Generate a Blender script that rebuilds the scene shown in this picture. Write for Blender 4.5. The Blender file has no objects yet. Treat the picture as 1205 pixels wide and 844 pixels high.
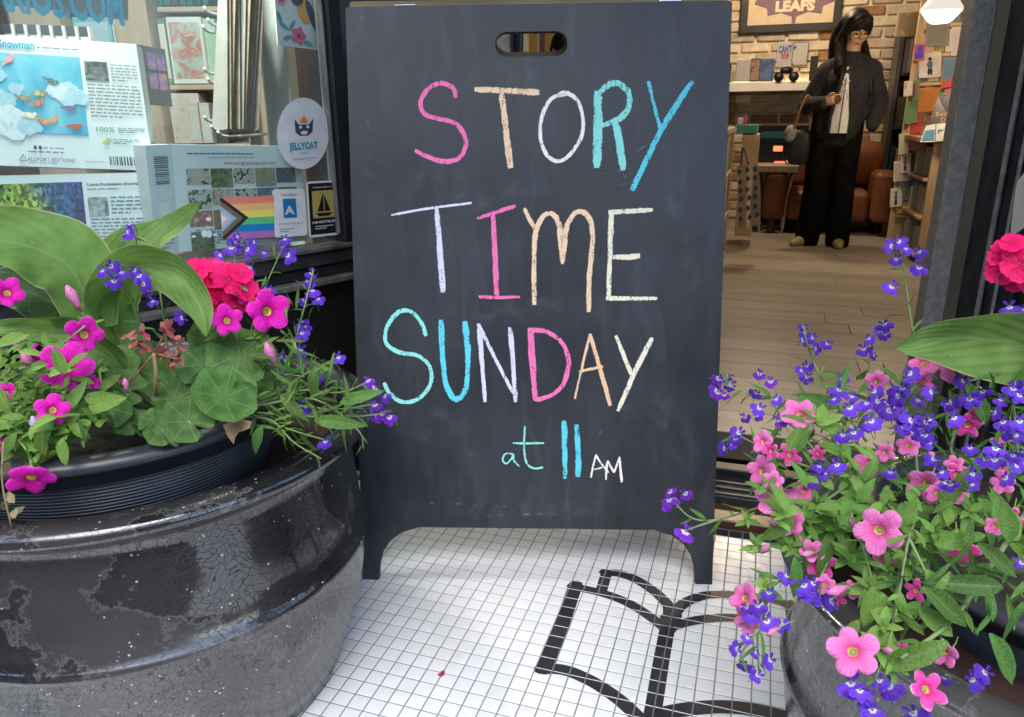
import bpy, bmesh, math, random
from mathutils import Vector as Vec, Matrix, noise as mnoise
R = math.radians; PI = math.pi
rnd = random.Random(7)
SC = bpy.context.scene; COL = SC.collection
# ------------------------------------------------------------------ camera, world, sun, exposure
FPX, CX, CY, H = 880.0, 602.5, 422.0, 0.92          # focal length in photo pixels, image centre, eye height
PITCH, ROLL, YAW = R(17.9746), R(0.6), R(18.2854)
_F = Vec((0, math.cos(PITCH), -math.sin(PITCH))); _D = Vec((0, -math.sin(PITCH), -math.cos(PITCH)))
_X = Vec((1, 0, 0))
AX = _X*math.cos(ROLL) + _D*math.sin(ROLL); AD = -_X*math.sin(ROLL) + _D*math.cos(ROLL)
EYE = Vec((0, 0, H))
cam = bpy.data.objects.new('camera', bpy.data.cameras.new('camera')); COL.objects.link(cam)
m3 = Matrix((AX, -AD, -_F)).transposed()
cam.matrix_world = Matrix.Translation(EYE) @ m3.to_4x4()
cam.data.sensor_width = 36; cam.data.lens = FPX/1205*36; cam.data.clip_start = .02; cam.data.clip_end = 400
SC.camera = cam
SUN_EL, SUN_AZ = R(60), R(180)                        # sun behind the camera, a little to the right (azimuth from +Y, clockwise)
w = bpy.data.worlds.new('World'); SC.world = w; w.use_nodes = True
nt = w.node_tree; bg = nt.nodes['Background']
sky = nt.nodes.new('ShaderNodeTexSky'); sky.sky_type = 'NISHITA'; sky.sun_disc = False
sky.sun_elevation = SUN_EL; sky.sun_rotation = SUN_AZ; sky.air_density = 1.0; sky.dust_density = 1.0; sky.ozone_density = 1.0
nt.links.new(sky.outputs[0], bg.inputs[0]); bg.inputs[1].default_value = 0.15
sd = bpy.data.lights.new('sun', 'SUN'); sd.energy = 1.15; sd.angle = R(45); sd.color = (1, .96, .90)
sun = bpy.data.objects.new('sun', sd); COL.objects.link(sun)
sdir = Vec((math.sin(SUN_AZ)*math.cos(SUN_EL), math.cos(SUN_AZ)*math.cos(SUN_EL), math.sin(SUN_EL)))
sun.rotation_euler = sdir.to_track_quat('Z', 'Y').to_euler(); sun.location = (0, -3, 9)
SC.view_settings.view_transform = 'Standard'; SC.view_settings.look = 'None'
SC.view_settings.exposure = 1.65; SC.view_settings.gamma = 1
SC.render.engine = 'CYCLES'
SC.cycles.max_bounces = 8; SC.cycles.transparent_max_bounces = 16; SC.cycles.caustics_reflective = False; SC.cycles.caustics_refractive = False
# ------------------------------------------------------------------ place helpers
U = Vec((math.cos(YAW), -math.sin(YAW), 0)); V = Vec((math.sin(YAW), math.cos(YAW), 0)); Z = Vec((0, 0, 1))
def ray(x, y): return AX*((x-CX)/FPX) + AD*((y-CY)/FPX) + _F
def gz(x, y, z=0.0):
    d = ray(x, y); return EYE + d*((z-H)/d.z)
def at(x, y, Y):
    d = ray(x, y); return EYE + d*(Y/d.y)
def pl(x, y, p0, n):
    d = ray(x, y); return EYE + d*((Vec(p0)-EYE).dot(n)/d.dot(n))
def pv(x, y, v): return pl(x, y, V*v, V)
def uv(u, v, z=0.0): return U*u + V*v + Z*z
# ------------------------------------------------------------------ materials
def M(name, c1, c2=None, rough=.6, scale=8, detail=4, bump=0, bscale=60, spec=.5, metal=0, coat=0, objrnd=0, trans=0, emit=None, coord='Object', lo=.35, hi=.65, sheen=0):
    m = bpy.data.materials.new(name); m.use_nodes = True; t = m.node_tree; N = t.nodes; L = t.links
    b = N['Principled BSDF']; c1 = tuple(c1)+(1,)
    b.inputs['Roughness'].default_value = rough; b.inputs['Metallic'].default_value = metal
    b.inputs['Specular IOR Level'].default_value = spec; b.inputs['Coat Weight'].default_value = coat
    b.inputs['Base Color'].default_value = c1
    tc = N.new('ShaderNodeTexCoord'); out = None
    if c2 is not None:
        nz = N.new('ShaderNodeTexNoise'); nz.inputs['Scale'].default_value = scale; nz.inputs['Detail'].default_value = detail
        L.new(tc.outputs[coord], nz.inputs['Vector'])
        r = N.new('ShaderNodeValToRGB'); r.color_ramp.elements[0].position = lo; r.color_ramp.elements[1].position = hi
        r.color_ramp.elements[0].color = c1; r.color_ramp.elements[1].color = tuple(c2)+(1,)
        L.new(nz.outputs['Fac'], r.inputs[0]); out = r.outputs[0]
    if objrnd:
        oi = N.new('ShaderNodeObjectInfo'); hs = N.new('ShaderNodeHueSaturation')
        mr = N.new('ShaderNodeMapRange'); mr.inputs['To Min'].default_value = 1-objrnd; mr.inputs['To Max'].default_value = 1+objrnd
        L.new(oi.outputs['Random'], mr.inputs[0]); L.new(mr.outputs[0], hs.inputs['Value'])
        mr2 = N.new('ShaderNodeMapRange'); mr2.inputs['To Min'].default_value = .5-objrnd*.06; mr2.inputs['To Max'].default_value = .5+objrnd*.06
        mu = N.new('ShaderNodeMath'); mu.operation = 'FRACT'; mm = N.new('ShaderNodeMath'); mm.operation = 'MULTIPLY'; mm.inputs[1].default_value = 7.31
        L.new(oi.outputs['Random'], mm.inputs[0]); L.new(mm.outputs[0], mu.inputs[0]); L.new(mu.outputs[0], mr2.inputs[0]); L.new(mr2.outputs[0], hs.inputs['Hue'])
        if out: L.new(out, hs.inputs['Color'])
        else: hs.inputs['Color'].default_value = c1
        out = hs.outputs[0]
    if out: L.new(out, b.inputs['Base Color'])
    if bump:
        nb = N.new('ShaderNodeTexNoise'); nb.inputs['Scale'].default_value = bscale; nb.inputs['Detail'].default_value = 3
        L.new(tc.outputs[coord], nb.inputs['Vector'])
        bp = N.new('ShaderNodeBump'); bp.inputs['Strength'].default_value = bump; bp.inputs['Distance'].default_value = .01
        L.new(nb.outputs['Fac'], bp.inputs['Height']); L.new(bp.outputs[0], b.inputs['Normal'])
    if emit:
        b.inputs['Emission Color'].default_value = tuple(emit[0])+(1,); b.inputs['Emission Strength'].default_value = emit[1]
    if trans:
        tr = N.new('ShaderNodeBsdfTranslucent'); mx = N.new('ShaderNodeMixShader'); mx.inputs[0].default_value = trans
        if out: L.new(out, tr.inputs[0])
        else: tr.inputs[0].default_value = c1
        L.new(b.outputs[0], mx.inputs[1]); L.new(tr.outputs[0], mx.inputs[2]); L.new(mx.outputs[0], N['Material Output'].inputs[0])
    m['o'] = 1
    return m
def nodes_of(m):
    return m.node_tree.nodes, m.node_tree.links, m.node_tree.nodes['Principled BSDF']
def ramp(N, stops, interp='LINEAR'):
    r = N.new('ShaderNodeValToRGB'); r.color_ramp.interpolation = interp
    e = r.color_ramp.elements
    while len(e) < len(stops): e.new(.5)
    for k, (p, c) in enumerate(stops): e[k].position = p; e[k].color = tuple(c)+(1,) if len(c) == 3 else c
    return r
def math_n(N, L, op, a, b=None, clamp=False):
    n = N.new('ShaderNodeMath'); n.operation = op; n.use_clamp = clamp
    for i, v in enumerate((a, b)):
        if v is None: continue
        if isinstance(v, (int, float)): n.inputs[i].default_value = v
        else: L.new(v, n.inputs[i])
    return n.outputs[0]
def mixc(N, L, fac, a, b, mode='MIX'):
    n = N.new('ShaderNodeMix'); n.data_type = 'RGBA'; n.blend_type = mode
    if isinstance(fac, (int, float)): n.inputs[0].default_value = fac
    else: L.new(fac, n.inputs[0])
    for i, v in ((6, a), (7, b)):
        if isinstance(v, tuple): n.inputs[i].default_value = v+(1,) if len(v) == 3 else v
        else: L.new(v, n.inputs[i])
    return n.outputs[2]
MT = {}
def flat(c, rough=.6):
    k = (round(c[0], 3), round(c[1], 3), round(c[2], 3), rough)
    if k not in MT: MT[k] = M('paint', c, tuple(min(1, x*1.12) for x in c), rough=rough, scale=25)
    return MT[k]
def srgb(r, g, b):
    f = lambda c: (c/255/12.92) if c <= 10 else ((c/255+.055)/1.055)**2.4
    return (f(r), f(g), f(b))
# ------------------------------------------------------------------ object helpers
def wloc(o):
    v = Vec((0, 0, 0))
    while o: v += o.location; o = o.parent
    return v
def tag(o, label=None, cat=None, group=None, kind=None):
    if label: o['label'] = label
    if cat: o['category'] = cat
    if group: o['group'] = group
    if kind: o['kind'] = kind
    return o
def thing(name, loc, label, cat, group=None):
    o = bpy.data.objects.new(name, None); COL.objects.link(o); o.location = Vec(loc); o.empty_display_size = .05
    return tag(o, label, cat, group)
class MB:
    def __init__(s): s.v = []; s.f = []; s.mi = []; s.uv = {}; s.sm = []
    def add(s, vs, fs, mi=0, smooth=False, uvs=None):
        k = len(s.v); s.v += [Vec(x) for x in vs]
        if uvs:
            for i, q in enumerate(uvs): s.uv[k+i] = q
        for f in fs: s.f.append([k+i for i in f]); s.mi.append(mi); s.sm.append(smooth)
        return s
    def box(s, o, a, b, c, mi=0):                    # corner o, edge vectors
        o = Vec(o); P = [o, o+a, o+a+b, o+b, o+c, o+a+c, o+a+b+c, o+b+c]
        return s.add(P, [(0, 3, 2, 1), (4, 5, 6, 7), (0, 1, 5, 4), (1, 2, 6, 5), (2, 3, 7, 6), (3, 0, 4, 7)], mi)
    def bev(s, o, a, b, c, r=.004, mi=0):             # box with chamfered edges
        o = Vec(o); la, lb, lc = a.length, b.length, c.length
        ea, eb, ec = a/la, b/lb, c/lc; r = min(r, la/2.2, lb/2.2, lc/2.2); bm = bmesh.new()
        vs = [bm.verts.new(o + ea*x + eb*y + ec*z) for x in (0, la) for y in (0, lb) for z in (0, lc)]
        for f in ((0, 1, 3, 2), (4, 6, 7, 5), (0, 4, 5, 1), (2, 3, 7, 6), (0, 2, 6, 4), (1, 5, 7, 3)): bm.faces.new([vs[i] for i in f])
        bmesh.ops.recalc_face_normals(bm, faces=bm.faces)
        bmesh.ops.bevel(bm, geom=bm.edges[:], offset=r, segments=1, affect='EDGES')
        bm.verts.index_update()
        s.add([v.co.copy() for v in bm.verts], [[v.index for v in f.verts] for f in bm.faces], mi); bm.free(); return s
    def tube(s, pts, r, n=6, mi=0, cap=True):
        pts = [Vec(p) for p in pts]; K = len(pts)
        rr = r if isinstance(r, (list, tuple)) else [r]*K
        rings = []; ref = None
        for i in range(K):
            t = (pts[min(i+1, K-1)]-pts[max(i-1, 0)]).normalized()
            if ref is None: ref = t.orthogonal().normalized()
            ref = (ref - t*ref.dot(t)); ref = ref.normalized() if ref.length > 1e-6 else t.orthogonal().normalized()
            b = t.cross(ref)
            rings += [pts[i] + (ref*math.cos(2*PI*j/n) + b*math.sin(2*PI*j/n))*rr[i] for j in range(n)]
        fs = [(i*n+j, i*n+(j+1) % n, (i+1)*n+(j+1) % n, (i+1)*n+j) for i in range(K-1) for j in range(n)]
        if cap: fs += [tuple(range(n-1, -1, -1)), tuple((K-1)*n+j for j in range(n))]
        return s.add(rings, fs, mi, True)
    def lathe(s, c, prof, n=64, mi=0, smooth=True, uvz=False):
        c = Vec(c); vs = [c + Vec((r*math.cos(2*PI*j/n), r*math.sin(2*PI*j/n), z)) for r, z in prof for j in range(n)]
        fs = [(i*n+j, i*n+(j+1) % n, (i+1)*n+(j+1) % n, (i+1)*n+j) for i in range(len(prof)-1) for j in range(n)]
        return s.add(vs, fs, mi, smooth)
    def prism(s, pts, n, mi=0):                       # planar polygon extruded by vector n
        K = len(pts); pts = [Vec(p) for p in pts]
        s.add(pts+[p+n for p in pts], [tuple(range(K)), tuple(range(2*K-1, K-1, -1))]+[(i, i+K, (i+1) % K+K, (i+1) % K) for i in range(K)], mi)
        return s
    def ball(s, c, r, n=10, m=7, mi=0):
        c = Vec(c); r = r if isinstance(r, (tuple, list, Vec)) else (r, r, r)
        pr = [(math.sin(PI*i/m), -math.cos(PI*i/m)) for i in range(m+1)]
        vs = [c + Vec((r[0]*max(a, .001)*math.cos(2*PI*j/n), r[1]*max(a, .001)*math.sin(2*PI*j/n), r[2]*b)) for a, b in pr for j in range(n)]
        return s.add(vs, [(i*n+j, i*n+(j+1) % n, (i+1)*n+(j+1) % n, (i+1)*n+j) for i in range(m) for j in range(n)], mi, True)
    def mesh(s, name, mats, base=Vec((0, 0, 0)), fixn=True):
        me = bpy.data.meshes.new(name); me.from_pydata([v-base for v in s.v], [], s.f)
        for m in (mats if isinstance(mats, (list, tuple)) else [mats]): me.materials.append(m)
        me.polygons.foreach_set('material_index', s.mi); me.polygons.foreach_set('use_smooth', s.sm)
        if s.uv:
            ul = me.uv_layers.new(name='UVMap')
            for lp in me.loops: ul.data[lp.index].uv = s.uv.get(lp.vertex_index, (0, 0))
        if fixn:
            bm = bmesh.new(); bm.from_mesh(me); bmesh.ops.recalc_face_normals(bm, faces=bm.faces); bm.to_mesh(me); bm.free()
        me.update(); return me
    def build(s, name, mats, parent=None, loc=None, **kw):
        base = wloc(parent) if parent else (Vec(loc) if loc is not None else Vec((0, 0, 0)))
        o = bpy.data.objects.new(name, s.mesh(name, mats, base, **kw)); COL.objects.link(o)
        if parent: o.parent = parent
        else: o.location = base
        return o
def inst(name, me, mat, parent=None):                 # an object sharing a mesh, given a world matrix
    o = bpy.data.objects.new(name, me); COL.objects.link(o)
    if parent: o.parent = parent; mat = Matrix.Translation(-wloc(parent)) @ mat
    o.matrix_basis = mat
    return o
def basis(p, x, y, z, s=1.0):
    s3 = s if isinstance(s, (tuple, list)) else (s, s, s)
    m = Matrix((x*s3[0], y*s3[1], z*s3[2])).transposed().to_4x4(); m.translation = p; return m
def face_to(p, n, roll=0.0, s=1.0):                   # local +Z along n
    n = Vec(n).normalized(); a = n.orthogonal().normalized(); b = n.cross(a)
    x = a*math.cos(roll) + b*math.sin(roll); return basis(p, x, n.cross(x), n, s)
def catmull(pts, k=6):
    pts = [Vec(p) for p in pts]; P = [pts[0]*2-pts[1]]+pts+[pts[-1]*2-pts[-2]]; out = []
    for i in range(1, len(P)-2):
        for j in range(k):
            t = j/k; a, b, c, d = P[i-1:i+3]
            out.append(.5*((2*b)+(c-a)*t+(2*a-5*b+4*c-d)*t*t+(3*b-a-3*c+d)*t**3))
    out.append(pts[-1]); return out
FONTS = {}
def text(name, s, o, xv, yv, size, mat, parent, align='LEFT', width=None, lift=.0012, bold=0.0):
    """flat printed words at o, x direction xv, y direction yv (unit), cap height about .7*size"""
    c = bpy.data.curves.new('t', 'FONT'); c.body = s; c.size = size; c.align_x = align; c.resolution_u = 2; c.offset = bold
    t = bpy.data.objects.new('t', c); COL.objects.link(t)
    dg = bpy.context.evaluated_depsgraph_get(); me = bpy.data.meshes.new_from_object(t.evaluated_get(dg))
    bpy.data.objects.remove(t); bpy.data.curves.remove(c)
    k = 1.0
    if width and len(me.vertices):
        xs = [v.co.x for v in me.vertices]; k = width/max(1e-6, max(xs)-min(xs))
    n = xv.cross(yv).normalized(); base = wloc(parent)
    for v in me.vertices: v.co = Vec(o) + xv*(v.co.x*k) + yv*v.co.y + n*lift - base
    me.materials.clear(); me.materials.append(mat); me.name = name
    ob = bpy.data.objects.new(name, me); COL.objects.link(ob); ob.parent = parent
    return ob
def join_parts(parent, name, obs):                    # several text meshes become one printed part
    bm = bmesh.new(); mats = []; 
    for o in obs:
        k = len(bm.faces); bm.from_mesh(o.data); bm.faces.ensure_lookup_table()
        m = o.data.materials[0]
        if m not in mats: mats.append(m)
        for f in bm.faces[k:]: f.material_index = mats.index(m)
    me = bpy.data.meshes.new(name); bm.to_mesh(me); bm.free()
    for m in mats: me.materials.append(m)
    for o in obs: bpy.data.objects.remove(o)
    ob = bpy.data.objects.new(name, me); COL.objects.link(ob); ob.parent = parent; return ob
# ================================================================== MATERIALS USED OFTEN
m_black = M('black_paint', (.010, .011, .014), (.022, .024, .030), rough=.38, scale=14, bump=.05, bscale=120)
m_blackrough = M('black_worn_paint', (.012, .012, .013), (.03, .03, .032), rough=.6, scale=20)
m_glass = bpy.data.materials.new('window_glass'); m_glass.use_nodes = True
N, L, b = nodes_of(m_glass); N.remove(b)
tr = N.new('ShaderNodeBsdfTransparent'); tr.inputs[0].default_value = (.93, .98, .965, 1); gl = N.new('ShaderNodeBsdfGlossy'); gl.inputs['Roughness'].default_value = .01
fr = N.new('ShaderNodeFresnel'); gb = N.new('ShaderNodeNewGeometry'); L.new(math_n(N, L, 'SUBTRACT', 1.45, math_n(N, L, 'MULTIPLY', gb.outputs['Backfacing'], 1.45-1/1.45)), fr.inputs[0]); mx = N.new('ShaderNodeMixShader')
L.new(fr.outputs[0], mx.inputs[0]); L.new(tr.outputs[0], mx.inputs[1]); L.new(gl.outputs[0], mx.inputs[2])
df_ = N.new('ShaderNodeBsdfDiffuse'); df_.inputs[0].default_value = (.8, .86, .86, 1); tcg = N.new('ShaderNodeTexCoord'); mpg = N.new('ShaderNodeMapping'); mpg.inputs['Scale'].default_value = (3, 3, .9); L.new(tcg.outputs['Object'], mpg.inputs['Vector']); ng = N.new('ShaderNodeTexNoise'); ng.inputs['Scale'].default_value = 2.5; ng.inputs['Detail'].default_value = 6; L.new(mpg.outputs[0], ng.inputs['Vector'])
rg_ = ramp(N, [(.35, (.005,)*3), (.75, (.085,)*3)]); L.new(ng.outputs['Fac'], rg_.inputs[0]); mx2 = N.new('ShaderNodeMixShader'); L.new(rg_.outputs[0], mx2.inputs[0]); L.new(mx.outputs[0], mx2.inputs[1]); L.new(df_.outputs[0], mx2.inputs[2]); L.new(mx2.outputs[0], N['Material Output'].inputs[0])  # patchy pale diffuse mixed in to paint a pale haze over the glass
def wood(name, c1, c2, rough=.5, axis='X', sc=3.0, objrnd=.12):
    m = M(name, c1, rough=rough); N, L, b = nodes_of(m)
    tc = N.new('ShaderNodeTexCoord'); mp = N.new('ShaderNodeMapping')
    s = {'X': (1, 14, 14), 'Y': (14, 1, 14), 'Z': (14, 14, 1)}[axis]; mp.inputs['Scale'].default_value = s
    oi = N.new('ShaderNodeObjectInfo'); cb = N.new('ShaderNodeCombineXYZ'); mu = math_n(N, L, 'MULTIPLY', oi.outputs['Random'], 31.0)
    for i in range(3): L.new(mu, cb.inputs[i])
    L.new(cb.outputs[0], mp.inputs['Location']); L.new(tc.outputs['Object'], mp.inputs['Vector'])
    nz = N.new('ShaderNodeTexNoise'); nz.inputs['Scale'].default_value = sc; nz.inputs['Detail'].default_value = 6; nz.inputs['Distortion'].default_value = .6
    L.new(mp.outputs[0], nz.inputs['Vector']); r = ramp(N, [(.3, c1), (.7, c2)]); L.new(nz.outputs['Fac'], r.inputs[0])
    hs = N.new('ShaderNodeHueSaturation'); mr = N.new('ShaderNodeMapRange'); mr.inputs['To Min'].default_value = 1-objrnd; mr.inputs['To Max'].default_value = 1+objrnd
    L.new(oi.outputs['Random'], mr.inputs[0]); L.new(mr.outputs[0], hs.inputs['Value']); L.new(r.outputs[0], hs.inputs['Color']); L.new(hs.outputs[0], b.inputs['Base Color'])
    return m
m_pine = wood('pine_wood', (.42, .29, .17), (.56, .41, .26), axis='Z')
m_pineX = wood('pine_board', (.42, .29, .17), (.56, .41, .26), axis='X')
m_brownwood = wood('brown_wood', (.045, .020, .011), (.095, .042, .021), axis='X', rough=.3)
m_white = M('white_paint', (.74, .73, .70), (.80, .79, .77), rough=.5, scale=6)
m_metal = M('steel', (.55, .55, .57), (.66, .66, .68), rough=.3, metal=1, scale=10)
# ================================================================== STREET (behind the camera, seen in the glaze)
m_conc = M('brown_paving', (.055, .049, .045), (.095, .084, .077), rough=.9, scale=3, bump=.3, bscale=80)
m_asph = M('asphalt', (.04, .04, .042), (.07, .07, .07), rough=.9, scale=5, bump=.4, bscale=200)
def slab(name, u0, u1, v0, v1, z0, z1, m, parent=None):
    mb = MB().box(uv(u0, v0, z0), U*(u1-u0), V*(v1-v0), Z*(z1-z0)); return mb.build(name, m, parent, loc=uv((u0+u1)/2, (v0+v1)/2, z0))
g = MB().add([uv(-150, -150, -.16), uv(150, -150, -.16), uv(150, 150, -.16), uv(-150, 150, -.16)], [(0, 1, 2, 3)]).build('ground', m_asph); tag(g, kind='structure')
T = .0300926; O_ = Vec((-.269271, 1.211813, 0)); U0 = O_.dot(U); V0 = O_.dot(V)
IA, IB, JA, JB = -36, 52, -28, 18                      # tile index range (j away from camera)
tag(slab('pavement', -30, 30, -3.2, V0+JA*T-.004, -.16, -.003, m_conc), kind='structure')
for u0, u1 in ((-30, U0+IA*T-.004), (U0+IB*T+.004, 30)): tag(slab('pavement', u0, u1, V0+JA*T-.004, 2.0, -.16, -.003, m_conc), kind='structure')
tag(slab('kerb', -30, 30, -3.36, -3.2, -.16, -.001, M('kerb_stone', (.36, .35, .33), (.45, .44, .42), rough=.85)), kind='structure')
tag(slab('pavement', -30, 30, -15.5, -11.5, -.16, -.003, m_conc), kind='structure')
for k in range(9): tag(slab('road_marking', -24+k*6, -21+k*6, -7.45, -7.33, -.157, -.155, m_white), kind='structure')
def far_building(u0, u1, h, c1, c2, label, floors):
    th = thing('brick_building', uv((u0+u1)/2, -16, 0), label, 'building', 'buildings across the street')
    slab('wall', u0, u1, -22, -16, -.003, h, M('far_brick', c1, c2, rough=.9, scale=40, detail=2), th)
    slab('cornice', u0-.1, u1+.1, -16.25, -15.99, h-.35, h+.15, m_conc, th)
    n = int((u1-u0)/2.4); mw = M('dark_pane', (.02, .03, .035), rough=.1)
    for fl in range(floors):
        for k in range(n):
            a = u0+(u1-u0)*(k+.5)/n; z = .8 if fl == 0 else 1.0+3.2*fl; hh = 1.9 if fl == 0 else 1.7; ww = .9 if fl == 0 else .6
            wn = slab('window', a-ww-.08, a+ww+.08, -16.0, -15.93, z-.08, z+hh+.08, m_white, th)
            slab('pane', a-ww, a+ww, -15.95, -15.92, z, z+hh, mw, wn)
    return th
far_building(-22, -8.2, 6.6, (.10, .075, .06), (.16, .12, .095), 'two storey brown brick building across the street at the far left', 2)
far_building(-8, 4.8, 9.4, (.07, .055, .05), (.12, .09, .08), 'three storey dark red brick building across the street', 3)
far_building(5, 20, 6.4, (.16, .10, .065), (.26, .17, .11), 'two storey tan brick building across the street at the far right', 2)
# ================================================================== TILED ENTRY FLOOR
m_grout = M('grout', (.18, .176, .17), (.29, .285, .275), rough=.95, scale=4)
m_tile = M('white_tile', (.76, .765, .775), (.83, .83, .835), rough=.17, scale=9, objrnd=.035, bump=.05, bscale=300)
N, L, b = nodes_of(m_tile)   # faint scuffs
tc = N.new('ShaderNodeTexCoord'); nz = N.new('ShaderNodeTexNoise'); nz.inputs['Scale'].default_value = 22; nz.inputs['Detail'].default_value = 5
gm = N.new('ShaderNodeNewGeometry'); L.new(gm.outputs['Position'], nz.inputs['Vector'])
r = ramp(N, [(.60, (1, 1, 1)), (.78, (.80, .78, .74))]); L.new(nz.outputs['Fac'], r.inputs[0])
src = b.inputs['Base Color'].links[0].from_socket
L.new(mixc(N, L, 1.0, src, r.outputs[0], 'MULTIPLY'), b.inputs['Base Color'])
r2 = ramp(N, [(.35, (.13,)*3), (.75, (.32,)*3)]); L.new(nz.outputs['Fac'], r2.inputs[0]); L.new(r2.outputs[0], b.inputs['Roughness'])
m_btile = M('black_tile', (.018, .018, .022), (.032, .032, .042), rough=.3, scale=12, objrnd=.2)
floor = slab('entry_floor', U0+IA*T-.003, U0+IB*T+.003, V0+JA*T-.003, V0+JB*T+.02, -.12, -.0010, m_grout); tag(floor, kind='structure')
GAP = .0023
def tile_shape(mb, u0, v0, z=0.0, tilt=(0, 0), g=GAP):
    a = u0+g/2; b_ = u0+T-g/2; c = v0+g/2; d = v0+T-g/2; i = .0006; P = []
    for (x, y) in ((a, c), (b_, c), (b_, d), (a, d)): P.append(uv(x, y, -.0014+z))
    for (x, y) in ((a, c), (b_, c), (b_, d), (a, d)): P.append(uv(x, y, -.0005+z))
    for (x, y, sx, sy) in ((a+i, c+i, -1, -1), (b_-i, c+i, 1, -1), (b_-i, d-i, 1, 1), (a+i, d-i, -1, 1)): P.append(uv(x, y, z+tilt[0]*sx+tilt[1]*sy))
    fs = [(8, 9, 10, 11)]
    for k in range(4):
        k2 = (k+1) % 4; fs += [(k, k2, 4+k2, 4+k), (4+k, 4+k2, 8+k2, 8+k)]
    mb.add(P, fs)
tmesh = []
for k in range(6):
    mb = MB(); tile_shape(mb, -T/2, -T/2, 0, (rnd.uniform(-1, 1)*.00006, rnd.uniform(-1, 1)*.00006)); tmesh.append(mb.mesh('tile', m_tile))
bmesh_t = MB(); tile_shape(bmesh_t, -T/2, -T/2); tmesh_b = bmesh_t.mesh('tile', m_btile)
near = []; rest = MB()
for i in range(IA, IB):
    for j in range(JA, JB):
        c = uv(U0+(i+.5)*T, V0+(j+.5)*T); d = c-EYE; zc = d.dot(_F)
        if zc < .05: px = py = -999
        else: px = CX+FPX*d.dot(AX)/zc; py = CY+FPX*d.dot(AD)/zc
        xl = 428-max(0, (py-640))*.40                      # left pot hides the rest
        vis = xl < px < 905 and 615 < py < 850 or (845 < px < 900 and py > 580 and py < 850)
        near.append((0 if vis else 1, zc if vis else 0, i, j, c))
near.sort(key=lambda q: (q[0], q[1]))
rest_black = MB()
for n, (nv, zc, i, j, c) in enumerate(near):
    black = j == JB-1
    if n < 300:
        inst('tile', tmesh_b if black else rnd.choice(tmesh), Matrix.Translation(c), floor)
    else:
        tile_shape(rest_black if black else rest, U0+i*T, V0+j*T, 0, (rnd.uniform(-1, 1)*.00006, rnd.uniform(-1, 1)*.00006))
tag(rest.build('tiles', m_tile, floor), kind='stuff'); tag(rest_black.build('border_tiles', m_btile, floor), 'row of black border tiles along the door step', kind='stuff')
# the open-book emblem of black tile, cut by the same joints
def E3(x, y): q = gz(620+x/4.017, 660+y/4.017); return Vec((q.dot(U), q.dot(V)))
strokes = [([(232, 112), (160, 315), (82, 512)], .029),
           ([(66, 512), (140, 512), (200, 524), (260, 548), (330, 584), (420, 645), (490, 705), (550, 770), (590, 830)], .026),
           ([(664, 320), (636, 470), (598, 700), (575, 830)], .028),
           ([(215, 122), (330, 147), (420, 175), (500, 212), (575, 260), (650, 318)], .0235),
           ([(352, 142), (366, 95), (378, 58)], .0235),
           ([(368, 56), (440, 62), (520, 92), (590, 137), (640, 180), (672, 225), (668, 300)], .0245),
           ([(684, 262), (735, 208), (790, 180), (860, 163), (950, 162), (1080, 172), (1180, 190), (1250, 215)], .0245),
           ([(672, 330), (690, 312), (760, 291), (850, 276), (950, 270), (1060, 278), (1170, 298), (1270, 330)], .0235),
           ([(612, 742), (660, 722), (740, 706), (850, 694), (960, 693), (1060, 704), (1150, 722), (1260, 752), (1330, 790)], .029),
           ([(1250, 205), (1290, 480), (1335, 800)], .0265)]
def clip(poly, axis, val, keep_less):
    out = []
    for k in range(len(poly)):
        p, q = poly[k-1], poly[k]; ip = (p[axis] <= val) == keep_less; iq = (q[axis] <= val) == keep_less
        if ip != iq:
            t = (val-p[axis])/(q[axis]-p[axis]); out.append((p[0]+(q[0]-p[0])*t, p[1]+(q[1]-p[1])*t))
        if iq: out.append(q)
    return out
emb = MB()
def emb_poly(poly, z):
    us = [p[0] for p in poly]; vs = [p[1] for p in poly]
    for i in range(math.floor((min(us)-U0)/T), math.floor((max(us)-U0)/T)+1):
        for j in range(math.floor((min(vs)-V0)/T), math.floor((max(vs)-V0)/T)+1):
            q = poly
            for ax, val, less in ((0, U0+i*T+.0011, False), (0, U0+(i+1)*T-.0011, True), (1, V0+j*T+.0011, False), (1, V0+(j+1)*T-.0011, True)):
                q = clip(q, ax, val, less)
                if len(q) < 3: break
            if len(q) >= 3: emb.add([uv(a, b_, z) for a, b_ in q], [tuple(range(len(q)))])
for n, (pts, wd_) in enumerate(strokes):
    P = [E3(*p) for p in pts]; P = [Vec((p.x, p.y, 0)) for p in P]; C = catmull(P, 6); zz = .00035+.00009*n
    for k in range(len(C)-1):
        t0 = (C[min(k+1, len(C)-1)]-C[max(k-1, 0)]).normalized(); t1 = (C[min(k+2, len(C)-1)]-C[k]).normalized()
        n0 = Vec((-t0.y, t0.x, 0))*wd_/2; n1 = Vec((-t1.y, t1.x, 0))*wd_/2
        emb_poly([(p.x, p.y) for p in (C[k]-n0, C[k+1]-n1, C[k+1]+n1, C[k]+n0)], zz)
    for c, cap in ((C[0], 1), (C[-1], 1)):
        emb_poly([(c.x+math.cos(a*PI/6)*wd_/2*.98, c.y+math.sin(a*PI/6)*wd_/2*.98) for a in range(12)], zz-.00004)
emb_poly([(p.x, p.y) for p in (E3(628, 262), E3(690, 222), E3(735, 262), E3(690, 345), E3(640, 330))], .0014)
o = emb.build('book_emblem', m_btile, floor, fixn=False); tag(o, 'black tiled outline of an open book')
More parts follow.
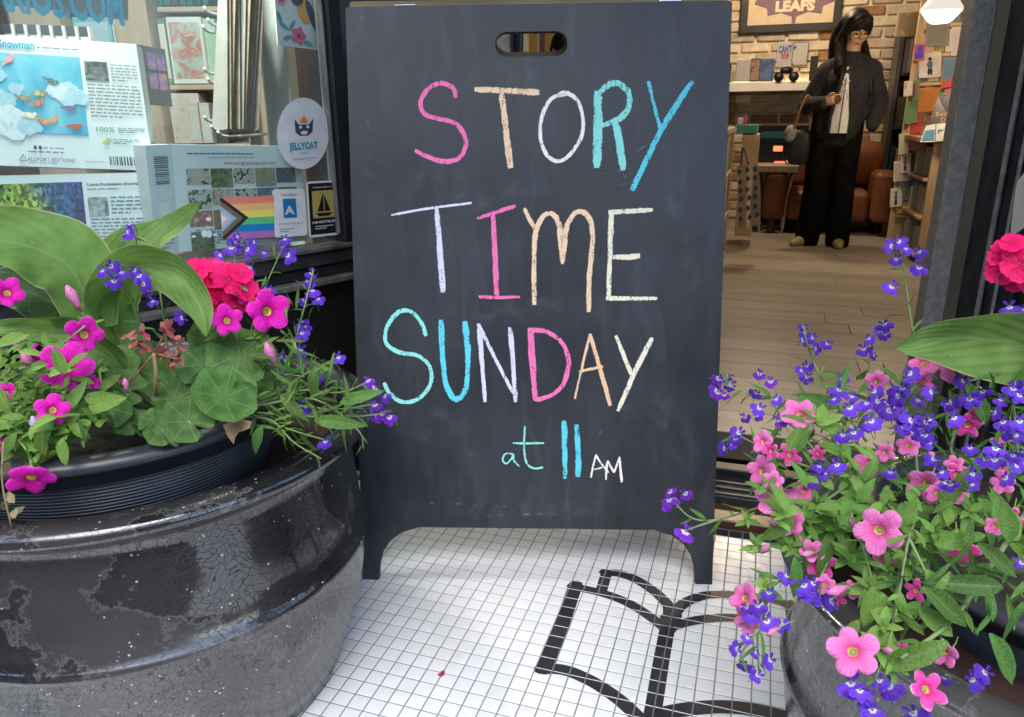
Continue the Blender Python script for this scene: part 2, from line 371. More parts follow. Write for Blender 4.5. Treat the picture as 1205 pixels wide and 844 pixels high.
# a dropped petal and specks on the tiles
pt = MB().ball(gz(519, 794, .003), (.006, .0035, .002), 7, 4).ball(gz(521, 791, .003), (.004, .003, .002), 7, 4).build('fallen_petal', flat((.28, .02, .05)), loc=gz(519, 794)); tag(pt, 'small crumpled red petal lying on the white tiles left of the book emblem', 'petal')
# ================================================================== DOOR STEP AND SHOP FRONT
VT = V0+JB*T
th = thing('door_threshold', uv(-.1, VT+.1, 0), 'dark worn door threshold with brown wooden step behind the chalkboard', 'threshold')
def sl(name, u0, u1, v0, v1, z0, z1, m, parent): 
    return MB().bev(uv(u0, v0, z0), U*(u1-u0), V*(v1-v0), Z*(z1-z0), .003).build(name, m, parent)
sl('wood_step', -.68, .47, VT+.003, VT+.085, -.02, .022, m_brownwood, th)
sl('riser', -.68, .47, VT+.086, VT+.20, -.02, .040, m_blackrough, th)
for k in range(3): sl('metal_ridge', -.68, .47, VT+.093+k*.031, VT+.099+k*.031, .0405, .0455, M('dull_metal', (.10, .095, .09), (.16, .15, .14), rough=.45, metal=.6, scale=20), th)
sl('sill_plate', -.68, .47, VT+.201, VT+.242, -.02, .058, m_black, th)
df = thing('door_frame', uv(-.1, 2.02, .06), 'dark grey painted door frame round the open shop doorway', 'door frame')
m_jamb = M('grey_textured_paint', (.135, .130, .122), (.21, .203, .19), rough=.55, scale=60, bump=.5, bscale=260)
sl('jamb', .400, .446, 1.995, 2.09, .0, 2.25, m_jamb, df); sl('jamb', -.70, -.655, 1.995, 2.09, 0, 2.25, m_jamb, df); sl('jamb_stop', -.654, -.628, 2.02, 2.075, .06, 2.25, m_black, df)
sl('head', -.70, .446, 1.996, 2.09, 2.251, 2.34, m_jamb, df)
# right return wall, splayed towards the street
SW = Vec((U.x*math.sin(R(23))-V.x*math.cos(R(23)), U.y*math.sin(R(23))-V.y*math.cos(R(23)), 0)); SN = Vec((SW.y, -SW.x, 0))
if SN.dot(U) > 0: SN = -SN
A0 = uv(.449, 1.985)
rw = thing('side_window_frame', A0+SW*.5, 'black moulded timber frame of the side window right of the doorway', 'window frame')
def swb(name, s0, s1, d0, d1, z0, z1, m=m_black): return MB().bev(A0+SW*s0-SN*d0+Z*z0, SW*(s1-s0), -SN*(d1-d0), Z*(z1-z0), .003).build(name, m, rw)
swb('corner_post', .0, .05, .02, .09, 0, 2.34); swb('post', .052, .13, .005, .08, 0, 2.34); swb('bead', .095, .107, -.006, .004, 0, 2.34, m_jamb)
swb('post', .132, .20, -.008, .08, 0, 2.34); swb('bead', .155, .165, -.016, -.009, 0, 2.34, m_jamb); swb('post', .202, .30, .004, .08, 0, 2.34)
swb('stile', .302, 1.45, .010, .08, 0, .52); swb('rail', .302, 1.45, -.004, .09, .521, .60); swb('rail', .302, 1.45, 0, .08, 2.25, 2.34); swb('post', 1.452, 1.55, 0, .09, 0, 2.34)
MB().box(A0+SW*.302-SN*.04+Z*.601, SW*1.148, -SN*.006, Z*1.648).build('pane', m_glass, rw)
nb = [(1196, 212), (1220, 180), (1222, 262), (1187, 287)]
q = [pl(x, y, A0+SW*.22+SN*.012, SN) for x, y in nb]
fn = thing('notice_board', q[3], 'cream notice in a thin black frame on the right hand window frame', 'notice')
MB().prism(q, SN*-.010).build('frame', m_black, fn)
cq = sum(q, Vec((0, 0, 0)))/4; MB().prism([cq+(p-cq)*.86+SN*.0025 for p in q], SN*-.002).build('sheet', flat((.62, .58, .48)), fn)
# left splayed display window
WB = Vec((-.437, 1.902, 0)); KA = R(40.3); WD = Vec((math.sin(KA), math.cos(KA), 0)); WN = Vec((WD.y, -WD.x, 0))
def W(x, y, off=0.0): return pl(x, y, WB+WN*off, WN)
def ws(p): return (p-WB).dot(WD)
sR = ws(W(412, 275)); zS = W(411, 283).z; zR = W(412, 306).z; zL = W(414, 319).z
sG = ws(W(398, 262)); SLFT = -1.75
wt = thing('display_window', WB-WD*.8, 'black timber display window of the bookshop left of the chalkboard', 'shop window')
def wb(name, s0, s1, d0, d1, z0, z1, m=m_black, r=.003): return MB().bev(WB+WD*s0+WN*d0+Z*z0, WD*(s1-s0), WN*(d1-d0), Z*(z1-z0), r).build(name, m, wt)
m_sillm = M('worn_grey_sill', (.05, .05, .052), (.16, .155, .15), rough=.55, scale=18, detail=8, bump=.3, bscale=90)
m_dust = M('dusty_black', (.016, .017, .020), (.05, .05, .055), rough=.5, scale=9, detail=7)
wb('post', sG+.004, sR+.006, -.07, .02, zS, 2.34); wb('glazing_bead', sG-.006, sG+.0035, -.02, .006, zS+.02, 2.25, M('bead_grey', (.10, .11, .11), (.2, .2, .2), rough=.5))
wb('sill', SLFT, sR+.004, -.05, .022, zS-.014, zS-.0005, m_sillm); wb('bottom_rail', SLFT, sR+.006, -.07, .012, zR+.001, zS-.0145, m_dust)
wb('drip_rail', SLFT, sR+.006, -.07, .004, zL+.001, zR, m_black); wb('ledge', SLFT, sR+.012, -.07, .030, zL-.016, zL, m_sillm)
wb('kick_panel', SLFT, sR+.006, -.07, -.004, 0, zL-.0165, M('kick_black', (.004, .004, .005), (.008, .008, .009), rough=.5))
wb('top_rail', SLFT, sG+.003, -.07, .012, 2.251, 2.34); wb('post', SLFT-.09, SLFT-.001, -.08, .03, 0, 2.34)
MB().box(WB+WD*(SLFT+.002)-WN*.012+Z*zS, WD*(sG-.008-SLFT-.002), WN*.005, Z*(2.25-zS)).build('pane', m_glass, wt)
# corner between window and door
cA = WB+WD*(sR+.008); cB = uv(-.702, 2.02)
cw = MB().prism([cA, cB, cB+V*.06, cA-WN*.07], Z*2.34).build('corner_panel', m_black, loc=(cA+cB)/2); tag(cw, 'narrow black panel between the display window and the doorway', 'panel')
# the building over and round the shop
bd = thing('bookshop_building', uv(0, 4.4, 0), 'bookshop building with a dark painted front above the doorway', 'building')
m_up = M('dark_render', (.05, .05, .055), (.08, .08, .085), rough=.8, scale=5)
m_in = M('shop_plaster', (.20, .17, .13), (.26, .22, .17), rough=.9, scale=3)
UR, UL, VB = 1.75, -3.4, 6.8
eL = WB+WD*SLFT-WD*.09; eR = A0+SW*1.56
def upw(a, b_, d, z0=2.342, z1=3.6): return MB().prism([a, b_, b_+d, a+d], Z*1).v
def wallseg(name, a, b_, thick, z0, z1, m, parent=bd):
    a = Vec(a); b_ = Vec(b_); t = (b_-a).normalized(); n = Vec((t.y, -t.x, 0))*thick
    return MB().prism([a+Z*z0, b_+Z*z0, b_+n+Z*z0, a+n+Z*z0], Z*(z1-z0)).build(name, m, parent)
wallseg('facade', uv(-.9, 2.0), uv(.45, 2.0), -.2, 2.342, 3.9, m_up); wallseg('facade', WB+WD*(sR+.2)-WN*.02, eL-WN*.02, -.2, 2.342, 3.9, m_up); wallseg('facade', A0-SN*.02, eR-SN*.02, -.2, 2.342, 3.9, m_up)
wallseg('facade', eL-U*2.3, eL, -.2, 0, 3.9, m_up); wallseg('facade', eR, eR+U*2.5, -.2, 0, 3.9, m_up)
wallseg('side_wall', uv(UL, 7.2), uv(UL, .1), .2, 0, 3.9, m_in); wallseg('side_wall', uv(UR, 7.2), uv(UR, 2.1), -.2, 0, 3.9, m_in); wallseg('side_wall', uv(UR, 2.3), uv(.46, 2.3), -.12, 0, 3.9, m_in)
MB().box(uv(UL-.2, -.1, 2.95), U*(UR-UL+.4), V*7.4, Z*.1).build('ceiling', m_in, bd)
wallseg('back_wall', uv(UL-.2, 7.0), uv(UR+.2, 7.0), -.15, 0, 3.9, m_in)
# ================================================================== SHOP FLOOR
sf = slab('shop_floor', UL, UR, .2, 7.0, -.02, .0565, M('plank_joint', (.11, .092, .072), rough=.8)); tag(sf, kind='structure')
# keep the slab out of the tiled entry: cut it to the room behind door and window
bm = bmesh.new(); bm.from_mesh(sf.data); bm.free()
me = MB(); fl = [uv(UL, 7.0), uv(UR, 7.0), uv(UR, 2.045), uv(-.66, 2.045), cA-WN*.08, eL-WN*.08, uv(UL, eL.dot(V))]
me.prism([p+Z*-.02 for p in fl], Z*.0765); sf.data = me.mesh('shop_floor', sf.data.materials[0], sf.location)
m_plank = wood('plank_wood', (.25, .225, .185), (.35, .32, .27), axis='X', rough=.38, sc=2.2, objrnd=.16)
row = 0; v = 2.047
while v < 6.95:
    wv = .165; u = UL+.02 - rnd.uniform(0, .8)
    if v < 2.2: u = -.655
    while u < UR-.02:
        ln = rnd.uniform(1.1, 1.8); a = max(u, UL+.02, -.655 if v < 2.2 else -9); b2 = min(u+ln, UR-.02)
        if b2-a > .05:
            c = uv((a+b2)/2, v+wv/2, .0566); mb = MB().bev(Vec((-(b2-a)/2+.001, -wv/2+.001, 0)), Vec((b2-a-.002, 0, 0)), Vec((0, wv-.002, 0)), Z*.0035, .0012)
            inst('plank', mb.mesh('plank', m_plank), basis(c, U, V, Z), sf)
        u += ln
    v += wv
# ================================================================== CHALKBOARD A-FRAME
FL = gz(427, 682); FRr = gz(838, 688); BX = (FRr-FL).normalized(); BH = Vec((-BX.y, BX.x, 0)); TILT = R(11.2)
BU = Z*math.cos(TILT) + BH*math.sin(TILT); BN = BX.cross(BU).normalized()          # up the board; normal towards the street
BWID = (FRr-FL).length; BHGT = 1.143; BT = .013
def Bah(x, y):
    q = pl(x, y, FL, BN)-FL; return (q.dot(BX), q.dot(BU))
m_slate = M('slate_paint', (.040, .046, .058), rough=.5)
N, L, b = nodes_of(m_slate); tc = N.new('ShaderNodeTexCoord')
mp = N.new('ShaderNodeMapping'); mp.inputs['Scale'].default_value = (5, 5, .8); L.new(tc.outputs['Object'], mp.inputs['Vector'])
n1 = N.new('ShaderNodeTexNoise'); n1.inputs['Scale'].default_value = 5; n1.inputs['Detail'].default_value = 8; n1.inputs['Distortion'].default_value = 1.0; L.new(mp.outputs[0], n1.inputs['Vector'])
n2 = N.new('ShaderNodeTexNoise'); n2.inputs['Scale'].default_value = 3.2; n2.inputs['Detail'].default_value = 4; L.new(tc.outputs['Object'], n2.inputs['Vector'])
n3 = N.new('ShaderNodeTexNoise'); n3.inputs['Scale'].default_value = 230; n3.inputs['Detail'].default_value = 2; L.new(tc.outputs['Object'], n3.inputs['Vector'])
r1 = ramp(N, [(.28, (.017, .0195, .0235)), (.56, (.026, .0295, .0355)), (.84, (.056, .0625, .073))]); L.new(n1.outputs['Fac'], r1.inputs[0])
r2 = ramp(N, [(.42, (0, 0, 0)), (.72, (.7,)*3)]); L.new(n2.outputs['Fac'], r2.inputs[0])
c1 = mixc(N, L, r2.outputs[0], r1.outputs[0], (.046, .053, .064))
r3 = ramp(N, [(.70, (0, 0, 0)), (.76, (.5,)*3)]); L.new(n3.outputs['Fac'], r3.inputs[0])
L.new(mixc(N, L, r3.outputs[0], c1, (.14, .15, .16)), b.inputs['Base Color'])
rr = ramp(N, [(.3, (.36,)*3), (.7, (.58,)*3)]); L.new(n2.outputs['Fac'], rr.inputs[0]); L.new(rr.outputs[0], b.inputs['Roughness'])
bp = N.new('ShaderNodeBump'); bp.inputs['Strength'].default_value = .12; bp.inputs['Distance'].default_value = .004; L.new(n1.outputs['Fac'], bp.inputs['Height']); L.new(bp.outputs[0], b.inputs['Normal'])
m_ply = wood('olive_plywood', (.22, .17, .09), (.34, .27, .15), axis='X')
sb = thing('sandwich_board', (FL+FRr)/2, 'tall dark chalkboard sandwich board with coloured hand lettering STORY TIME SUNDAY', 'sandwich board')
al = [Bah(*p) for p in ((446, 683), (447, 664), (451, 649), (460, 636), (474, 626), (494, 620.5))]
lw = al[0][0]; al[0] = (lw, 0)
outline = [(0, 0)] + al + [(BWID-a, h) for a, h in reversed(al)] + [(BWID, 0), (BWID+.004, BHGT-.004), (BWID, BHGT), (0, BHGT), (-.004, BHGT-.004)]
hc = Bah(625, 52); hw = Bah(668, 52)[0]-hc[0]; hh = (Bah(625, 37.5)[1]-Bah(625, 67)[1])/2
hole = [(hc[0]+(hw-hh)*sx+hh*math.cos(t), hc[1]+hh*math.sin(t)) for sx, t0 in ((1, -PI/2), (-1, PI/2)) for t in [t0+PI*k/10 for k in range(11)]]
def panel(name, orig, bx, bu, bn, mats, parent, ol, hl):
    bm = bmesh.new(); base = wloc(parent); es = []
    for loop in (ol, hl):
        vs = [bm.verts.new(orig+bx*a+bu*h-base) for a, h in loop]
        es += [bm.edges.new((vs[i-1], vs[i])) for i in range(len(vs))]
    bmesh.ops.triangle_fill(bm, edges=es, use_beauty=True)
    for f in bm.faces:
        if f.normal.dot(bn) < 0: f.normal_flip()
    r = bmesh.ops.extrude_face_region(bm, geom=bm.faces[:])
    bmesh.ops.translate(bm, verts=[g for g in r['geom'] if isinstance(g, bmesh.types.BMVert)], vec=-bn*BT)
    bmesh.ops.recalc_face_normals(bm, faces=bm.faces)
    for f in bm.faces:
        if f.calc_center_median().dot(bn) < (orig-base).dot(bn)-BT*.9 and len(mats) > 1: f.material_index = 1
    bmesh.ops.dissolve_limit(bm, angle_limit=.01, verts=bm.verts[:], edges=bm.edges[:])
    me = bpy.data.meshes.new(name); bm.to_mesh(me); bm.free()
    for m in mats: me.materials.append(m)
    o = bpy.data.objects.new(name, me); COL.objects.link(o); o.parent = parent; return o
front = panel('front_panel', FL, BX, BU, BN, [m_slate, m_ply], sb, outline, hole)
TB = R(6.5); BU2 = Z*math.cos(TB)-BH*math.sin(TB); TOPC = FL+BU*BHGT+BH*(BT*2+.012)
FL2 = TOPC-BU2*(BHGT*math.cos(TILT)/math.cos(TB)); BN2 = BX.cross(BU2).normalized()
back = panel('back_panel', FL2, BX, BU2, BN2, [m_ply, m_slate], sb, outline, hole)
for a in (.09, BWID-.13):
    o_ = FL+BX*a+BU*(BHGT+.0015); MB().bev(o_-BN*.001, BX*.04, -BN*.045, BU*.002, .0005).build('hinge', m_metal, sb)
def chalk(name, c):
    m = M(name, c, rough=.95, spec=.1); N, L, b = nodes_of(m)
    tc = N.new('ShaderNodeTexCoord'); n1 = N.new('ShaderNodeTexNoise'); n1.inputs['Scale'].default_value = 420; n1.inputs['Detail'].default_value = 3; L.new(tc.outputs['Object'], n1.inputs['Vector'])
    mp = N.new('ShaderNodeMapping'); mp.inputs['Scale'].default_value = (160, 160, 14); L.new(tc.outputs['Object'], mp.inputs['Vector'])
    n2 = N.new('ShaderNodeTexNoise'); n2.inputs['Scale'].default_value = 1.0; n2.inputs['Detail'].default_value = 3; L.new(mp.outputs[0], n2.inputs['Vector'])
    s = math_n(N, L, 'ADD', math_n(N, L, 'MULTIPLY', n1.outputs['Fac'], .55), math_n(N, L, 'MULTIPLY', n2.outputs['Fac'], .45))
    uvn = N.new('ShaderNodeUVMap'); su = N.new('ShaderNodeSeparateXYZ'); L.new(uvn.outputs[0], su.inputs[0]); ed = math_n(N, L, 'ABSOLUTE', math_n(N, L, 'SUBTRACT', su.outputs[0], .5)); ed = math_n(N, L, 'POWER', math_n(N, L, 'MULTIPLY', ed, 2.0), 5.0); s = math_n(N, L, 'SUBTRACT', s, math_n(N, L, 'MULTIPLY', ed, .16))
    r = ramp(N, [(.355, (.0,)*3), (.40, (.55,)*3), (.45, (1, 1, 1))]); L.new(s, r.inputs[0]); L.new(r.outputs[0], b.inputs['Alpha'])
    return m
CK = {'pink': chalk('pink_chalk', srgb(247, 126, 182)), 'peach': chalk('peach_chalk', srgb(250, 216, 178)), 'white': chalk('white_chalk', srgb(250, 246, 238)), 'mint': chalk('mint_chalk', srgb(150, 232, 222)),
      'cyan': chalk('cyan_chalk', srgb(104, 214, 232)), 'lav': chalk('lavender_chalk', srgb(224, 224, 240)), 'cream': chalk('cream_chalk', srgb(248, 240, 212)), 'orange': chalk('apricot_chalk', srgb(247, 205, 165))}
def PA(x, y): return (400+x/2.6196, 60+y/2.6196)
def PB(x, y): return (400+x/2.3435, 340+y/2.3435)
letters = [
 ('letter_s', 'pink', PA, [([(357, 142), (350, 118), (325, 101), (295, 103), (262, 130), (247, 165), (262, 195), (300, 208), (350, 222), (382, 255), (388, 295), (365, 332), (320, 341), (270, 326), (233, 308)], 13)]),
 ('letter_t', 'peach', PA, [([(418, 119), (515, 124), (612, 128)], 17), ([(500, 133), (506, 190), (513, 260), (527, 358)], 18)]),
 ('letter_o', 'white', PA, [([(700, 133), (652, 148), (622, 208), (618, 270), (640, 322), (675, 340), (715, 315), (745, 260), (748, 200), (730, 150), (695, 129), (672, 136)], 11)]),
 ('letter_r', 'mint', PA, [([(796, 128), (794, 240), (792, 356)], 24), ([(800, 130), (830, 105), (860, 102), (888, 125), (891, 165), (870, 203), (832, 222), (805, 230)], 17), ([(848, 222), (862, 290), (874, 364)], 21)]),
 ('letter_y', 'cyan', PA, [([(952, 95), (968, 165), (986, 238)], 10), ([(1085, 97), (1040, 165), (985, 252), (940, 345), (903, 428)], 16)]),
 ('letter_t', 'lav', PA, [([(160, 506), (280, 485), (405, 468)], 7), ([(298, 488), (308, 600), (318, 742)], 17)]),
 ('letter_i', 'pink', PA, [([(425, 516), (485, 497), (540, 478)], 11), ([(472, 500), (478, 640), (484, 762)], 16), ([(430, 757), (490, 760), (553, 758)], 10)]),
 ('letter_m', 'peach', PA, [([(570, 487), (582, 512), (600, 548)], 12), ([(598, 780), (599, 650), (604, 560), (622, 515), (650, 501), (674, 530), (682, 600), (687, 654)], 15), ([(687, 650), (692, 590), (702, 535), (732, 495), (765, 510), (778, 570), (770, 690), (768, 802)], 15)]),
 ('letter_e', 'cream', PA, [([(962, 491), (900, 494), (830, 497)], 13), ([(838, 495), (832, 640), (828, 765)], 15), ([(845, 636), (890, 635), (922, 632)], 16), ([(822, 763), (900, 763), (975, 763)], 12)]),
 ('letter_s', 'mint', PB, [([(237, 128), (225, 95), (195, 62), (160, 66), (130, 105), (128, 150), (165, 175), (215, 185), (248, 215), (250, 262), (215, 303), (170, 312), (137, 288), (123, 260)], 11)]),
 ('letter_u', 'cyan', PB, [([(280, 88), (283, 180), (293, 265), (320, 304), (347, 275), (353, 180), (345, 92)], 15)]),
 ('letter_n', 'lav', PB, [([(383, 98), (392, 205), (400, 310)], 12), ([(385, 103), (435, 205), (486, 303)], 10), ([(470, 108), (478, 205), (484, 310)], 13)]),
 ('letter_d', 'pink', PB, [([(526, 110), (531, 205), (539, 305)], 16), ([(520, 113), (570, 118), (612, 148), (631, 200), (616, 262), (582, 294), (540, 307)], 12)]),
 ('letter_a', 'orange', PB, [([(690, 126), (668, 215), (648, 302)], 7), ([(690, 126), (715, 215), (746, 320)], 11), ([(660, 228), (690, 222), (724, 213)], 8)]),
 ('letter_y', 'cream', PB, [([(762, 130), (782, 185), (803, 234)], 11), ([(860, 137), (812, 232), (768, 335)], 13)]),
 ('letter_a', 'mint', PB, [([(478, 456), (458, 454), (449, 470), (458, 482), (472, 470), (479, 457), (480, 474), (495, 489)], 4.5)]),
 ('letter_t', 'mint', PB, [([(510, 380), (508, 440), (515, 480), (535, 495), (560, 492)], 5.5), ([(478, 425), (520, 426), (562, 425)], 6)]),
 ('digit_one', 'cyan', PB, [([(618, 366), (620, 440), (621, 521)], 14)]), ('digit_one', 'cyan', PB, [([(653, 377), (656, 450), (658, 516)], 15)]),
 ('letter_a', 'white', PB, [([(692, 520), (698, 490), (706, 458)], 5), ([(706, 458), (720, 480), (740, 506)], 5.5), ([(697, 498), (710, 496), (722, 492)], 4.5)]),
 ('letter_m', 'white', PB, [([(733, 526), (735, 500), (738, 474)], 5.5), ([(738, 474), (747, 490), (756, 506)], 5.5), ([(756, 506), (763, 487), (771, 464)], 5.5), ([(771, 464), (774, 500), (777, 532)], 6)])]
for nm, colr, PF, sts in letters:
    mb = MB(); sc = 2.62 if PF is PA else 2.3435
    for si, (pts, wpx) in enumerate(sts):
        P = [Vec(pl(*PF(*p), FL, BN)) for p in pts]; C = catmull(P, 5); hwid = wpx/sc*.00176/2*1.08; ph = rnd.uniform(0, 6)
        ext = (C[0]-C[1]).normalized()*hwid*.35; C[0] += ext; ext = (C[-1]-C[-2]).normalized()*hwid*.35; C[-1] += ext
        vs = []; K = len(C); lift = BN*(.0005+.00022*si)
        for i in range(K):
            t = (C[min(i+1, K-1)]-C[max(i-1, 0)]).normalized(); s_ = t.cross(BN).normalized()
            h1 = hwid*(1+rnd.uniform(-.10, .10)+.12*math.sin(i*.45+ph)); h2 = hwid*(1+rnd.uniform(-.10, .10)+.12*math.sin(i*.37+ph*2))
            if i in (0, K-1): h1 *= .78; h2 *= .7
            vs += [C[i]+s_*h1+lift, C[i]-s_*h2+lift]
        mb.add(vs, [(2*i, 2*i+1, 2*i+3, 2*i+2) for i in range(K-1)], 0, False, [(j % 2, j/len(vs)) for j in range(len(vs))])
    o = mb.build('chalk_'+nm, CK[colr], front)
# rubbed chalk haze and scratches left on the slate
m_smear = bpy.data.materials.new('chalk_smear'); m_smear.use_nodes = True; N, L, b = nodes_of(m_smear)
b.inputs['Base Color'].default_value = (.42, .50, .54, 1); b.inputs['Roughness'].default_value = .9
tc = N.new('ShaderNodeTexCoord'); n1 = N.new('ShaderNodeTexNoise'); n1.inputs['Scale'].default_value = 60; n1.inputs['Detail'].default_value = 4; L.new(tc.outputs['Object'], n1.inputs['Vector'])
r = ramp(N, [(.50, (0, 0, 0)), (.75, (.35,)*3)]); L.new(n1.outputs['Fac'], r.inputs[0]); L.new(r.outputs[0], b.inputs['Alpha'])
for (x0, y0, x1, y1, wpx) in ((700, 168, 738, 163, 2), (708, 205, 742, 198, 3), (712, 214, 738, 208, 3), (718, 220, 742, 215, 3), (722, 210, 748, 203, 2), (730, 190, 762, 170, 2), (664, 246, 740, 250, 1.2), (660, 300, 690, 306, 1.2), (434, 248, 436, 330, 1.4), (431, 140, 437, 150, 3), (700, 520, 712, 500, 1.5), (540, 540, 560, 532, 1.5), (480, 590, 600, 596, 3), (560, 606, 690, 604, 3), (415, 20, 440, 22, 2), (535, 10, 537, 32, 1.2), (822, 60, 823, 100, 1), (675, 50, 671, 75, 1.5)):
    p = pl(x0, y0, FL, BN); q = pl(x1, y1, FL, BN); s_ = (q-p).normalized().cross(BN)*wpx*.00085
    k = BN*.0011; MB().add([p-s_*.3+k, (p+q)/2-s_+k, q-s_*.3+k, q+s_*.3+k, (p+q)/2+s_+k, p+s_*.3+k], [(0, 1, 2, 3, 4, 5)]).build('chalk_smear', m_smear, front)
m_ghost = bpy.data.materials.new('chalk_ghost'); m_ghost.use_nodes = True; N, L, b = nodes_of(m_ghost)
b.inputs['Base Color'].default_value = (.34, .38, .41, 1); b.inputs['Roughness'].default_value = .9
tc = N.new('ShaderNodeTexCoord'); n1 = N.new('ShaderNodeTexNoise'); n1.inputs['Scale'].default_value = 34; n1.inputs['Detail'].default_value = 7; n1.inputs['Roughness'].default_value = .7; L.new(tc.outputs['Object'], n1.inputs['Vector'])
uvn = N.new('ShaderNodeUVMap'); su = N.new('ShaderNodeSeparateXYZ'); L.new(uvn.outputs[0], su.inputs[0]); e1 = math_n(N, L, 'SINE', math_n(N, L, 'MULTIPLY', su.outputs[0], PI)); e2 = math_n(N, L, 'SINE', math_n(N, L, 'MULTIPLY', su.outputs[1], PI))
r = ramp(N, [(.46, (0, 0, 0)), (.75, (.17,)*3)]); L.new(n1.outputs['Fac'], r.inputs[0]); L.new(math_n(N, L, 'MULTIPLY', r.outputs[0], math_n(N, L, 'MULTIPLY', e1, e2)), b.inputs['Alpha'])
for k, (pts, wpx) in enumerate((([(500, 80), (560, 95), (640, 85), (720, 100)], 46), ([(460, 230), (520, 200), (560, 240), (640, 220), (700, 235)], 40), ([(470, 350), (560, 372), (660, 360), (780, 372)], 34), ([(470, 520), (520, 500), (560, 530)], 52), ([(700, 500), (760, 470), (800, 520), (770, 580)], 50), ([(450, 590), (560, 602), (700, 598), (800, 606)], 24), ([(800, 150), (790, 230), (812, 320), (800, 420)], 30), ([(440, 100), (436, 180), (446, 260)], 34))):
    C = catmull([pl(x, y, FL, BN) for x, y in pts], 5); vs = []; us = []
    for i in range(len(C)):
        t = (C[min(i+1, len(C)-1)]-C[max(i-1, 0)]).normalized(); s_ = t.cross(BN).normalized()*wpx*.00088; vs += [C[i]+s_+BN*(.00018+.00003*k), C[i]+BN*(.00018+.00003*k), C[i]-s_+BN*(.00018+.00003*k)]; us += [(0, i/(len(C)-1)), (.5, i/(len(C)-1)), (1, i/(len(C)-1))]
    MB().add(vs, [(3*i+j, 3*i+j+1, 3*i+j+4, 3*i+j+3) for i in range(len(C)-1) for j in (0, 1)], 0, False, us).build('chalk_ghost', m_ghost, front)
# ================================================================== GLAZED PLANTER POTS
m_glaze = M('black_glaze', (.010, .010, .011), rough=.07, spec=.5); N, L, b = nodes_of(m_glaze); b.inputs['IOR'].default_value = 1.85; b.inputs['Coat Roughness'].default_value = .03
tc = N.new('ShaderNodeTexCoord')
n1 = N.new('ShaderNodeTexNoise'); n1.inputs['Scale'].default_value = 3.5; n1.inputs['Detail'].default_value = 5; L.new(tc.outputs['Object'], n1.inputs['Vector'])
r1 = ramp(N, [(.40, (.010, .010, .012)), (.58, (.026, .023, .023)), (.72, (.042, .034, .030))]); L.new(n1.outputs['Fac'], r1.inputs[0])
v1 = N.new('ShaderNodeTexVoronoi'); v1.inputs['Scale'].default_value = 90; L.new(tc.outputs['Object'], v1.inputs['Vector'])
sp = ramp(N, [(.10, (1, 1, 1)), (.17, (0, 0, 0))]); L.new(v1.outputs['Distance'], sp.inputs[0])
n4 = N.new('ShaderNodeTexNoise'); n4.inputs['Scale'].default_value = 40; L.new(tc.outputs['Object'], n4.inputs['Vector'])
spm = math_n(N, L, 'MULTIPLY', sp.outputs[0], math_n(N, L, 'GREATER_THAN', n4.outputs['Fac'], .57))
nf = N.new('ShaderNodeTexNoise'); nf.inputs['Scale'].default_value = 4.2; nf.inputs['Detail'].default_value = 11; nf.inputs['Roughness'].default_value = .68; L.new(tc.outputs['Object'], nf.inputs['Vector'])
refl_patch = ramp(N, [(.515, (0, 0, 0)), (.530, (1, 1, 1))]); L.new(nf.outputs['Fac'], refl_patch.inputs[0])  # ragged grey patches paint reflected surroundings into the glaze colour
fm = N.new('ShaderNodeMath'); fm.operation = 'MULTIPLY'; fm.name = 'film_amount'; fm.inputs[1].default_value = .36; L.new(refl_patch.outputs[0], fm.inputs[0])
c1 = mixc(N, L, fm.outputs[0], r1.outputs[0], (.066, .062, .060)); eb = ramp(N, [(.500, (0, 0, 0)), (.514, (.34,)*3), (.528, (0, 0, 0))]); L.new(nf.outputs['Fac'], eb.inputs[0]); c1 = mixc(N, L, eb.outputs[0], c1, (.24, .235, .225)); c1 = mixc(N, L, spm, c1, (.42, .40, .38)); L.new(c1, b.inputs['Base Color'])  # pale outlines follow the edges of the painted reflection patches
v2 = N.new('ShaderNodeTexVoronoi'); v2.feature = 'DISTANCE_TO_EDGE'; v2.inputs['Scale'].default_value = 105; nwarp = N.new('ShaderNodeTexNoise'); nwarp.inputs['Scale'].default_value = 18; L.new(tc.outputs['Object'], nwarp.inputs['Vector']); L.new(mixc(N, L, .06, tc.outputs['Object'], nwarp.outputs['Color']), v2.inputs['Vector'])
nd = N.new('ShaderNodeTexNoise'); nd.inputs['Scale'].default_value = 14; nd.inputs['Detail'].default_value = 3; L.new(tc.outputs['Object'], nd.inputs['Vector'])
ck = ramp(N, [(.0, (0, 0, 0)), (.05, (1, 1, 1))]); L.new(v2.outputs['Distance'], ck.inputs[0])
nw = N.new('ShaderNodeTexNoise'); nw.inputs['Scale'].default_value = 24; nw.inputs['Detail'].default_value = 4; L.new(tc.outputs['Object'], nw.inputs['Vector'])
hsum = math_n(N, L, 'ADD', math_n(N, L, 'MULTIPLY', ck.outputs[0], .10), math_n(N, L, 'MULTIPLY', nw.outputs['Fac'], .75))
bp = N.new('ShaderNodeBump'); bp.inputs['Strength'].default_value = .13; bp.inputs['Distance'].default_value = .006; L.new(hsum, bp.inputs['Height'])
L.new(bp.outputs[0], b.inputs['Normal']); L.new(bp.outputs[0], b.inputs['Coat Normal'])
sl_ = ramp(N, [(.0, (.02,)*3), (.045, (.5,)*3)]); L.new(v2.outputs['Distance'], sl_.inputs[0]); L.new(sl_.outputs[0], b.inputs['Specular IOR Level'])
rg = ramp(N, [(.4, (.05,)*3), (.7, (.16,)*3)]); L.new(nd.outputs['Fac'], rg.inputs[0]); L.new(math_n(N, L, 'ADD', rg.outputs[0], math_n(N, L, 'MULTIPLY', refl_patch.outputs[0], .10)), b.inputs['Roughness'])
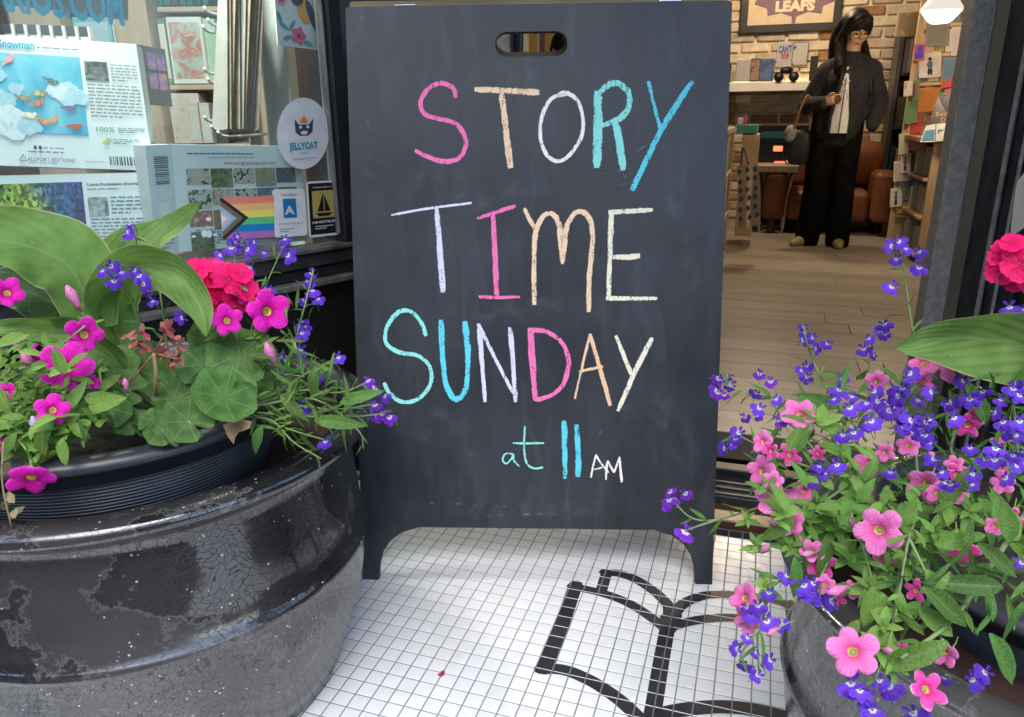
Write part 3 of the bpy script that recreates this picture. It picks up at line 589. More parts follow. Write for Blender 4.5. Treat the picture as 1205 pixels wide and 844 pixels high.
m_glaze2 = m_glaze.copy(); m_glaze2.name = 'weathered_glaze'; m_glaze2.node_tree.nodes['film_amount'].inputs[1].default_value = .95  # right pot copy, with more of the tile reflection painted in grey
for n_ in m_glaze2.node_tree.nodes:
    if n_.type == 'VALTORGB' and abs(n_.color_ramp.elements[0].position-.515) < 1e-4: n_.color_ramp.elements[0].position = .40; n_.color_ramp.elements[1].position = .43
m_bare = M('worn_rim', (.02, .018, .016), (.10, .075, .05), rough=.3, scale=20, detail=6)
m_soil = M('potting_soil', (.012, .009, .007), (.035, .026, .018), rough=1, scale=60, bump=1, bscale=120)
m_nurs = M('black_plastic', (.022, .024, .028), (.036, .039, .046), rough=.36, scale=9)
def big_pot(c, k, kz, label, gm_):
    t = thing('glazed_planter', (c[0], c[1], 0), label, 'planter')
    pr = [(0, .002), (.262, .002), (.278, .012), (.290, .05), (.312, .12), (.327, .17), (.332, .21), (.333, .243), (.337, .250), (.3415, .257), (.337, .264), (.331, .271), (.329, .31), (.325, .36), (.319, .41), (.320, .425), (.332, .437), (.352, .448), (.361, .456), (.363, .464), (.358, .471), (.345, .474), (.322, .473), (.312, .466), (.305, .44), (.305, .38)]
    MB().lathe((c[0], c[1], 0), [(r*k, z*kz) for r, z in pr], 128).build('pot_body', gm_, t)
    MB().lathe((c[0], c[1], 0), [(.304*k, .40*kz), (.15*k, .41*kz), (.001, .412*kz)], 48).build('soil', M('clay_red_soil', (.022, .009, .007), (.045, .017, .012), rough=.9, scale=20), t)
    return t
LP = (-.590, 1.10); RP = (.655, .755)
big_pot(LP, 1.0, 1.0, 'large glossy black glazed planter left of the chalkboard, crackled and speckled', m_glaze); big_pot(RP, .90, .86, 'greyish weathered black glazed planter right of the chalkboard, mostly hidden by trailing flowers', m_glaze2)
def nursery(c, r, z0, z1, label):
    t = thing('nursery_pot', (c[0], c[1], z0), label, 'plant pot')
    pr = [(.001, z0), (r*.80, z0)]; n = 17; zb = z1-.042
    for k in range(n): z = z0+(zb-z0)*k/n; rr = r*(.80+.15*k/n); pr += [(rr, z), (rr+.0026, z+.0012), (rr+.0026, z+(zb-z0)/n*.55), (rr, z+(zb-z0)/n*.75)]
    pr += [(r*.955, zb), (r*.985, zb+.002), (r*.99, z1-.022)]
    for k in range(7): a = PI*(k/6)*.75-PI*.2; pr.append((r*.985+.018*math.cos(a), z1-.012+.012*math.sin(a)))
    pr += [(r*.93, z1-.006), (r*.90, z1-.03), (r*.90, z1-.06)]
    MB().lathe((c[0], c[1], 0), pr, 96, smooth=True).build('pot_body', m_nurs, t)
    mb = MB(); n = 40; vs = []; 
    for i in range(9):
        for j in range(n): a = 2*PI*j/n; q = r*.905*i/8; x = c[0]+q*math.cos(a); y = c[1]+q*math.sin(a); vs.append((x, y, z1-.035+.012*mnoise.noise(Vec((x*30, y*30, 0)))))
    mb.add(vs, [(i*n+j, i*n+(j+1) % n, (i+1)*n+(j+1) % n, (i+1)*n+j) for i in range(8) for j in range(n)], 0, True).build('soil', m_soil, t)
    return t
NL = Vec((-.590, 1.045, 0)); NLZ = .540; NR = Vec((.665, .765, 0)); NRZ = .452
nursery(NL, .25, .405, NLZ, 'black ribbed plastic pot standing in the left glazed planter'); nursery(NR, .225, .35, NRZ, 'black ribbed plastic pot standing in the right glazed planter')
# ================================================================== PLANTS: petal and leaf kinds
def leaf_mat(name, c1, c2, rough=.45, trans=.34, vein=(.5, .6, .4), kind='canna', objrnd=.22, edge=None):
    m = M(name, c1, c2, rough=rough, scale=26, trans=trans, objrnd=objrnd, spec=.22); N, L, b = nodes_of(m)
    base = b.inputs['Base Color'].links[0].from_socket; uvn = N.new('ShaderNodeUVMap'); sp = N.new('ShaderNodeSeparateXYZ'); L.new(uvn.outputs[0], sp.inputs[0])
    x, y = sp.outputs[0], sp.outputs[1]; ax = math_n(N, L, 'ABSOLUTE', math_n(N, L, 'SUBTRACT', x, .5))
    if kind == 'canna':
        s = math_n(N, L, 'SINE', math_n(N, L, 'SUBTRACT', math_n(N, L, 'MULTIPLY', y, 40.0), math_n(N, L, 'MULTIPLY', ax, 48.0)))
        r = ramp(N, [(.80, (0, 0, 0)), (1.0, (.30,)*3)]); L.new(s, r.inputs[0]); f = r.outputs[0]
        mr = ramp(N, [(.010, (.75,)*3), (.028, (0, 0, 0))]); L.new(ax, mr.inputs[0]); f = math_n(N, L, 'MAXIMUM', f, mr.outputs[0])
        bmp = s
    elif kind == 'small':
        mr = ramp(N, [(.02, (.6,)*3), (.07, (0, 0, 0))]); L.new(ax, mr.inputs[0]); f = mr.outputs[0]; bmp = None
    else:   # palmate: x = angle/2pi, y = radius
        fr_ = math_n(N, L, 'FRACT', math_n(N, L, 'ADD', math_n(N, L, 'MULTIPLY', x, 7.0), .5)); d = math_n(N, L, 'ABSOLUTE', math_n(N, L, 'SUBTRACT', fr_, .5))
        d = math_n(N, L, 'MULTIPLY', d, math_n(N, L, 'ADD', y, .15)); mr = ramp(N, [(.006, (.55,)*3), (.04, (0, 0, 0))]); L.new(d, mr.inputs[0]); f = mr.outputs[0]; bmp = d
        zr = ramp(N, [(.30, (1, 1, 1)), (.50, (.62, .66, .6)), (.66, (.7, .74, .68)), (.78, (1, 1, 1))]); L.new(y, zr.inputs[0]); base = mixc(N, L, .8, base, zr.outputs[0], 'MULTIPLY')
    c = mixc(N, L, f, base, vein)
    if kind == 'canna':
        tcs = N.new('ShaderNodeTexCoord'); nsp = N.new('ShaderNodeTexNoise'); nsp.inputs['Scale'].default_value = 120; nsp.inputs['Detail'].default_value = 2; L.new(tcs.outputs['Object'], nsp.inputs['Vector']); rs = ramp(N, [(.68, (0, 0, 0)), (.74, (.6,)*3)]); L.new(nsp.outputs['Fac'], rs.inputs[0]); c = mixc(N, L, rs.outputs[0], c, (.36, .36, .18))
        nb2 = N.new('ShaderNodeTexNoise'); nb2.inputs['Scale'].default_value = 9; nb2.inputs['Detail'].default_value = 5; L.new(tcs.outputs['Object'], nb2.inputs['Vector']); rb2 = ramp(N, [(.35, (.78, .82, .8)), (.65, (1.08, 1.05, 1.1))]); L.new(nb2.outputs['Fac'], rb2.inputs[0]); c = mixc(N, L, 1.0, c, rb2.outputs[0], 'MULTIPLY')
    if edge:
        er = ramp(N, [(.480, (0, 0, 0)), (.492, (1, 1, 1))]); L.new(ax, er.inputs[0]); c = mixc(N, L, er.outputs[0], c, edge)
    L.new(c, b.inputs['Base Color'])
    for n in N:
        if n.type == 'BSDF_TRANSLUCENT': L.new(c, n.inputs[0])
    if bmp is not None:
        bp = N.new('ShaderNodeBump'); bp.inputs['Strength'].default_value = .16; bp.inputs['Distance'].default_value = .002; L.new(bmp, bp.inputs['Height']); L.new(bp.outputs[0], b.inputs['Normal'])
    return m
def petal_mat(name, stops, trans=.25, rough=.55, objrnd=.10, streak=.25):
    m = M(name, stops[-1][1], rough=rough, trans=trans, spec=.2); N, L, b = nodes_of(m)
    uvn = N.new('ShaderNodeUVMap'); sp = N.new('ShaderNodeSeparateXYZ'); L.new(uvn.outputs[0], sp.inputs[0])
    r = ramp(N, stops); L.new(sp.outputs[0], r.inputs[0])
    s = math_n(N, L, 'SINE', math_n(N, L, 'MULTIPLY', sp.outputs[1], 6.2832*30)); sr = ramp(N, [(.2, (1, 1, 1)), (1, (1-streak, 1-streak*1.3, 1-streak))]); L.new(s, sr.inputs[0])
    c = mixc(N, L, .7, r.outputs[0], sr.outputs[0], 'MULTIPLY')
    oi = N.new('ShaderNodeObjectInfo'); hs = N.new('ShaderNodeHueSaturation'); mr = N.new('ShaderNodeMapRange'); mr.inputs['To Min'].default_value = 1-objrnd*1.6; mr.inputs['To Max'].default_value = 1+objrnd
    L.new(oi.outputs['Random'], mr.inputs[0]); L.new(mr.outputs[0], hs.inputs['Value']); L.new(c, hs.inputs['Color']); L.new(hs.outputs[0], b.inputs['Base Color'])
    tcp = N.new('ShaderNodeTexCoord'); nbp = N.new('ShaderNodeTexNoise'); nbp.inputs['Scale'].default_value = 5; nbp.inputs['Detail'].default_value = 4; L.new(tcp.outputs['Object'], nbp.inputs['Vector']); bpp = N.new('ShaderNodeBump'); bpp.inputs['Strength'].default_value = .22; bpp.inputs['Distance'].default_value = .05; L.new(nbp.outputs['Fac'], bpp.inputs['Height']); L.new(bpp.outputs[0], b.inputs['Normal'])
    for n in N:
        if n.type == 'BSDF_TRANSLUCENT': L.new(hs.outputs[0], n.inputs[0])
    return m
m_canna = leaf_mat('broad_leaf', (.125, .250, .050), (.205, .35, .090), rough=.52, vein=(.23, .37, .13), edge=(.46, .42, .20), objrnd=.05)
m_canna_dk = leaf_mat('broad_leaf_dark', (.055, .115, .045), (.09, .16, .065), rough=.4, vein=(.15, .22, .10), edge=(.3, .3, .14), objrnd=.05)
m_ger = leaf_mat('geranium_leaf', (.062, .165, .032), (.135, .27, .072), rough=.6, vein=(.20, .30, .13), kind='palm', objrnd=.25)
m_calL = leaf_mat('calibrachoa_leaf', (.105, .235, .034), (.205, .36, .075), rough=.55, vein=(.22, .33, .14), kind='small', objrnd=.3)
m_lobL = leaf_mat('lobelia_leaf', (.060, .155, .026), (.135, .255, .055), rough=.5, vein=(.17, .26, .10), kind='small', objrnd=.35)
m_stem = M('green_stem', (.13, .20, .06), (.20, .27, .10), rough=.5, scale=30)
m_stem_br = M('tan_stem', (.25, .17, .07), (.33, .25, .11), rough=.6, scale=30)
YEL = (.85, .55, .04)
m_mag = petal_mat('magenta_petal', [(0, YEL), (.16, (.9, .62, .06)), (.22, (.40, .004, .16)), (.45, (.72, .010, .40)), (.9, (.80, .018, .46)), (1, (.86, .06, .54))])
m_pink = petal_mat('pink_petal', [(0, YEL), (.14, (.9, .7, .15)), (.22, (.72, .09, .30)), (.5, (.83, .17, .47)), (1, (.88, .26, .56))])
m_pink2 = petal_mat('deep_pink_petal', [(0, YEL), (.14, (.9, .7, .15)), (.22, (.6, .03, .2)), (.5, (.78, .06, .34)), (.86, (.82, .09, .38)), (1, (.88, .40, .60))])
m_red = petal_mat('hot_pink_petal', [(0, (.55, .01, .10)), (.2, (.80, .006, .12)), (.5, (.90, .010, .16)), (1, (.92, .02, .20))], rough=.5, trans=.3, streak=.12)
m_lob = petal_mat('violet_blue_petal', [(0, (.75, .72, .85)), (.14, (.80, .78, .9)), (.25, (.17, .06, .60)), (.7, (.12, .030, .50)), (1, (.17, .06, .62))], streak=.12, objrnd=.22)
m_lob2 = petal_mat('purple_petal', [(0, (.6, .5, .8)), (.24, (.7, .62, .85)), (.36, (.17, .02, .46)), (1, (.23, .035, .55))], streak=.12, objrnd=.22)
m_dead = M('withered_petal', (.30, .045, .06), (.42, .20, .13), rough=.8, scale=60, trans=.2)
m_bud = M('pink_bud', (.72, .12, .42), (.80, .35, .55), rough=.5, scale=20, trans=.2)
m_cal = M('calyx_green', (.22, .32, .10), (.34, .42, .16), rough=.6, scale=40, trans=.2)
def corolla(mat_i=0, star=0.0, seed=0):
    q = random.Random(seed); mb = MB(); n = 40; rings = [(.015, -.62), (.085, -.58), (.10, -.42), (.17, -.22), (.32, -.07), (.55, .0), (.80, .03), (.94, .01), (1.0, -.045)]
    vs = []; us = []; wob = [q.uniform(-.16, .16) for _ in range(5)]; sc = [q.uniform(.92, 1.06) for _ in range(5)]
    for r, z in rings:
        for j in range(n):
            a = 2*PI*j/n; k = int(((a/(2*PI)*5)+.5) % 5); c = abs(math.cos(2.5*a)); cut = (.30+.34*star)*(1-c)**(1.35-.45*star)
            rr = r*(1-cut*r**1.5)*(1+(sc[k]-1)*r); zz = z+wob[k]*r*r + .16*r*r*(c-.5) - (.10*star*r*r) + .03*r*r*math.sin(11*a+seed)+.025*r*math.sin(5*a+1)
            vs.append((rr*math.cos(a), rr*math.sin(a), zz)); us.append((r, j/n))
    mb.add(vs, [(i*n+j, i*n+(j+1) % n, (i+1)*n+(j+1) % n, (i+1)*n+j) for i in range(len(rings)-1) for j in range(n)], 0, True, us)
    mb.tube([(0, 0, -.35), (0, .02, -.7), (0, .08, -1.05)], [.14, .10, .06], 7, 1)
    for k in range(5):
        a = 2*PI*k/5+.3; d = Vec((math.cos(a), math.sin(a), 0)); s_ = Vec((-d.y, d.x, 0)); o = Vec((0, .08, -1.0))
        mb.add([o+d*.03, o+d*.16+s_*.07+Z*.15, o+d*.34+Z*.34, o+d*.16-s_*.07+Z*.15], [(0, 1, 2, 3)], 1, True)
    mb.tube([(0, .08, -1.0), (.02, .25, -1.5), (0, .6, -2.0)], .045, 5, 1); return mb
def petal(mb, ang, ln, wd, cup=.1, r0=.08, uv0=.1, uv1=1.0, tilt=0., mi=0):
    d = Vec((math.cos(ang), math.sin(ang), 0)); s_ = Vec((-d.y, d.x, 0)); vs = []; us = []
    prof = [(.0, .18), (.3, .62), (.6, .96), (.85, .82), (1.0, .36)]
    for t, wq in prof:
        for k in (-1, -.5, 0, .5, 1):
            x = r0+(ln-r0)*(t-.10*abs(k)*(t > .9)); z = cup*(x*x)*.6+tilt*x+cup*.5*k*k*wd*wq
            vs.append(d*x+s_*(k*wd*wq*.5)+Z*z); us.append((uv0+(uv1-uv0)*t, (ang/6.28+.05*k) % 1))
    mb.add(vs, [(i*5+j, i*5+j+1, (i+1)*5+j+1, (i+1)*5+j) for i in range(4) for j in range(4)], mi, True, us)
def lob_floret(seed=0):
    q = random.Random(seed); mb = MB()
    for a in (-90, -143, -37): petal(mb, R(a+q.uniform(-8, 8)), q.uniform(.92, 1.08), .74, q.uniform(-.25, .1), .04, 0, 1)
    for a in (55, 125): petal(mb, R(a+q.uniform(-14, 14)), q.uniform(.5, .68), .30, .5, .04, .5, .9, .25)
    mb.tube([(0, 0, .04), (0, .05, -.4), (0, -.1, -.8)], [.13, .10, .05], 5, 1); mb.tube([(0, -.1, -.8), (0, -.5, -1.3), (0, -1.0, -1.6)], .035, 4, 1)
    return mb
def ger_floret(seed=0):
    q = random.Random(seed); mb = MB()
    for k in range(5): petal(mb, 2*PI*k/5+q.uniform(-.15, .15), q.uniform(.92, 1.05), .98, q.uniform(-.1, .25), .05, .0, 1, q.uniform(-.05, .12))
    mb.tube([(0, 0, 0), (0, 0, -.8)], .05, 4, 1); return mb
def leaf_mesh(wd, fold=.25, droop=.3, taper='oval', seed=0, nl=6):
    q = random.Random(seed); vs = []; us = []; tw = q.uniform(-.3, .3)
    for i in range(nl+1):
        t = i/nl
        if taper == 'oval': ww = math.sin(PI*min(1, t*.93+.05))**.75*(1-.25*t) if 0 < t < 1 else .12*(1-t)
        else: ww = (math.sin(PI*t**.8))**.9 if 0 < t < 1 else .1*(1-t)
        for k in (-1, -.5, 0, .5, 1):
            s_ = k*ww*wd*.5; a = tw*t; z = fold*abs(s_)-droop*t*t+.02*math.sin(9*t+k)
            vs.append((t, s_*math.cos(a), z+s_*math.sin(a))); us.append((.5+k*.5, t))
    return MB().add(vs, [(i*5+j, i*5+j+1, (i+1)*5+j+1, (i+1)*5+j) for i in range(nl) for j in range(4)], 0, True, us)
def ger_leaf(seed=0):
    q = random.Random(seed); n = 70; rr = [.0, .2, .45, .7, .88, 1.0]; vs = []; us = []; ph = q.uniform(0, 6); amp = q.uniform(.015, .06)
    for r in rr:
        for j in range(n):
            a = 2*PI*j/n-PI; o = .945+.035*math.cos(7*a)+.022*abs(math.cos(17.5*a))+.012*math.sin(3*a+ph); da = PI-abs(a); o *= 1-.60*math.exp(-(da/.20)**2)
            ro = r*(1+(o-1)*r); z = .16*r*r*q_const(seed) + amp*r*r*math.cos(7*a) + .05*r*math.sin(2*a+ph)
            vs.append((ro*math.cos(a), ro*math.sin(a), z)); us.append((a/(2*PI), r))
    return MB().add(vs, [(i*n+j, i*n+(j+1) % n, (i+1)*n+(j+1) % n, (i+1)*n+j) for i in range(len(rr)-1) for j in range(n)], 0, True, us)
def q_const(s): return (-.9, .8, 1.2, -.5, .9)[s % 5]
K_mag = [corolla(0, 0, s).mesh('flower', [m_mag, m_cal], fixn=False) for s in range(5)]
K_pink = [corolla(0, .05, s+5).mesh('flower', [m_pink, m_cal], fixn=False) for s in range(6)]
K_star = [corolla(0, .75, s+9).mesh('flower', [m_pink2, m_cal], fixn=False) for s in range(3)]
K_lob = [lob_floret(s).mesh('flower', [m_lob, m_stem], fixn=False) for s in range(4)]
K_lob2 = [lob_floret(s+7).mesh('flower', [m_lob2, m_stem], fixn=False) for s in range(3)]
K_gf = [ger_floret(s).mesh('floret', [m_red, m_stem], fixn=False) for s in range(4)]
K_calL = [leaf_mesh(.46, .3, q, 'oval', s).mesh('leaf', m_calL, fixn=False) for s, q in enumerate((.1, .35, .6, .25))]
K_lobL = [leaf_mesh(.155, .3, q, 'lance', s+4).mesh('leaf', m_lobL, fixn=False) for s, q in enumerate((.1, .4, .7, -.2))]
K_lobW = [leaf_mesh(.30, .4, q, 'lance', s+14).mesh('leaf', m_lobL, fixn=False) for s, q in enumerate((.2, .5))]
K_ger = [ger_leaf(s).mesh('leaf', m_ger, fixn=False) for s in range(5)]
def bud_mesh(m):
    mb = MB(); mb.tube([(0, 0, 0), (0, 0, .25), (0, .02, .7), (0, .03, 1.0)], [.05, .10, .19, .05], 8, 0)
    for k in range(5):
        a = 2*PI*k/5; d = Vec((math.cos(a), math.sin(a), 0)); s_ = Vec((-d.y, d.x, 0)); mb.add([d*.05, d*.16+s_*.07+Z*.15, d*.26+Z*.42, d*.16-s_*.07+Z*.15], [(0, 1, 2, 3)], 1, True)
    mb.tube([(0, 0, .05), (0, .1, -.4), (.05, .3, -.8)], .04, 5, 1); return mb.mesh('bud', [m, m_cal])
K_bud = bud_mesh(m_bud); K_budv = bud_mesh(m_lob2)
def pxs(px, p): return px*((p-EYE).dot(_F))/FPX        # metres spanned by px photo pixels at point p
def flower(parent, kinds, x, y, Y, d, nx=0., ny=.35, roll=None, name='flower'):
    """bloom of d photo pixels across at pixel x, y and depth Y; its face looks at the eye, turned nx to the right and ny upwards"""
    p = at(x, y, Y); v = (EYE-p).normalized(); r_ = _X*1.0; n = (v + r_*nx + Z*ny).normalized()
    up = (Z-n*Z.dot(n)); up = up.normalized() if up.length > .05 else V; xx = up.cross(n)
    a = rnd.uniform(-.5, .5) if roll is None else roll; x2 = xx*math.cos(a)+up*math.sin(a)
    return inst(name, rnd.choice(kinds), basis(p, x2, n.cross(x2), n, pxs(d, p)/2), parent)
def leafat(parent, kinds, p, dirv, ln, nrm=None, name='leaf'):
    x = Vec(dirv).normalized(); n = Vec(nrm) if nrm is not None else Z+Vec((rnd.uniform(-.6, .6), rnd.uniform(-.9, .1), 0))
    n = n-x*n.dot(x); n = n.normalized() if n.length > .05 else x.orthogonal().normalized()
    return inst(name, rnd.choice(kinds), basis(p, x, n.cross(x), n, ln), parent)
def rndvec(up=.3):
    while True:
        v = Vec((rnd.uniform(-1, 1), rnd.uniform(-1, 1), rnd.uniform(-1, 1)))
        if .1 < v.length < 1: return (v.normalized()+Z*up).normalized()
def inpoly(x, y, P):
    c = False
    for k in range(len(P)):
        (x1, y1), (x2, y2) = P[k-1], P[k]
        if (y1 > y) != (y2 > y) and x < (x2-x1)*(y-y1)/(y2-y1)+x1: c = not c
    return c
def fill(parent, kinds, poly, n, Y0, Y1, l0, l1, up=.3, cond=None):
    xs = [p[0] for p in poly]; ys = [p[1] for p in poly]; k = 0
    while k < n:
        x, y = rnd.uniform(min(xs), max(xs)), rnd.uniform(min(ys), max(ys))
        if not inpoly(x, y, poly): continue
        p = at(x, y, rnd.uniform(Y0, Y1)); d = rndvec(up); leafat(parent, kinds, p-d*l0*.4, d, rnd.uniform(l0, l1)); k += 1
def rosette(parent, kinds, p, axis, n, ln):
    axis = Vec(axis).normalized(); a = axis.orthogonal().normalized(); b_ = axis.cross(a); o = rnd.uniform(0, 6)
    for k in range(n):
        t = o+k*2.4; inc = .35+.75*(1-k/n); d = (a*math.cos(t)+b_*math.sin(t))*math.sin(inc*1.3)+axis*math.cos(inc*1.3)
        leafat(parent, kinds, p-axis*ln*.5*(1-k/n), d, ln*(1-.55*k/n), axis-d*.3)
def stem(parent, pts, r0, r1=None, m=None, name='stem'):
    C = catmull(pts, 5); r1 = r1 or r0*.6; K = len(C)
    MB().tube(C, [r0+(r1-r0)*i/(K-1) for i in range(K)], 6).build(name, m or m_stem, parent); return C
def sprig(parent, kinds, px, Ys, r0, ln, step=.016, leaves=True, m=None):
    """a leafy stem through photo pixels px with depths Ys"""
    C = stem(parent, [at(x, y, Y) for (x, y), Y in zip(px, Ys)], r0, r0*.5, m)
    if not leaves: return C
    acc = 0; side = 0
    for i in range(1, len(C)):
        acc += (C[i]-C[i-1]).length
        if acc > step:
            acc = 0; t = (C[i]-C[i-1]).normalized(); a = t.orthogonal().normalized(); b_ = t.cross(a); side += 2.4
            d = (a*math.cos(side)+b_*math.sin(side))*.8+t*.75; leafat(parent, kinds, C[i], d, ln*rnd.uniform(.6, 1.15)*(1-.45*i/len(C)))
    return C
def broad_leaf(parent, px, Ys, wpx, mat, roll=0., cup=.25, wave=.006, tipw=.9, nhint=None):
    """large leaf: midrib through photo pixels px at depths Ys, half width wpx photo pixels, rolled about the midrib"""
    C = catmull([at(x, y, Y) for (x, y), Y in zip(px, Ys)], 6); K = len(C); nw = 10; vs = []; us = []
    for i in range(K):
        t = i/(K-1); tg = (C[min(i+1, K-1)]-C[max(i-1, 0)]).normalized(); v = (EYE-C[i]).normalized(); s_ = tg.cross(v).normalized(); n = s_.cross(tg).normalized()
        rl = roll if isinstance(roll, (int, float)) else roll[0]+(roll[1]-roll[0])*t
        s2 = s_*math.cos(rl)+n*math.sin(rl); n2 = n*math.cos(rl)-s_*math.sin(rl)
        hw = pxs(wpx, C[i])*(math.sin(PI*min(1, .10+.90*t)**tipw)**.8 if t < 1 else .0)
        for j in range(nw+1):
            k = j/nw*2-1; z = cup*hw*(abs(k)**1.3) + wave*math.sin(t*17+2.5*k)*abs(k)
            vs.append(C[i]+s2*(k*hw)+n2*z); us.append(((k+1)/2, t))
    mb = MB().add(vs, [(i*(nw+1)+j, i*(nw+1)+j+1, (i+1)*(nw+1)+j+1, (i+1)*(nw+1)+j) for i in range(K-1) for j in range(nw)], 0, True, us)
    o = mb.build('leaf', mat, parent, fixn=False); return o
# ================================================================== PLANTS IN THE LEFT PLANTER
cl = thing('broad_leaved_plant', NL+Z*(NLZ-.03), 'plant with five large smooth broad green leaves at the back of the left planter', 'plant')
broad_leaf(cl, [(112, 388), (86, 320), (40, 292), (-20, 283), (-90, 300)], [1.00, 1.0, .98, .95, .92], 47, m_canna, roll=(-.25, -.5), cup=.35)
broad_leaf(cl, [(108, 372), (128, 322), (176, 288), (239, 239)], [1.05, 1.08, 1.12, 1.15], 31, m_canna, roll=(.3, .75), cup=.5)
broad_leaf(cl, [(92, 392), (66, 360), (20, 340), (-60, 330)], [1.06, 1.06, 1.05, 1.03], 32, m_canna_dk, roll=(-.2, -.3), cup=.3)
broad_leaf(cl, [(150, 440), (112, 402), (55, 385), (-30, 386)], [.96, .95, .94, .92], 24, m_canna, roll=(.6, .4), cup=.6)
broad_leaf(cl, [(150, 420), (124, 352), (158, 314), (206, 322), (236, 362), (243, 398)], [1.03, 1.02, .98, .95, .93, .92], 30, m_canna, roll=(-.55, -.1), cup=.75, tipw=.8)
for px_, Ys in (([(150, 470), (112, 390)], [1.02, 1.0]), ([(150, 470), (108, 374)], [1.04, 1.05]), ([(155, 470), (150, 420)], [1.0, 1.03]), ([(160, 475), (150, 440)], [1.0, .96])):
    stem(cl, [at(x, y, Y) for (x, y), Y in zip(px_, Ys)], .007, .005)
# geranium
gp = thing('geranium', NL+Vec((.05, .0, NLZ-.03)), 'geranium with a round hot pink flower head and scalloped leaves in the left planter', 'plant')
for x, y, d, Y, nx, ny, a in ((283, 417, 84, .96, .1, 1.0, 2.6), (264, 466, 80, .88, .25, .7, 3.6), (221, 495, 62, .84, -.1, .7, 2.2), (150, 496, 40, .87, -.2, .6, 2.0), (182, 497, 38, .86, .3, .5, .6), (143, 458, 56, .91, -.2, .8, 2.5),
                             (135, 432, 58, .97, 0, .9, 2.0), (238, 430, 62, .95, .2, 1.0, 1.2), (186, 445, 50, .97, .0, .7, 1.9), (205, 470, 54, .92, 0, .6, 2.2), (245, 400, 50, 1.0, .2, .9, 1.0), (300, 450, 46, .97, .4, .8, 0.3), (175, 420, 48, 1.02, 0, .8, 2.0), (130, 480, 50, .88, -.3, .6, 1.2), (190, 505, 44, .83, .1, .5, 2.4)):
    p = at(x, y, Y); o = flower(gp, K_ger, x, y, Y+rnd.uniform(-.02, .02), d, nx+rnd.uniform(-.55, .55), ny+rnd.uniform(-.5, .3), a, 'leaf'); stem(gp, [p, p+Vec((rnd.uniform(-.01, .01), .02, -.03)), Vec((NL.x+.06+rnd.uniform(-.03, .03), NL.y-.02, NLZ-.03))], .0022, .003)
hd = bpy.data.objects.new('flower_head', None); COL.objects.link(hd); hd.parent = gp; hp = at(255, 334, 1.01); hd.location = hp-wloc(gp)
for x, y, d, nx, ny in ((228, 322, 40, -.5, .5), (248, 322, 42, -.1, .5), (270, 328, 42, .2, .5), (287, 338, 36, .6, .3), (262, 340, 44, .1, .1), (242, 342, 42, -.3, .1), (278, 352, 38, .4, -.2), (255, 358, 38, 0, -.4), (238, 352, 30, -.4, -.3), (258, 318, 34, 0, 1.1), (283, 322, 30, .4, .9), (232, 334, 34, -.6, .1)):
    flower(hd, K_gf, x, y, 1.0+rnd.uniform(-.012, .012), d, nx, ny, None, 'floret')
stem(gp, [at(255, 350, 1.02), at(262, 400, 1.02), at(230, 470, 1.02)], .003, .004)
wh = bpy.data.objects.new('flower_head', None); COL.objects.link(wh); wh.parent = gp; wh.location = at(182, 412, .90)-wloc(gp); wh['label'] = 'withered brownish pink flower head'
for x, y in ((150, 395), (160, 402), (168, 392), (172, 408), (195, 390), (203, 398), (210, 405), (190, 418), (205, 418), (214, 424), (200, 428), (150, 453), (158, 400), (199, 386)):
    p = at(x, y, .90+rnd.uniform(-.01, .01)); mb = MB()
    for k in range(4): d = rndvec(-.1); s_ = d.orthogonal().normalized()*.0035; q = p+d*.012; mb.add([p-s_*.5, p+d*.007-s_*1.2, q-s_*.3, q+s_*.5, p+d*.007+s_, p+s_*.5], [(0, 1, 4, 5), (1, 2, 3, 4)], 0, True)
    mb.build('dried_floret', m_dead, wh); stem(wh, [p, at(181, 416, .9)], .0009, .0011, m_dead, 'stalk')
stem(gp, [at(181, 415, .90), at(184, 445, .90), at(181, 476, .93)], .0026, .003, m_stem_br); stem(gp, [at(231, 400, .98), at(228, 430, .98), at(206, 480, .98)], .003, .004, m_stem_br)
# curled brown leaf edge
mb = MB(); pts = [at(x, y, .86) for x, y in ((262, 500), (272, 497), (285, 494), (297, 496), (294, 504), (281, 509), (276, 516), (275, 523), (268, 514))]
cpt = sum(pts, Vec((0, 0, 0)))/len(pts)+Vec((0, .008, 0)); mb.add(pts+[cpt], [(k, (k+1) % len(pts), len(pts)) for k in range(len(pts))], 0, True); mb.build('withered_leaf', M('withered_leaf', (.34, .24, .12), (.16, .10, .05), rough=.8, scale=50, trans=.2), gp)
# magenta calibrachoa
cp = thing('calibrachoa', NL+Vec((-.12, -.10, NLZ-.03)), 'trailing calibrachoa with bright magenta trumpet flowers at the left edge', 'plant')
for x, y, Y, d, nx, ny, k in ((8, 344, .92, 36, .1, .5, 0), (99, 394, .88, 40, .05, .1, 0), (78, 431, .85, 56, .05, .45, 0), (62, 482, .80, 36, .1, .2, 1), (37, 566, .76, 50, -.1, -.85, 0), (267, 377, .93, 36, -.1, .2, 0), (316, 366, .98, 48, .35, .25, 0), (3, 522, .80, 18, -.5, .2, 0), (6, 462, .84, 24, -.6, .2, 0), (110, 450, .86, 18, .8, .3, 0), (38, 424, .9, 20, 0, -.6, 1), (300, 352, 1.0, 34, .2, .5, 0)):
    flower(cp, K_mag, x, y, Y, d*1.08, nx+rnd.uniform(-.25, .25), ny+rnd.uniform(-.2, .2), rnd.uniform(-1, 1))
for x, y, Y, d, up in ((96, 366, .90, 34, 1), (40, 440, .87, 32, 1), (325, 432, .95, 34, 1), (12, 478, .82, 24, 1), (150, 462, .87, 20, 1)):
    p = at(x, y, Y); inst('bud', K_bud, face_to(p, Vec((rnd.uniform(-.3, .3), -.3, up)), 0, pxs(d, p)), cp)
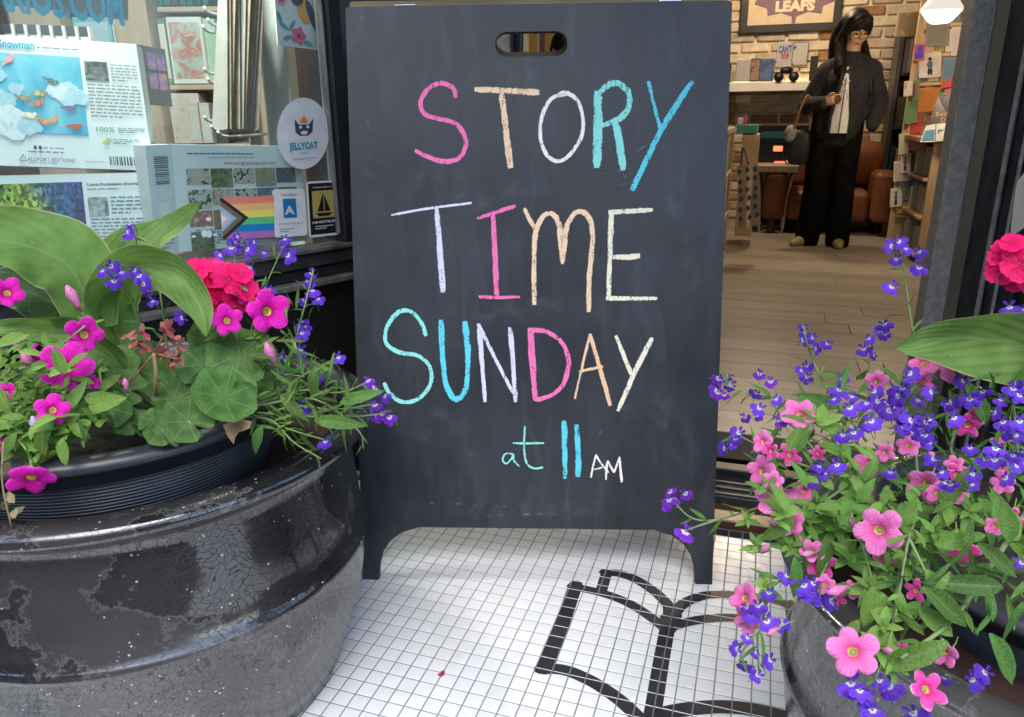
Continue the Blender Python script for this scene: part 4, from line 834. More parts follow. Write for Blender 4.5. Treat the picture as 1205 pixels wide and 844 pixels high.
p = at(44, 512, .79); inst('bud', K_budv, face_to(p, (.1, -.2, 1), 0, pxs(26, p)), cp)
for x, y, Y, ln, n in ((100, 378, .90, .022, 7), (40, 455, .85, .026, 8), (75, 455, .83, .026, 8), (20, 470, .82, .026, 8), (60, 500, .80, .028, 7), (15, 430, .88, .024, 8), (88, 480, .83, .030, 7), (40, 500, .8, .024, 7), (110, 430, .88, .022, 7), (10, 500, .8, .026, 8), (60, 410, .92, .024, 7), (25, 400, .93, .022, 7), (255, 390, .95, .022, 6), (5, 415, .9, .025, 7), (45, 530, .785, .020, 6), (300, 395, .97, .02, 6)):
    rosette(cp, K_calL, at(x, y, Y), (rnd.uniform(-.3, .3), -.5, 1), n, ln)
for x, y, Y, dx, dy, ln in ((105, 480, .80, .9, .35, .048), (74, 515, .78, -.05, -1, .034), (52, 505, .79, -.2, -.8, .04), (20, 510, .79, -.5, -.6, .034), (100, 470, .82, .9, .2, .04), (12, 485, .8, -.2, .8, .03)):
    leafat(cp, K_calL, at(x, y, Y), Vec((dx, -.3, dy)), ln, (0, -1, .5))
fill(cp, K_calL, [(-10, 390), (60, 395), (120, 420), (135, 470), (120, 500), (60, 515), (-10, 530)], 110, .80, .98, .022, .036, .5)
fill(cp, K_calL, [(-10, 470), (80, 480), (130, 490), (110, 525), (40, 545), (-10, 548)], 60, .785, .86, .024, .036, .4)
for x, y in ((100, 380), (40, 455), (75, 455), (20, 470), (60, 500), (15, 430), (44, 512), (37, 550)): stem(cp, [at(x, y+4, .86 if y < 460 else .80), Vec((NL.x-.13+rnd.uniform(-.05, .05), NL.y-.1, NLZ-.0)), Vec((NL.x-.1, NL.y-.05, NLZ-.03))], .0012, .0018)
mb = MB()
for k in range(9): p = at(6+rnd.uniform(-8, 14), 545+k*9, .765); d = rndvec(-.5); s_ = d.orthogonal().normalized()*.004; mb.add([p-s_, p+d*.012-s_, p+d*.018, p+d*.01+s_*1.4, p+s_], [(0, 1, 2, 3, 4)], 0, True)
mb.build('withered_sprig', M('dry_foliage', (.25, .20, .09), (.38, .32, .18), rough=.9, scale=50, trans=.2), cp); stem(cp, [at(4, 520, .78), at(3, 570, .762), at(14, 622, .76)], .0012, .001, m_stem_br)
# violet lobelia, left
lp_ = thing('lobelia', NL+Vec((.12, .02, NLZ-.03)), 'lobelia with small violet flowers spilling right towards the chalkboard', 'plant')
LBL = [(152, 272, 1.06, 22), (157, 268, 1.06, 18), (130, 313, .93, 22), (134, 330, .91, 24), (163, 324, .92, 24), (168, 334, .91, 24), (158, 318, .93, 20), (180, 354, .91, 18), (215, 374, .93, 20), (176, 348, .92, 16), (143, 320, .92, 18), (70, 352, 1.0, 16), (120, 318, .93, 18)]
LBR = [(272, 291, 1.04, 22), (278, 285, 1.04, 18), (290, 293, 1.04, 20), (280, 278, 1.05, 16), (294, 314, 1.02, 22), (333, 289, 1.08, 20), (338, 300, 1.08, 20), (335, 281, 1.08, 16), (311, 297, 1.06, 15), (316, 340, 1.02, 18), (366, 321, 1.08, 18), (367, 341, 1.07, 22), (374, 351, 1.07, 18), (358, 353, 1.07, 16), (362, 330, 1.08, 16), (354, 379, 1.05, 22), (358, 384, 1.05, 18), (355, 391, 1.04, 20), (354, 411, 1.02, 20), (330, 420, 1.0, 16), (398, 420, 1.0, 20), (373, 443, .98, 18), (360, 478, .94, 20), (356, 472, .95, 16), (433, 447, .96, 20), (442, 456, .95, 20), (452, 466, .95, 20), (441, 476, .94, 20), (450, 486, .93, 22), (458, 490, .93, 20), (444, 490, .93, 18), (383, 519, .86, 20), (260, 300, 1.03, 16), (205, 312, 1.05, 16), (300, 285, 1.06, 15)]
for x, y, Y, d in LBL+LBR: flower(lp_, K_lob if (x < 425 or rnd.random() < .3) else K_lob2, x, y, Y, d*rnd.uniform(.95, 1.2), rnd.uniform(-.8, .8), rnd.uniform(-.4, .8), rnd.gauss(0, .7))
SP = [([(300, 470), (340, 420), (366, 330), (368, 318)], [.98, 1.02, 1.07, 1.08]), ([(290, 440), (300, 370), (333, 290)], [1.0, 1.03, 1.08]), ([(270, 420), (275, 340), (277, 290)], [1.0, 1.02, 1.04]), ([(295, 480), (350, 460), (400, 462), (432, 450)], [.95, .95, .96, .96]),
      ([(295, 485), (360, 490), (420, 490), (455, 486)], [.93, .92, .92, .93]), ([(290, 485), (340, 505), (383, 518)], [.92, .89, .86]), ([(295, 480), (330, 440), (356, 400)], [.97, 1.0, 1.04]), ([(300, 480), (360, 440), (398, 424)], [.97, .99, 1.0]), ([(300, 490), (350, 478), (392, 482), (440, 476)], [.93, .93, .93, .94]),
      ([(290, 480), (330, 470), (372, 446)], [.96, .97, .98]), ([(285, 490), (320, 495), (345, 520), (378, 540)], [.92, .90, .88, .86]), ([(300, 478), (370, 470), (420, 505), (428, 528)], [.93, .93, .91, .90]), ([(180, 420), (150, 345), (134, 330)], [.97, .94, .91]), ([(185, 420), (160, 370), (165, 330)], [.97, .94, .92]), ([(200, 430), (180, 300), (153, 275)], [1.0, 1.05, 1.06])]
for px_, Ys in SP: sprig(lp_, K_lobL, px_, Ys, .0016, .036, .013)
fill(lp_, K_lobL, [(285, 400), (340, 395), (400, 440), (425, 470), (400, 520), (340, 515), (290, 500)], 110, .88, 1.02, .022, .042, .2)
fill(lp_, K_lobL, [(270, 320), (330, 330), (370, 380), (330, 420), (270, 400)], 26, .98, 1.08, .02, .036, .6)
for x, y, Y, dx, dy, ln in ((372, 430, .92, -.25, -1, .055), (310, 500, .86, -.45, -.8, .05), (370, 495, .86, 1, .0, .06), (400, 475, .9, 1, .45, .055), (330, 465, .9, .6, -.6, .05)): leafat(lp_, K_lobW, at(x, y, Y), Vec((dx, -.15, dy)), ln, (0, -1, .6))
# ================================================================== PLANTS IN THE RIGHT PLANTER
cr = thing('broad_leaved_plant', NR+Vec((.05, 0, NRZ-.03)), 'single large smooth green leaf with a tan edge over the right planter', 'plant')
broad_leaf(cr, [(1330, 470), (1260, 425), (1180, 402), (1110, 398), (1052, 409)], [.78, .75, .72, .70, .69], 47, m_canna, roll=(.2, .55), cup=.4, wave=.003)
stem(cr, [at(1330, 470, .78), at(1300, 560, .78), at(1200, 620, .78)], .006, .007)
gr = thing('geranium', NR+Vec((.10, .02, NRZ-.03)), 'geranium head of hot pink red petals at the right edge above the big leaf', 'plant')
hd = bpy.data.objects.new('flower_head', None); COL.objects.link(hd); hd.parent = gr; hd.location = at(1195, 308, .80)-wloc(gr)
for x, y, d, nx, ny in ((1186, 300, 44, -.3, .5), (1178, 318, 38, -.5, 0), (1200, 310, 48, .1, .2), (1196, 326, 38, 0, -.4), (1206, 294, 40, .2, .7), (1222, 312, 44, .5, .2), (1215, 330, 36, .3, -.3), (1192, 286, 30, -.2, 1)): flower(hd, K_gf, x, y, .79+rnd.uniform(-.01, .01), d, nx, ny, None, 'floret')
stem(gr, [at(1200, 325, .81), at(1225, 400, .80), at(1215, 560, .79)], .003, .004)
for x, y, d, Y, nx, ny, a in ((1215, 545, 60, .74, .2, .8, 1.2), (1240, 500, 70, .76, .2, .8, 1.2), (1160, 600, 44, .72, -.2, .8, 2.0)): flower(gr, K_ger, x, y, Y, d, nx, ny, a, 'leaf')
lr = thing('lobelia', NR+Vec((-.03, .05, NRZ-.03)), 'lobelia with masses of violet blue flowers with white eyes in the right planter', 'plant')
LR = [(1057, 284, 24), (1050, 290, 18), (1066, 292, 18), (1081, 296, 20), (1082, 314, 22), (1055, 304, 18), (1050, 337, 20), (946, 384, 16), (943, 400, 18), (957, 397, 18), (959, 410, 16), (974, 404, 16), (949, 430, 20), (950, 443, 20), (944, 436, 18), (1040, 381, 20), (1037, 389, 18), (1022, 398, 16), (1016, 410, 18), (1029, 418, 14), (1042, 393, 16), (846, 445, 20), (857, 443, 20), (861, 452, 20), (845, 460, 20), (852, 464, 18), (894, 439, 20), (890, 462, 18), (907, 448, 18), (913, 469, 18), (894, 480, 20), (890, 488, 18), (917, 493, 22), (876, 490, 16), (988, 458, 22), (991, 445, 18), (981, 469, 18), (1003, 466, 18), (1028, 460, 24), (1034, 472, 24), (1047, 483, 24), (1058, 466, 26), (1062, 456, 22), (1070, 439, 24), (1066, 446, 20), (1025, 495, 24), (1073, 495, 26), (1093, 493, 24), (1144, 469, 26), (1157, 460, 26), (1146, 433, 22), (1134, 448, 20), (1097, 461, 22), (1193, 457, 22), (1188, 361, 22), (1202, 364, 20), (1117, 475, 18), (860, 521, 20), (870, 509, 22), (853, 528, 20), (866, 516, 18), (1172, 527, 26), (1144, 557, 28), (1113, 567, 26), (1183, 562, 24), (1197, 548, 22), (1183, 506, 26), (1195, 512, 22), (1141, 469, 24), (1057, 466, 22), (1076, 494, 26), (1062, 490, 24), (1090, 497, 22), (1095, 520, 20), (1050, 478, 22), (1046, 481, 22), (1022, 497, 24), (964, 548, 20), (985, 546, 22), (955, 564, 20), (1048, 555, 20), (972, 556, 18), (957, 549, 18), (1205, 530, 24), (1200, 495, 24), (1085, 510, 24), (1072, 510, 22), (1064, 503, 22), (1160, 540, 22), (1205, 455, 20), (1178, 470, 18)]
for x, y, d in LR: flower(lr, K_lob if (x > 930 or rnd.random() < .4) else K_lob2, x, y, (.78 if x < 980 or y < 425 else .715)-max(0, y-430)*.0011+rnd.uniform(-.02, .02), d*rnd.uniform(.95, 1.25), rnd.uniform(-.8, .7), rnd.uniform(-.5, .8), rnd.gauss(0, .7))
for k in range(22):
    while True:
        x, y = rnd.uniform(985, 1210), rnd.uniform(440, 590)
        if inpoly(x, y, [(985, 455), (1060, 450), (1130, 470), (1205, 440), (1215, 570), (1120, 575), (1080, 530), (1010, 505), (950, 560), (955, 540)]): break
    flower(lr, K_lob, x, y, .70-max(0, y-430)*.0011+rnd.uniform(-.02, .02), rnd.uniform(19, 27), rnd.uniform(-.8, .7), rnd.uniform(-.5, .8), rnd.gauss(0, .7))
LR2 = [(787, 587, .74, 24), (784, 592, .74, 20), (793, 586, .74, 20), (806, 580, .74, 18), (788, 578, .74, 20), (807, 625, .70, 26), (927, 677, .58, 22), (905, 697, .57, 24), (878, 714, .57, 24), (892, 712, .57, 24), (902, 730, .57, 26), (919, 734, .57, 24), (884, 722, .57, 22), (953, 694, .56, 30), (961, 699, .56, 28), (946, 688, .56, 26), (958, 686, .56, 24), (980, 708, .55, 30), (868, 764, .56, 22), (875, 781, .56, 22), (907, 776, .56, 24), (892, 794, .56, 22), (890, 768, .56, 16), (880, 750, .56, 16), (884, 786, .56, 18), (1001, 803, .47, 34), (1046, 807, .47, 36), (1020, 819, .46, 34), (1027, 835, .45, 34), (1012, 812, .46, 28), (1074, 838, .46, 36), (1144, 799, .50, 26), (1160, 791, .50, 28), (1111, 797, .48, 24), (1203, 662, .58, 22), (1035, 800, .47, 26)]
for x, y, Y, d in LR2: flower(lr, K_lob2 if x < 830 else K_lob, x, y, Y, d*rnd.uniform(.95, 1.2), rnd.uniform(-.7, .5), rnd.uniform(-.6, .5), rnd.gauss(0, .7))
SR = [([(1090, 470), (1074, 390), (1064, 320), (1058, 290)], [.78, .79, .80, .80]), ([(1020, 520), (975, 460), (955, 420), (946, 390)], [.72, .76, .78, .78]), ([(1030, 500), (1022, 440), (1030, 395)], [.74, .77, .78]), ([(1010, 520), (940, 475), (890, 465), (850, 452)], [.72, .74, .75, .76]), ([(1000, 540), (930, 500), (893, 450)], [.70, .73, .76]),
      ([(985, 560), (925, 540), (868, 512)], [.66, .69, .71]), ([(1000, 545), (940, 580), (850, 610), (815, 610), (792, 590)], [.64, .66, .70, .72, .74]), ([(850, 610), (825, 618), (809, 624)], [.70, .70, .70]), ([(1000, 600), (950, 660), (905, 695), (900, 725)], [.62, .60, .58, .57]), ([(905, 700), (892, 740), (893, 790)], [.575, .565, .56]), ([(893, 740), (875, 765), (870, 778)], [.565, .56, .56]),
      ([(1000, 610), (975, 660), (960, 690)], [.62, .58, .56]), ([(1060, 650), (1050, 740), (1030, 800)], [.60, .50, .47]), ([(1130, 560), (1120, 520), (1150, 470)], [.70, .74, .77]), ([(1170, 600), (1180, 540), (1195, 460)], [.70, .74, .78]), ([(1200, 560), (1190, 430), (1195, 366)], [.74, .78, .80]), ([(1080, 560), (1075, 510), (1060, 460)], [.70, .74, .77]), ([(1060, 570), (1000, 510), (985, 450)], [.69, .73, .77])]
for px_, Ys in SR: sprig(lr, K_lobL, px_, Ys, .0015, .036, .013)
sprig(lr, K_lobW, [(1210, 600), (1170, 660), (1120, 730), (1060, 775)], [.62, .55, .50, .47], .0028, .042, .045)
for x, y, Y, dx, dy, ln in ((1085, 690, .49, .95, -.75, .058), (1165, 745, .47, .5, -.8, .056), (1180, 690, .50, -1, .15, .054), (1190, 640, .52, -.4, .9, .055), (1150, 640, .53, .7, -.5, .05), (995, 600, .60, -.7, -.4, .05), (935, 655, .58, .1, -.9, .045), (985, 480, .72, -.8, .35, .05), (1100, 600, .6, .4, .8, .05), (1180, 470, .72, .5, .7, .06), (1160, 500, .70, -.4, .9, .06), (1115, 755, .47, -.8, -.35, .06)): leafat(lr, K_lobW, at(x, y, Y), Vec((dx, -.15, dy)), ln, (0, -1, .6))
fill(lr, K_lobL, [(930, 470), (1010, 430), (1100, 440), (1215, 440), (1215, 600), (1100, 590), (960, 600), (880, 560), (890, 510)], 190, .68, .84, .022, .042, .35)
pr_ = thing('calibrachoa', NR+Vec((-.10, -.10, NRZ-.03)), 'trailing calibrachoa with pale pink trumpet flowers hanging over the right planter', 'plant')
PK = [(1087, 427, .74, 34, -.2, .5, 0), (1123, 431, .73, 42, .1, .5, 0), (1087, 449, .74, 22, 0, .4, 0), (941, 487, .70, 40, -.3, 1.0, 0), (1031, 449, .76, 28, -.4, .5, 0), (1022, 546, .66, 32, -.3, .5, 0), (1090, 571, .64, 42, -.1, -.5, 0), (1034, 624, .54, 52, .05, .15, 0), (1130, 646, .56, 42, .2, -.4, 1), (1188, 611, .60, 32, .1, -.3, 1), (966, 663, .58, 38, -.1, -.3, 1), (1004, 766, .47, 56, .1, .1, 0), (1092, 811, .46, 46, .3, .3, 1), (1139, 501, .70, 30, .1, -.3, 1), (1111, 768, .49, 32, -.8, -.3, 0), (1078, 695, .55, 26, .2, -.2, 1), (895, 555, .66, 36, -.9, .2, 0), (929, 535, .66, 28, .3, .2, 1), (897, 520, .68, 26, -.8, .4, 0), (946, 578, .64, 26, .1, .4, 0), (912, 587, .64, 44, -.4, .7, 0), (930, 614, .60, 34, -.9, .4, 0), (932, 634, .60, 28, -.9, -.1, 0), (875, 703, .585, 34, -.7, .5, 0), (880, 728, .585, 36, -.8, .1, 0), (926, 596, .63, 32, .2, .5, 0), (1150, 485, .71, 22, 0, .3, 1), (1062, 765, .50, 22, 0, 0, 1), (985, 703, .58, 22, .3, .3, 1)]
PK += [(rnd.uniform(905, 1190), rnd.uniform(520, 700), .60, rnd.uniform(18, 28), rnd.uniform(-.6, .4), rnd.uniform(-.3, .6), rnd.randrange(2)) for _ in range(16)]
PK = [(x, y, Y if k_ < 29 else .66-max(0, y-520)*.0006, d, nx, ny, k) for k_, (x, y, Y, d, nx, ny, k) in enumerate(PK)]
for x, y, Y, d, nx, ny, k in PK: flower(pr_, K_star if k else K_pink, x, y, Y, d*1.08, nx+rnd.uniform(-.3, .3), ny+rnd.uniform(-.25, .25), rnd.uniform(-1, 1))
for x, y, Y, d in ((1000, 690, .55, 34), (908, 616, .61, 26), (893, 650, .60, 22), (1046, 610, .58, 20), (1006, 620, .58, 22), (1038, 765, .48, 22), (918, 738, .56, 20), (960, 650, .58, 22), (1100, 540, .66, 20), (972, 520, .70, 18), (1096, 760, .48, 20)):
    p = at(x, y, Y); inst('bud', K_bud, face_to(p, Vec((rnd.uniform(-1, .2), -.4, rnd.uniform(-.2, .8))), 0, pxs(d, p)), pr_)
for x, y, Y, ln, n in ((905, 570, .63, .020, 8), (950, 610, .60, .022, 8), (985, 620, .59, .022, 8), (925, 600, .62, .020, 8), (965, 590, .62, .022, 8), (1010, 580, .63, .022, 7), (960, 490, .69, .022, 8), (990, 510, .69, .020, 7), (1025, 690, .54, .024, 9), (1060, 610, .57, .022, 8), (1100, 625, .57, .022, 8), (900, 690, .58, .018, 7), (890, 640, .60, .018, 7), (1035, 760, .48, .020, 8), (1065, 720, .51, .024, 8), (945, 640, .59, .022, 8), (1000, 650, .57, .024, 8), (1140, 600, .60, .022, 8), (1050, 640, .56, .022, 8), (1000, 560, .64, .02, 8), (1040, 735, .50, .02, 7), (930, 640, .59, .018, 7), (880, 610, .63, .016, 6), (1120, 470, .74, .02, 7), (1075, 660, .55, .022, 8), (1050, 780, .475, .018, 7)):
    rosette(pr_, K_calL, at(x, y, Y), (rnd.uniform(-.5, .3), -.6, .9), n, ln)
for x, y, Y, dx, dy, ln in ((1060, 620, .55, .1, 1, .034), (1028, 690, .53, -.2, -.9, .036), (1090, 670, .53, .4, -.8, .034), (1040, 700, .53, -.6, -.9, .034), (935, 610, .60, -.9, -.5, .036), (980, 610, .59, .9, -.2, .034), (1080, 715, .50, .8, -.6, .036), (1100, 640, .55, .8, .3, .034), (970, 640, .58, 0, -1, .034), (1010, 730, .52, -.5, -.5, .03)): leafat(pr_, K_calL, at(x, y, Y), Vec((dx, -.3, dy)), ln, (0, -1, .5))
fill(pr_, K_calL, [(900, 540), (960, 480), (1060, 560), (1110, 600), (1090, 690), (1010, 690), (950, 670), (900, 630)], 85, .56, .68, .018, .032, .4)
fill(lr, K_lobL, [(1020, 620), (1110, 640), (1215, 620), (1215, 720), (1120, 760), (1040, 720)], 70, .50, .62, .022, .045, .2)
fill(pr_, K_calL, [(960, 580), (1100, 580), (1215, 590), (1215, 650), (1090, 660), (960, 650)], 45, .56, .68, .018, .032, .4)
fill(lr, K_lobW, [(1000, 540), (1215, 540), (1215, 640), (1040, 660)], 14, .64, .74, .035, .055, .3)
for px_, Ys in (([(1080, 600), (1068, 640), (1058, 700), (1050, 745)], [.60, .55, .52, .50]), ([(1068, 630), (1085, 665), (1098, 690)], [.56, .54, .53]), ([(1010, 590), (980, 630), (966, 650)], [.62, .60, .59]), ([(1000, 570), (950, 600), (905, 600)], [.64, .62, .63]), ([(1000, 600), (1020, 660), (1028, 690)], [.60, .56, .54]), ([(990, 560), (950, 520), (942, 495)], [.66, .69, .70])):
    sprig(pr_, K_calL, px_, Ys, .0015, .02, .03)
def disc_fill(parent, kinds, c, z, a0, a1, r0, r1, n, l0, l1, fl=None, nf=0, fd=.034):   # growth over the sides of a pot beyond the picture
    for k in range(n+nf):
        a = rnd.uniform(a0, a1); r = math.sqrt(rnd.uniform(r0*r0, r1*r1)); p = Vec((c.x+r*math.cos(a), c.y+r*math.sin(a), z+rnd.uniform(-.01, .09)*(1.15-r/.26)+(.03 if k >= n else 0)))
        if k < n: d = rndvec(.6); leafat(parent, kinds, p, d, rnd.uniform(l0, l1))
        else: inst('flower', rnd.choice(fl), face_to(p+Z*.02, (rnd.uniform(-.5, .5), rnd.uniform(-.8, .2), .9), rnd.uniform(0, 6), fd/2), parent)
disc_fill(pr_, K_calL, NR, NRZ-.02, -1.0, 1.5, .06, .22, 85, .026, .042, K_pink, 12); disc_fill(cp, K_calL, NL, NLZ-.02, 1.9, 3.9, .10, .23, 70, .026, .042, K_mag, 10)
# ================================================================== DISPLAY WINDOW CONTENTS
m_card = M('box_card', (.80, .90, .90), (.84, .93, .93), rough=.3, scale=6)
m_cardgrey = M('box_side_card', (.58, .66, .68), (.64, .72, .73), rough=.35, scale=8)
m_ink = flat((.05, .07, .09), .7); m_inkg = flat((.22, .28, .31), .7); m_cyan = flat(srgb(30, 160, 190), .6); m_inkred = flat((.45, .08, .10), .7); m_green = flat(srgb(60, 160, 110), .6)
deck_z = zS-.03
dk = MB().prism([WB+WD*(SLFT+.02)-WN*.075, WB+WD*sG-WN*.075, WB+WD*sG-WN*.33, WB+WD*(SLFT+.02)-WN*.33], Z*-.03)
for v_ in dk.v: v_.z += deck_z
dko = dk.build('display_deck', m_black, loc=WB-WD*.6+Z*deck_z); tag(dko, 'low black deck behind the glass of the display window', 'shelf')
def bil(q, s, t):                                      # q = TL, TR, BR, BL
    return (q[0]*(1-s)+q[1]*s)*(1-t)+(q[3]*(1-s)+q[2]*s)*t
def quad_box(name, px, p0, n, thick, mats, label, cat, group=None):
    n = Vec(n).normalized(); q = [pl(x, y, p0, n) for x, y in px]; nn = n if n.dot(EYE-q[0]) > 0 else -n
    t = thing(name, (q[2]+q[3])/2-nn*thick/2, label, cat, group)
    MB().prism(q, -nn*thick).build('box_body', mats, t); return t, q, nn
def patch(t, q, nn, name, s0, t0, s1, t1, m, lift=.0012):
    p = [bil(q, s0, t0)+nn*lift, bil(q, s1, t0)+nn*lift, bil(q, s1, t1)+nn*lift, bil(q, s0, t1)+nn*lift]
    return MB().add(p, [(0, 1, 2, 3)]).build(name, m, t)
def words(t, q, nn, s, s0, t0, hgt, m, width=None, name='printed_words', bold=0):
    xv = (q[1]-q[0]).normalized(); yv = (q[0]-q[3]).normalized(); wid = (q[1]-q[0]).length
    return text(name, s, bil(q, s0, t0), xv, yv, hgt, m, t, 'LEFT', width*wid if width else None, .0016, bold)
def smalltext(t, q, nn, s0, t0, s1, t1, rows, m=m_inkg):
    mb = MB()
    for k in range(rows):
        tt = t0+(t1-t0)*k/rows; s = s0; e = s1 if k < rows-1 else s0+(s1-s0)*.6
        while s < e:
            l_ = rnd.uniform(.012, .05); a = min(s+l_, e); h = (t1-t0)/rows*.42
            mb.add([bil(q, s, tt)+nn*.0016, bil(q, a, tt)+nn*.0016, bil(q, a, tt+h)+nn*.0016, bil(q, s, tt+h)+nn*.0016], [(0, 1, 2, 3)]); s = a+.009
    return tag(mb.build('small_print', m, t), kind='stuff')
def barcode(t, q, nn, s0, t0, s1, t1, m=m_ink, vert=False):
    mb = MB(); a = 0
    while a < 1:
        b2 = min(1, a+rnd.choice((.015, .025, .04))); 
        if vert: mb.add([bil(q, s0, t0+(t1-t0)*a)+nn*.0016, bil(q, s1, t0+(t1-t0)*a)+nn*.0016, bil(q, s1, t0+(t1-t0)*b2)+nn*.0016, bil(q, s0, t0+(t1-t0)*b2)+nn*.0016], [(0, 1, 2, 3)])
        else: mb.add([bil(q, s0+(s1-s0)*a, t0)+nn*.0016, bil(q, s0+(s1-s0)*b2, t0)+nn*.0016, bil(q, s0+(s1-s0)*b2, t1)+nn*.0016, bil(q, s0+(s1-s0)*a, t1)+nn*.0016], [(0, 1, 2, 3)])
        a = b2+rnd.choice((.02, .03, .045))
    return tag(mb.build('barcode', m, t), kind='stuff')
def art(name, stops, scale, kind='noise', rand=1.0, rough=.35):
    m = M(name, stops[0][1], rough=rough); N, L, b = nodes_of(m); gm = N.new('ShaderNodeTexCoord')
    if kind == 'noise':
        t = N.new('ShaderNodeTexNoise'); t.inputs['Scale'].default_value = scale; t.inputs['Detail'].default_value = 7; t.inputs['Distortion'].default_value = .8; L.new(gm.outputs['Object'], t.inputs['Vector']); f = t.outputs['Fac']
    else:
        t = N.new('ShaderNodeTexVoronoi'); t.inputs['Scale'].default_value = scale; L.new(gm.outputs['Object'], t.inputs['Vector'])
        s = N.new('ShaderNodeSeparateColor'); L.new(t.outputs['Color'], s.inputs[0]); f = s.outputs[0]
    oi = N.new('ShaderNodeObjectInfo'); f = math_n(N, L, 'FRACT', math_n(N, L, 'ADD', f, math_n(N, L, 'MULTIPLY', oi.outputs['Random'], rand))) if rand else f
    r = ramp(N, stops); L.new(f, r.inputs[0]); L.new(r.outputs[0], b.inputs['Base Color']); return m
m_snow = art('blue_winter_painting', [(.30, (.03, .38, .58)), (.45, (.09, .52, .72)), (.58, (.22, .65, .80)), (.75, (.55, .82, .9))], 9, rand=0)
m_auro = M('dotted_painting', (.05, .1, .2), rough=.35); N, L, b = nodes_of(m_auro); gm = N.new('ShaderNodeTexCoord'); mp = N.new('ShaderNodeMapping'); mp.inputs['Scale'].default_value = (1, 1, .55); L.new(gm.outputs['Object'], mp.inputs['Vector'])
v1 = N.new('ShaderNodeTexVoronoi'); v1.inputs['Scale'].default_value = 210; L.new(mp.outputs[0], v1.inputs['Vector']); s1 = N.new('ShaderNodeSeparateColor'); L.new(v1.outputs['Color'], s1.inputs[0])
uu = N.new('ShaderNodeUVMap'); su = N.new('ShaderNodeSeparateXYZ'); L.new(uu.outputs[0], su.inputs[0])
ns = N.new('ShaderNodeTexNoise'); ns.inputs['Scale'].default_value = 10; L.new(gm.outputs['Object'], ns.inputs['Vector'])
xx = math_n(N, L, 'ADD', su.outputs[0], math_n(N, L, 'MULTIPLY', math_n(N, L, 'SUBTRACT', ns.outputs['Fac'], .5), .5))
rA = ramp(N, [(.1, (.02, .13, .26)), (.35, (.10, .26, .10)), (.55, (.28, .36, .06)), (.75, (.02, .10, .26)), (1, (.03, .04, .22))]); L.new(xx, rA.inputs[0])
rB = ramp(N, [(.0, (.15,)*3), (.5, (.7, .8, .7)), (.8, (1.5, 1.6, 1.3)), (1, (2.4, 2.4, 2.0))]); L.new(s1.outputs[0], rB.inputs[0]); L.new(mixc(N, L, 1.0, rA.outputs[0], rB.outputs[0], 'MULTIPLY'), b.inputs['Base Color'])
m_photo = art('grey_portrait_photo', [(.3, (.04, .05, .05)), (.5, (.2, .23, .23)), (.7, (.5, .55, .55))], 60, rand=1)
# upper puzzle box
nB1 = Vec((.22, -1, .12)); c0 = W(150, 190, -.10)
sp1, q, nn = quad_box('puzzle_box', [(-62, 37), (160, 52), (181, 201), (-52, 193)], c0, nB1, .05, m_card, 'pale blue puzzle box with a blue winter painting, upper one in the display window', 'puzzle box')
patch(sp1, q, nn, 'painting', -.02, .13, .680, .735, m_snow)
m_frost = art('frost_paint', [(.3, (.42, .70, .80)), (.45, (.68, .86, .90)), (.6, (.80, .88, .86)), (.75, (.5, .76, .85))], 45, rand=1)
for kq, (s, t_, r_) in enumerate(((.25, .50, .085), (.29, .66, .12), (.33, .40, .045), (.38, .68, .07), (.60, .42, .085), (.54, .40, .06), (.66, .45, .05), (.23, .30, .06))):
    ph = rnd.uniform(0, 6); MB().add([bil(q, s+r_*.9*math.cos(a*PI/14)*(1+.12*math.sin(3*a*PI/14+ph)+rnd.uniform(-.1, .1)), t_+r_*1.05*math.sin(a*PI/14)*(1+.12*math.sin(4*a*PI/14+ph)+rnd.uniform(-.1, .1)))+nn*(.0018+.00012*kq) for a in range(28)], [tuple(range(28))]).build('painted_shape', m_frost, sp1)
for s, t_, col, an in ((.52, .33, (.10, .20, .15), .5), (.45, .43, (.50, .38, .16), .1), (.37, .47, (.40, .40, .22), .3), (.44, .50, (.46, .15, .10), -.2), (.60, .53, (.14, .16, .34), .1), (.455, .64, (.55, .26, .10), .45), (.505, .63, (.45, .24, .12), -.45), (.62, .67, (.60, .10, .06), .1), (.31, .18, (.60, .28, .28), -.6), (.39, .60, (.60, .52, .34), .1)):
    bm_ = art('bird_paint', [(.35, col), (.52, tuple(c*.5 for c in col)), (.68, tuple(min(1, c*1.7) for c in col))], 160, rand=1); mb = MB()
    def BP(x, y, l=.0032): return bil(q, s+(x*math.cos(an)-y*math.sin(an))*.8, t_+(x*math.sin(an)+y*math.cos(an))*1.15)+nn*l
    mb.add([BP(.034*math.cos(e), .019*math.sin(e)) for e in [a*PI/6 for a in range(12)]], [tuple(range(12))]); mb.add([BP(.030+.013*math.cos(e), -.014+.012*math.sin(e), .0034) for e in [a*PI/5 for a in range(10)]], [tuple(range(10))]); mb.add([BP(.041, -.016), BP(.050, -.011), BP(.041, -.010)], [(0, 1, 2)]); mb.add([BP(-.022, -.008), BP(-.062, -.002), BP(-.060, .010), BP(-.022, .012)], [(0, 1, 2, 3)])
    mb.build('painted_bird', bm_, sp1)
words(sp1, q, nn, 'Snowman', .255, .09, .020, m_cyan, .19, bold=.0006); smalltext(sp1, q, nn, .46, .07, .84, .095, 1)
patch(sp1, q, nn, 'portrait', .700, .155, .825, .30, m_photo); smalltext(sp1, q, nn, .84, .17, .985, .31, 6); smalltext(sp1, q, nn, .705, .33, .985, .60, 10)
words(sp1, q, nn, '100%', .715, .70, .0135, m_green, .10); smalltext(sp1, q, nn, .84, .665, .99, .71, 3); smalltext(sp1, q, nn, .77, .755, .95, .80, 3)
